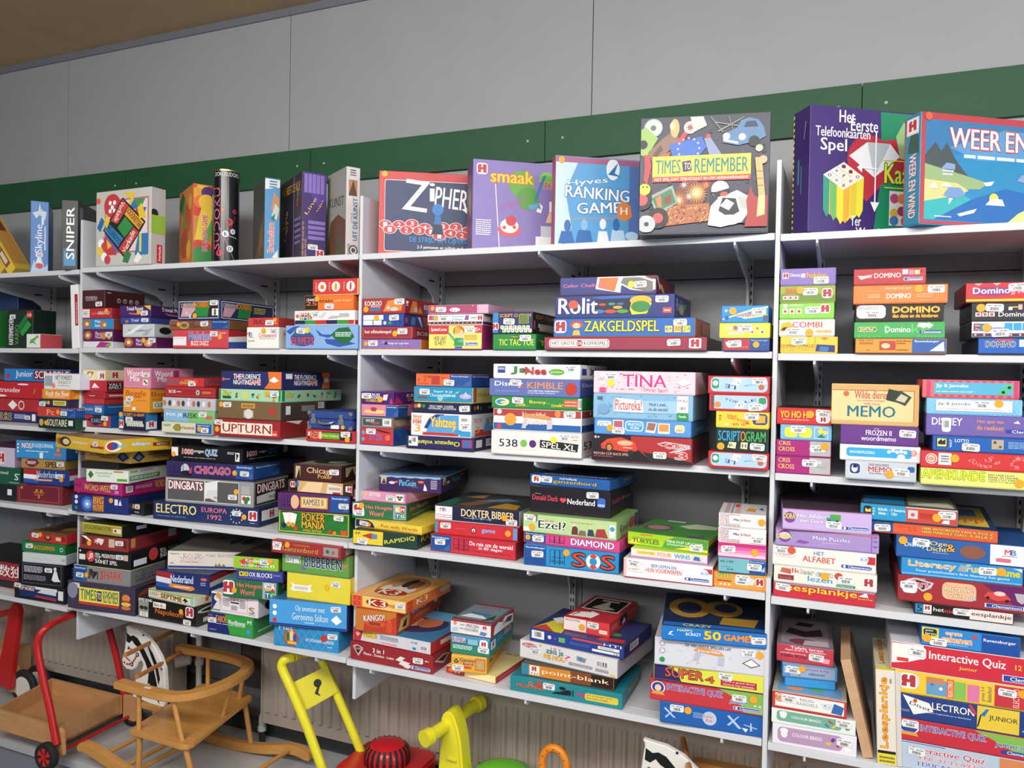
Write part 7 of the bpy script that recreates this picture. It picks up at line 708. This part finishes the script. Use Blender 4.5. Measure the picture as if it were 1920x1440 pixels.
# ---------------------------------------------------------------- other things on the shelves
def spline(pts, n=6, closed=False):
    out = []; N = len(pts); rng = range(N if closed else N-1)
    for i in rng:
        p0 = Vector(pts[i-1] if (i or closed) else pts[0]); p1 = Vector(pts[i]); p2 = Vector(pts[(i+1) % N]); p3 = Vector(pts[(i+2) % N] if (i+2 < N or closed) else pts[-1])
        for k in range(n):
            t = k/n; out.append(tuple(.5*((2*p1)+(-p0+p2)*t+(2*p0-5*p1+4*p2-p3)*t*t+(-p0+3*p1-3*p2+p3)*t**3)))
    if not closed: out.append(tuple(pts[-1]))
    return out
CP = P(-.475, .035, .297)
rt = empty('puzzle_tube', CP, 'tall shiny black cylinder tube with pink number puzzle print', 'game tube')
b = MB(); R_ = .0345; HT = .255
b.lathe([(R_, .002), (R_, HT-.004)], (-.475, .035, .297), (0, 0, 1), mat('121214', .22), 40)
def ontube(u, v, e=.0004):   # u: metres round from front-right, v: height fraction
    a = -math.pi/2+.75+u/(R_*K); return CP+Vector((math.cos(a)*(R_*K+e), math.sin(a)*(R_*K+e), v*HT*K))
def tube_text(txt, u0, v0, u1, v1, col, rot, e=.0005):
    vs, fs = glyphs(txt, 0); ax = min(v[0] for v in vs); bx = max(v[0] for v in vs); ay = min(v[1] for v in vs); by = max(v[1] for v in vs)
    out = []
    for (x, y) in vs:
        s_, t_ = (x-ax)/(bx-ax), (y-ay)/(by-ay)
        if rot: s_, t_ = 1-t_, s_
        out.append(ontube(u0+(u1-u0)*s_, v0+(v1-v0)*t_, e))
    b.add(out, fs, mat(col))
tube_text('SUDOKU', -.050, .13, -.022, .80, 'd8607c', 1); tube_text('DOKUSUDOKU', -.046, .925, .050, .97, 'e0e0e0', 0)
for (u, v, r_, c, ch) in ((-.002, .30, .012, 'e0e0e4', '6'), (.024, .33, .010, 'e0e0e4', '8'), (.010, .43, .014, 'c83848', '9'), (-.024, .09, .012, 'c83848', '7'), (.014, .14, .012, 'e0e0e4', '3'), (.03, .55, .008, 'c83848', '1'), (-.012, .56, .006, 'e87038', ' ')):
    b.add([ontube(u+r_*math.cos(i*.4488), v+r_*math.sin(i*.4488)/(HT*K), .0005) for i in range(14)], [tuple(range(14))], mat(c))
    if ch != ' ': tube_text(ch, u-r_*.4, v-r_*.55/(HT*K), u+r_*.4, v+r_*.55/(HT*K), '181818', 0, .0008)
for (u0, v0, u1, v1, c) in ((-.03, .42, .03, .02, 'd8d8d8'), (-.03, .06, .035, .5, 'c83848'), (.03, .5, -.01, .02, 'c83848'), (-.02, .3, .04, .26, 'd8d8d8')):
    n = 10; L_ = [(u0+(u1-u0)*i/n, v0+(v1-v0)*i/n) for i in range(n+1)]
    b.add([ontube(u, v-.003, .0003) for u, v in L_]+[ontube(u, v+.003, .0003) for u, v in L_], [(i, i+1, n+2+i, n+1+i) for i in range(n)], mat(c))
b.build('tube_body', rt)
b = MB(); b.lathe([(R_*1.015, HT-.004), (R_*1.02, HT), (R_*.93, HT), (R_*.9, HT-.003)], (-.475, .035, .297), (0, 0, 1), mat('a89868', .3, 'paint', .9), 40); b.build('metal_rim', rt, smooth=True)
# two leaning yellow games, far left of top shelf
WD = mat('c8904c', .35, 'wood'); WD2 = mat('b87a40', .38, 'wood')
for px, col, lb, ar in ((-1.428, 'e8c440', 'thin yellow game box leaning left, brown picture on edge, far left', 'R 16 10 84 92 8a5a48;R 20 40 80 56 3a4a68;R 24 60 76 84 5a2a1c;R 30 14 70 30 e8d0b0;C 50 36 4 e87038'), (-1.484, 'e0bc48', 'thin yellow game box leaning left at frame edge, below the other', 'R 14 8 86 92 c88a50;R 30 20 70 60 6a3a24')):
    rt = empty('board_game_box', P(px, .09, .2935), lb, 'board game', 'board game boxes on the shelves', 0, math.radians(-41))
    b = MB(); W_, D_, H_ = .040*K, .060*K, .30*K
    cham_box(b, 0, W_, -D_/2, D_/2, .0005, H_, .0012, mat(col), mat('d8b840'), mat(col))
    Face(b, W_, H_, (0, -D_/2, 0), (1, 0, 0), (0, 0, 1), (0, -1, 0)).art(ar, random.Random(1))
    Face(b, D_, H_, (W_, -D_/2, 0), (0, 1, 0), (0, 0, 1), (1, 0, 0)).art('R 8 8 92 92 c8903c;R 20 60 80 84 6a3a24', random.Random(2))
    raw_build(b, 'lid', rt)
# toy suitcase box on the red card game, left bay third shelf
SU = mat('2c4688', .4); SM = mat('b8bcc4', .3, 'paint', .8)
sz = -.1535; rt = empty('suitcase_box', P(-.08, .07, sz), 'blue suitcase shaped game tin with silver clasps, beside stacked white boxes', 'game tin')
b = MB(); b.box(-.150, -.012, -.008, .15, sz+.0005, sz+.026, SU); b.build('lower_shell', rt, bevel=.004)
b = MB(); b.box(-.150, -.012, -.008, .15, sz+.027, sz+.0475, SU); b.build('lid', rt, bevel=.004)
for x in (-.132, -.046):
    b = MB(); b.prism([(x-.008, sz+.014), (x+.008, sz+.014), (x+.008, sz+.026), (x+.004, sz+.030), (x+.006, sz+.040), (x-.006, sz+.040), (x-.004, sz+.030), (x-.008, sz+.026)], -.0105, -.0082, SM); b.build('clasp', rt, bevel=.0008)
b = MB(); b.tube(spline([(-.112, -.010, sz+.022), (-.108, -.017, sz+.018), (-.09, -.018, sz+.016), (-.072, -.017, sz+.018), (-.068, -.010, sz+.022)], 4), .0028, SM, 10); b.build('handle', rt, smooth=True)
for (x, z, sx) in ((-.150, sz+.001, 1), (-.012, sz+.001, -1), (-.150, sz+.047, 1), (-.012, sz+.047, -1)):
    dz = 1 if z < sz+.02 else -1
    b = MB(); b.prism([(x-.0006*sx, z)]+[(x+sx*.012*math.cos(a*.2618), z+dz*.010*math.sin(a*.2618)) for a in range(7)], -.0096, -.0081, SM); b.build('corner_cap', rt)
b = MB(); b.box(-.077, -.052, -.0096, -.0081, sz+.003, sz+.013, STK); b.build('price_label', rt)
b = MB(); b.lathe([(.0055, 0), (.0055, .0012)], (-.040, -.0081, sz+.008), (0, -1, 0), mat(DOTC), 18); b.build('dot_sticker', rt)
# plank and upright reading box, right bay lowest shelf
b = MB(); a_, c_ = P(1.263, .0, -.7285), None
rt = empty('wooden_board', P(1.193, .01, -.727), 'light wooden board leaning between bingo boxes and upright white box', 'wooden board', None, 0, math.radians(-13.5))
b.box(-.008, .010, -.035, .18, .0, .188, mat('c8a07c', .5, 'wood'), lambda x, y, z: Vector((K*x, K*y, K*z))); raw_build(b, 'plank', rt)
b = MB(); b.box(.0101, .0125, -.03, .17, .004, .18, mat('8a6a50', .5, 'wood'), lambda x, y, z: Vector((K*x, K*y, K*z))); raw_build(b, 'inner_sheet', rt)
rt = empty('board_game_box', P(1.2265, .065, -.7292), 'cream box standing on end, yellow red vertical title, beside board', 'board game', 'board game boxes on the shelves', math.radians(0), math.radians(-2.3))
b = MB(); W_, D_, H_ = .0335*K, .2*K, .180*K
cham_box(b, -W_/2, W_/2, -D_/2, D_/2, .0005, H_, .0012, mat('e4dccc'), mat('d8d0c0'), mat('d8ccb0'))
f = Face(b, W_, H_, (-W_/2, -D_/2, 0), (1, 0, 0), (0, 0, 1), (0, -1, 0)); f.art('R 4 0 96 12 e8d838;R 4 12 96 15 222;T90 20 18 68 92 f0c030/c83828 Leesplankje;N 72 84 82 94 998 1;N 12 2 90 10 874 2', random.Random(3))
f = Face(b, W_, D_, (-W_/2, -D_/2, H_), (1, 0, 0), (0, 1, 0), (0, 0, 1)); f.art('R 4 0 96 8 e8d838;T90 20 18 60 94 d8a030/a83828 Leesplankje', random.Random(3))
raw_build(b, 'lid', rt)
b = MB(); cham_box(b, W_/2+.0004, W_/2+.012, -D_/2+.002, D_/2, .0005, H_-.002, .001, mat('d8d2c8'), mat('d8d2c8'), mat('d0c8b8')); raw_build(b, 'tray', rt)

# ---------------------------------------------------------------- toys on the plinth
def rocking_chair(label):
    rt = empty('rocking_horse_chair', P(-.60, .045, -1.16), label, 'rocking chair', 'wooden rocking horse chairs')
    # seat board
    b = MB(); seat = [(-.655, -.105), (-.648, -.118), (-.455, -.125), (-.437, -.115), (-.435, -.10), (-.50, .195), (-.51, .205), (-.70, .215), (-.713, .205), (-.713, .19)]
    b.prism(seat, -1.012, -.998, WD, 'XY'); b.build('seat', rt, bevel=.003)
    # bent arm rail
    b = MB(); ctr = spline([(-.705, -.108), (-.60, -.112), (-.50, -.108), (-.452, -.06), (-.435, .02), (-.445, .10), (-.485, .155), (-.56, .175), (-.66, .175), (-.775, .172)], 5)
    hw = .0175; L_ = []; Rr = []
    for i, p in enumerate(ctr):
        a = Vector(ctr[max(i-1, 0)]); c = Vector(ctr[min(i+1, len(ctr)-1)]); t = (c-a).normalized(); nx, ny = -t.y, t.x
        L_.append((p[0]+nx*hw, p[1]+ny*hw)); Rr.append((p[0]-nx*hw, p[1]-ny*hw))
    n = len(ctr); vs = []
    for zz in (-.893, -.873):
        vs += [P(x, y, zz) for x, y in L_]+[P(x, y, zz) for x, y in Rr]
    fs = [(i, i+1, n+i+1, n+i) for i in range(n-1)]+[(2*n+i, 2*n+i+1, 3*n+i+1, 3*n+i) for i in range(n-1)]
    fs += [(i, i+1, 2*n+i+1, 2*n+i) for i in range(n-1)]+[(n+i, n+i+1, 3*n+i+1, 3*n+i) for i in range(n-1)]+[(0, n, 3*n, 2*n), (n-1, 2*n-1, 4*n-1, 3*n-1)]
    b.add(vs, fs, WD); arm = b.build('arm_rail', rt, bevel=.004)
    b = MB(); b.box(-.60, -.578, -.117, -.108, -.8731, -.8725, STK); b.build('price_label', arm, origin=rt.location)
    for (x0, y0, x1, y1) in ((-.622, -.112, -.628, -.105), (-.505, -.105, -.475, -.10), (-.445, .05, -.487, .06), (-.50, .163, -.53, .175), (-.655, .174, -.66, .18)):
        b = MB(); b.tube([(x0, y0, -.892), (x1, y1, -1.0)], .0068, WD); b.build('spindle', rt, smooth=True)
    for (x0, y0, x1, y1) in ((-.63, -.10, -.648, -.088), (-.46, -.105, -.435, -.088), (-.52, .185, -.487, .18), (-.69, .195, -.71, .185)):
        b = MB(); b.tube([(x0, y0, -1.011), (x1, y1, -1.135)], .0078, WD); b.build('leg', rt, smooth=True)
    for y in (-.088, .178):
        top = spline([(-.882, -1.103), (-.868, -1.088), (-.84, -1.084), (-.78, -1.097), (-.70, -1.118), (-.62, -1.129), (-.52, -1.130), (-.42, -1.118), (-.345, -1.101), (-.30, -1.101), (-.266, -1.114)], 4)
        bot = spline([(-.262, -1.128), (-.275, -1.135), (-.33, -1.128), (-.42, -1.146), (-.53, -1.159), (-.62, -1.159), (-.72, -1.146), (-.79, -1.128), (-.85, -1.113), (-.875, -1.115)], 4)
        b = MB(); b.prism([(p[0], p[1]) for p in top+bot], y-.011, y+.011, WD); b.build('runner', rt, bevel=.003)
    for x, z in ((-.785, -1.110), (-.705, -1.128), (-.665, -1.134), (-.34, -1.116)):
        b = MB(); b.tube([(x, -.085, z), (x+.003, .18, z)], .0066, WD); b.build('rung', rt, smooth=True)
    # horse head board
    hd = [(-.868, -.794), (-.862, -.806), (-.866, -.83), (-.869, -.858), (-.874, -.878), (-.881, -.897), (-.877, -.914), (-.862, -.924), (-.841, -.924), (-.822, -.914), (-.813, -.897), (-.800, -.888), (-.792, -.898), (-.803, -.926), (-.819, -.944), (-.832, -.966), (-.834, -1.004), (-.765, -1.012), (-.708, -1.014), (-.700, -.996), (-.702, -.947), (-.708, -.898), (-.724, -.866), (-.747, -.839), (-.778, -.814), (-.815, -.800), (-.848, -.797)]
    b = MB(); b.prism(hd, .052, .068, mat('e8e6e0', .3, 'paint')); hdo = b.build('horse_head', rt, bevel=.003)
    bk = mat('121212', .35, 'paint'); rd = mat('c02820', .35, 'paint')
    b = MB()
    def pt(pp, m_, e=.0008):
        b.add([P(x, .052-e, z) for x, z in pp], [tuple(range(len(pp)))], m_)
    pt([(-.860, -.812), (-.845, -.820), (-.832, -.816), (-.815, -.822), (-.795, -.842), (-.772, -.872), (-.748, -.905), (-.735, -.945), (-.730, -.985), (-.722, -1.006), (-.745, -.985), (-.765, -.95), (-.772, -.955), (-.768, -.92), (-.782, -.89), (-.80, -.866), (-.812, -.85), (-.828, -.842), (-.838, -.832), (-.850, -.842), (-.862, -.838)], bk)
    pt([(-.775, -.835), (-.752, -.858), (-.735, -.885), (-.722, -.93), (-.728, -.95), (-.742, -.90), (-.76, -.868)], bk)
    for a_, c_ in (((-.862, -.908), (-.838, -.905)), ((-.838, -.905), (-.815, -.872)), ((-.862, -.888), (-.845, -.896)), ((-.845, -.858), (-.825, -.868))):
        dx, dz = c_[0]-a_[0], c_[1]-a_[1]; l_ = math.hypot(dx, dz); nx, nz = -dz/l_*.0022, dx/l_*.0022
        pt([(a_[0]+nx, a_[1]+nz), (c_[0]+nx, c_[1]+nz), (c_[0]-nx, c_[1]-nz), (a_[0]-nx, a_[1]-nz)], rd, .0011)
    for (x, z, r1, m_, e) in ((-.838, -.905, .0065, bk, .0013), (-.838, -.905, .003, mat('e8e6e0', .3, 'paint'), .0016), (-.815, -.872, .0065, bk, .0013), (-.815, -.872, .003, mat('e8e6e0', .3, 'paint'), .0016), (-.869, -.904, .003, bk, .0013), (-.852, -.857, .005, bk, .0013), (-.854, -.856, .002, mat('e8e6e0', .3, 'paint'), .0016), (-.792, -.809, .003, bk, .001), (-.716, -.90, .003, bk, .001)):
        pt([(x+r1*math.cos(i*.4488), z+r1*math.sin(i*.4488)) for i in range(14)], m_, e)
    b.build('painted_mane', hdo, origin=rt.location)
    for (x, z) in ((-.783, -.832), (-.735, -.886)):
        b = MB(); b.tube([(x+.046, -.06, z+.010-.003), (x-.06+.04, .18, z-.004)], .0065, WD2); b.build('handle_dowel', rt, smooth=True)
    b = MB(); b.box(-.80, -.71, .045, .075, -1.028, -1.0135, WD); b.build('head_rail', rt, bevel=.002)
    return rt
rc = rocking_chair('wooden rocking horse chair, complete in view left of the yellow mower toy')
def copy_tree(o, parent=None):
    c = o.copy(); COL.objects.link(c); c.parent = parent
    for ch in list(o.children): copy_tree(ch, c)
    return c
rc2 = copy_tree(rc); rc2.location = rc.location+Vector((K*1.615, K*-.045, 0)); rc2['label'] = 'second wooden rocking horse chair at bottom right, mostly cut by the frame'

# cart
RED = mat('b81e1c', .3, 'paint'); RUB = mat('1c1c1c', .7, 'plastic'); CW = mat('c09060', .45, 'wood')
rt = empty('push_cart', P(-1.10, .0, -1.16), 'wooden push cart with red tube handle and red spoked wheels', 'push cart')
b = MB(); x0, x1, y0, y1 = -1.40, -.955, -.105, .135; zt, zb = -1.055, -1.115; t = .012
SK = lambda x, y, z: P(x-.28*(y-y0)*(1 if x < -1.1 else .25), y, z)
x0 = -1.235
b.box(x0, x1, y0, y0+t, zb, zt, CW, SK); b.box(x0, x1, y1-t, y1, zb, zt, CW, SK); b.box(x1-t, x1, y0+t, y1-t, zb, zt, CW, SK); b.box(x0, x0+t, y0+t, y1-t, zb, zt, CW, SK); b.box(x0, x1, y0+t, y1-t, zb, zb+.01, CW, SK)
b.build('wooden_tray', rt, bevel=.002)
for y in (-.117, .137):
    b = MB(); b.prism([(-.975, -1.055), (-.93, -1.05), (-.915, -1.06), (-.91, -1.125), (-.925, -1.135), (-.975, -1.13)], y, y+.011, CW); b.build('end_block', rt, bevel=.003)
b = MB(); b.tube(spline([(-.925, -.128, -1.09), (-.955, -.128, -.99), (-.988, -.128, -.90), (-1.010, -.128, -.82), (-1.006, -.120, -.785), (-1.003, -.098, -.768), (-1.024, -.03, -.766), (-1.037, .06, -.766), (-1.050, .11, -.768), (-1.057, .133, -.785), (-1.052, .14, -.83), (-1.02, .152, -.95), (-.99, .152, -1.05), (-.975, .152, -1.10)], 6), .0105, RED, 14); b.build('handle', rt, smooth=True)
b = MB(); b.tube([(-.93, -.125, -1.121), (-.95, .165, -1.121)], .005, RED, 10); b.build('axle', rt, smooth=True)
for y, sx in ((-.145, -.942), (.160, -.957)):
    b = MB(); b.lathe([(.026, -.009), (.038, -.010), (.0395, -.004), (.0395, .004), (.038, .010), (.026, .009)], (sx, y, -1.121), (0, 1, 0), RUB, 32); wh = b.build('wheel', rt, smooth=True)
    b = MB(); b.lathe([(.0262, -.007), (.0262, .007)], (sx, y, -1.121), (0, 1, 0), mat('5a1010', .5, 'plastic'), 24)
    b.lathe([(.008, -.012), (.008, .012)], (sx, y, -1.121), (0, 1, 0), RED, 16)
    for k in range(6):
        a = k*math.pi/3+.3; ca, sa = math.cos(a), math.sin(a); ca2, sa2 = math.cos(a+.62), math.sin(a+.62)
        b.prism([(sx+.004*ca, -1.121+.004*sa), (sx+.0258*ca, -1.121+.0258*sa), (sx+.0258*ca2, -1.121+.0258*sa2)], y-.010, y-.0071, mat('d02820', .3, 'plastic'))
    b.build('spoked_hub', wh, origin=rt.location)
# red walker at the far left
def W(x, y, z):
    s_ = 1.06; return P(1.1351+(x-1.1351)*s_, -1.6686+(y+1.6686)*s_, z*s_)
rt = empty('toy_walker', P(-1.47, .11, -1.16), 'red wooden walker with white disc wheel, cut by left edge', 'toy walker')
b = MB(); b.prism([(-1.315, -1.045), (-1.375, -1.03), (-1.335, -.90), (-1.308, -.785), (-1.295, -.765), (-1.268, -.765), (-1.256, -.785), (-1.262, -.83), (-1.290, -.99), (-1.296, -1.04)], -.012, .004, RED, tf=W); b.build('side_arm', rt, bevel=.003)
b = MB(); b.tube(spline([(-1.28, -.004, -.785), (-1.38, -.02, -.815), (-1.50, -.04, -.85)], 4), .011, RED, tf=W); b.build('push_bar', rt, smooth=True)
b = MB(); b.box(-1.5, -1.33, .006, .082, -1.03, -.93, CW, W); b.box(-1.33, -1.293, .006, .018, -1.06, -.97, CW, W); b.build('wooden_body', rt, bevel=.003)
for y in (.115, .165):
    b = MB(); b.lathe([(.038, -.008), (.057, -.008), (.060, -.004), (.060, .004), (.057, .008), (.038, .008)], (-1.41, y, -1.0995), (0, 1, 0), RUB, 36); wh = b.build('wheel', rt, smooth=True)
    b = MB(); b.lathe([(.0385, -.0085), (.0385, .0085)], (-1.41, y, -1.0995), (0, 1, 0), mat('d8d4cc', .4, 'plastic'), 32); b.build('white_disc', wh, origin=rt.location)

# toy lawn mower
YEL = mat('e8dc30', .25, 'plastic'); YEL2 = mat('d8cc34', .3, 'plastic'); MR = mat('c01c24', .25, 'plastic'); GR = mat('6ac030', .3, 'plastic')
rt = empty('toy_lawn_mower', P(.05, .05, -1.16), 'toy lawn mower with yellow tube handle and red slotted engine', 'toy mower')
b = MB(); L1 = spline([(-.207, .02, -.772), (-.222, .005, -.775), (-.230, .0, -.790), (-.222, .0, -.81), (-.199, .0, -.846), (-.146, .0, -.936), (-.094, .0, -1.038), (-.06, .0, -1.09)], 5)
b.tube(L1, .0125, YEL, 14)
b.tube(spline([(-.187, .072, -.772), (-.172, .08, -.778), (-.155, .08, -.80), (-.13, .08, -.841), (-.076, .08, -.933), (-.027, .08, -1.02), (.0, .08, -1.07)], 5), .0115, YEL, 14)
b.tube(spline([(-.207, .02, -.772), (-.205, .05, -.7705), (-.187, .072, -.772)], 4), .0125, YEL, 14)
b.build('handle', rt, smooth=True)
b = MB(); q4 = [P(-.204, .012, -.838), P(-.135, .072, -.80), P(-.098, .072, -.866), P(-.165, .012, -.908)]
off = Vector((.5, -.6, .35)).normalized()*.018
b.add(q4+[p-off for p in q4], [(0, 1, 2, 3), (7, 6, 5, 4), (0, 4, 5, 1), (1, 5, 6, 2), (2, 6, 7, 3), (3, 7, 4, 0)], YEL2)
pn = b.build('control_panel', rt, bevel=.002)
b = MB(); c4 = sum(q4, Vector())/4; ex = (q4[1]-q4[0]).normalized(); ey = (q4[0]-q4[3]).normalized(); nn = ex.cross(ey).normalized(); nn = nn if nn.y < 0 else -nn
kn = mat('101010', .6, 'plastic')
c5 = c4+ex*.012+ey*.012+nn*.0015
b.add([c5+(ex*math.cos(i*.4)+ey*math.sin(i*.4))*.0135 for i in range(16)], [tuple(range(16))], kn)
b.add([c5-ex*.004-ey*.01, c5+ex*.005-ey*.01, c5-ex*.010-ey*.030, c5-ex*.006-ey*.045, c5-ex*.022-ey*.028], [(0, 1, 2), (0, 2, 3, 4)], kn)
b.build('key_slot', pn, origin=rt.location)
b = MB(); b.lathe([(.05, 0), (.058, .012), (.0585, .030), (.054, .046), (.042, .056), (.02, .0605), (.003, .0615)], (.065, .06, -1.022), (0, 0, 1), MR, 40); eng = b.build('engine_cover', rt, smooth=True)
b = MB()
for k in range(22):
    a = k*2*math.pi/22; pr_ = [(.0595, .008), (.0600, .029), (.0555, .0455), (.046, .0545)]
    vs = []
    for r_, h in pr_:
        for da in (-.07, .07): vs.append(P(.065+r_*math.cos(a+da), .06+r_*math.sin(a+da), -1.022+h+.001))
    b.add(vs, [(0, 1, 3, 2), (2, 3, 5, 4), (4, 5, 7, 6)], mat('181416', .6, 'plastic'))
b.build('vent_slots', eng, origin=rt.location)
b = MB(); b.prism([(-.035, -.03), (.155, -.03), (.17, .0), (.17, .13), (.155, .16), (-.02, .16), (-.045, .13), (-.045, .0)], -1.07, -1.012, MR, 'XY'); b.build('engine_base', rt, bevel=.008)
b = MB(); b.prism([(-.09, -.05), (.15, -.05), (.165, .17), (-.06, .17)], -1.125, -1.0705, GR, 'XY'); b.build('deck', rt, bevel=.006)
b = MB(); b.prism([(-.06, -1.07), (-.005, -1.012), (-.005, -1.04), (-.045, -1.075)], .085, .16, GR); b.build('side_chute', rt)
for x in (-.06, .125):
    for y in (-.062, .192):
        b = MB(); b.lathe([(.026, -.008), (.028, -.004), (.028, .004), (.026, .008)], (x, y, -1.132), (0, 1, 0), RUB, 24); b.build('wheel', rt, smooth=True)
# yellow ride-on animal with handle bar
rt = empty('ride_on_toy', P(.27, .06, -1.16), 'yellow plastic ride-on column with crossbar handle', 'ride-on toy')
b = MB(); b.prism(spline([(.222, -1.12), (.229, -.99), (.236, -.90), (.234, -.868), (.240, -.848), (.252, -.838), (.266, -.842), (.279, -.868), (.289, -.905), (.296, -.96), (.305, -1.03), (.315, -1.12)], 4), .03, .085, YEL); b.build('neck_column', rt, bevel=.008)
b = MB(); b.tube([(.236, -.03, -.877), (.252, .055, -.872), (.272, .165, -.865)], .0155, YEL, 16); hb = b.build('handle_bar', rt, smooth=True)
for p, q_ in (((.230, -.042, -.878), (.2365, -.022, -.877)), ((.2705, .158, -.8655), (.276, .178, -.865))):
    b = MB(); b.tube([p, q_], .0205, YEL, 16); b.build('grip_end', hb, smooth=True, origin=rt.location)
b = MB()
for z in (-.95, -.985, -1.02):
    b = MB(); b.tube([(.258, .028, z), (.282, .028, z-.002)], .004, YEL2, 8); b.build('rib', rt, smooth=True)
b = MB(); b.lathe([(.06, 0), (.075, .01), (.08, .03), (.07, .05), (.045, .062), (.01, .066)], (.385, .08, -1.03), (0, 0, 1), GR, 28); b.build('green_seat', rt, smooth=True)
b = MB(); b.prism([(.21, -.0), (.455, -.0), (.455, .15), (.21, .15)], -1.13, -1.075, YEL2, 'XY'); b.prism([(.31, .02), (.45, .02), (.45, .13), (.31, .13)], -1.075, -1.028, GR, 'XY'); b.build('body', rt, bevel=.01)
for x in (.245, .42):
    for y in (-.010, .160):
        b = MB(); b.lathe([(.028, -.008), (.031, -.004), (.031, .004), (.028, .008)], (x, y, -1.129), (0, 1, 0), RUB, 24); b.build('wheel', rt, smooth=True)
# orange ring toy
OR = mat('e88a20', .35, 'plastic')
rt = empty('ring_toy', P(.53, .06, -1.16), 'orange ring handle toy standing between yellow toy and horse', 'baby toy')
b = MB(); b.tube([(.525+.031*math.cos(t*.2618), .06, -.925+.042*math.sin(t*.2618)) for t in range(24)], .0092, OR, 12, closed=True); rg = b.build('orange_ring', rt, smooth=True)
b = MB()
for t in range(12):
    a = t*.5236; b.lathe([(.0018, 0), (.0016, .0012)], (.525+.031*math.cos(a), .0508, -.925+.042*math.sin(a)), (0, -1, 0), mat('a85010', .5, 'plastic'), 8)
b.build('dots', rg, origin=rt.location)
b = MB(); b.lathe([(.02, 0), (.04, .02), (.045, .05), (.035, .08), (.01, .092)], (.545, .06, -1.055), (0, 0, 1), MR, 24); b.build('red_dome', rt, smooth=True)
b = MB(); b.tube([(.563, .045, -1.03), (.575, .04, -.985), (.566, .045, -.948)], .012, mat('c8e048', .4, 'plastic'), 12); b.build('green_peg', rt, smooth=True)
b = MB(); b.prism([(.48, .0), (.62, .0), (.62, .12), (.48, .12)], -1.159, -1.055, mat('e8a030', .4, 'plastic'), 'XY'); b.build('base_block', rt, bevel=.01)
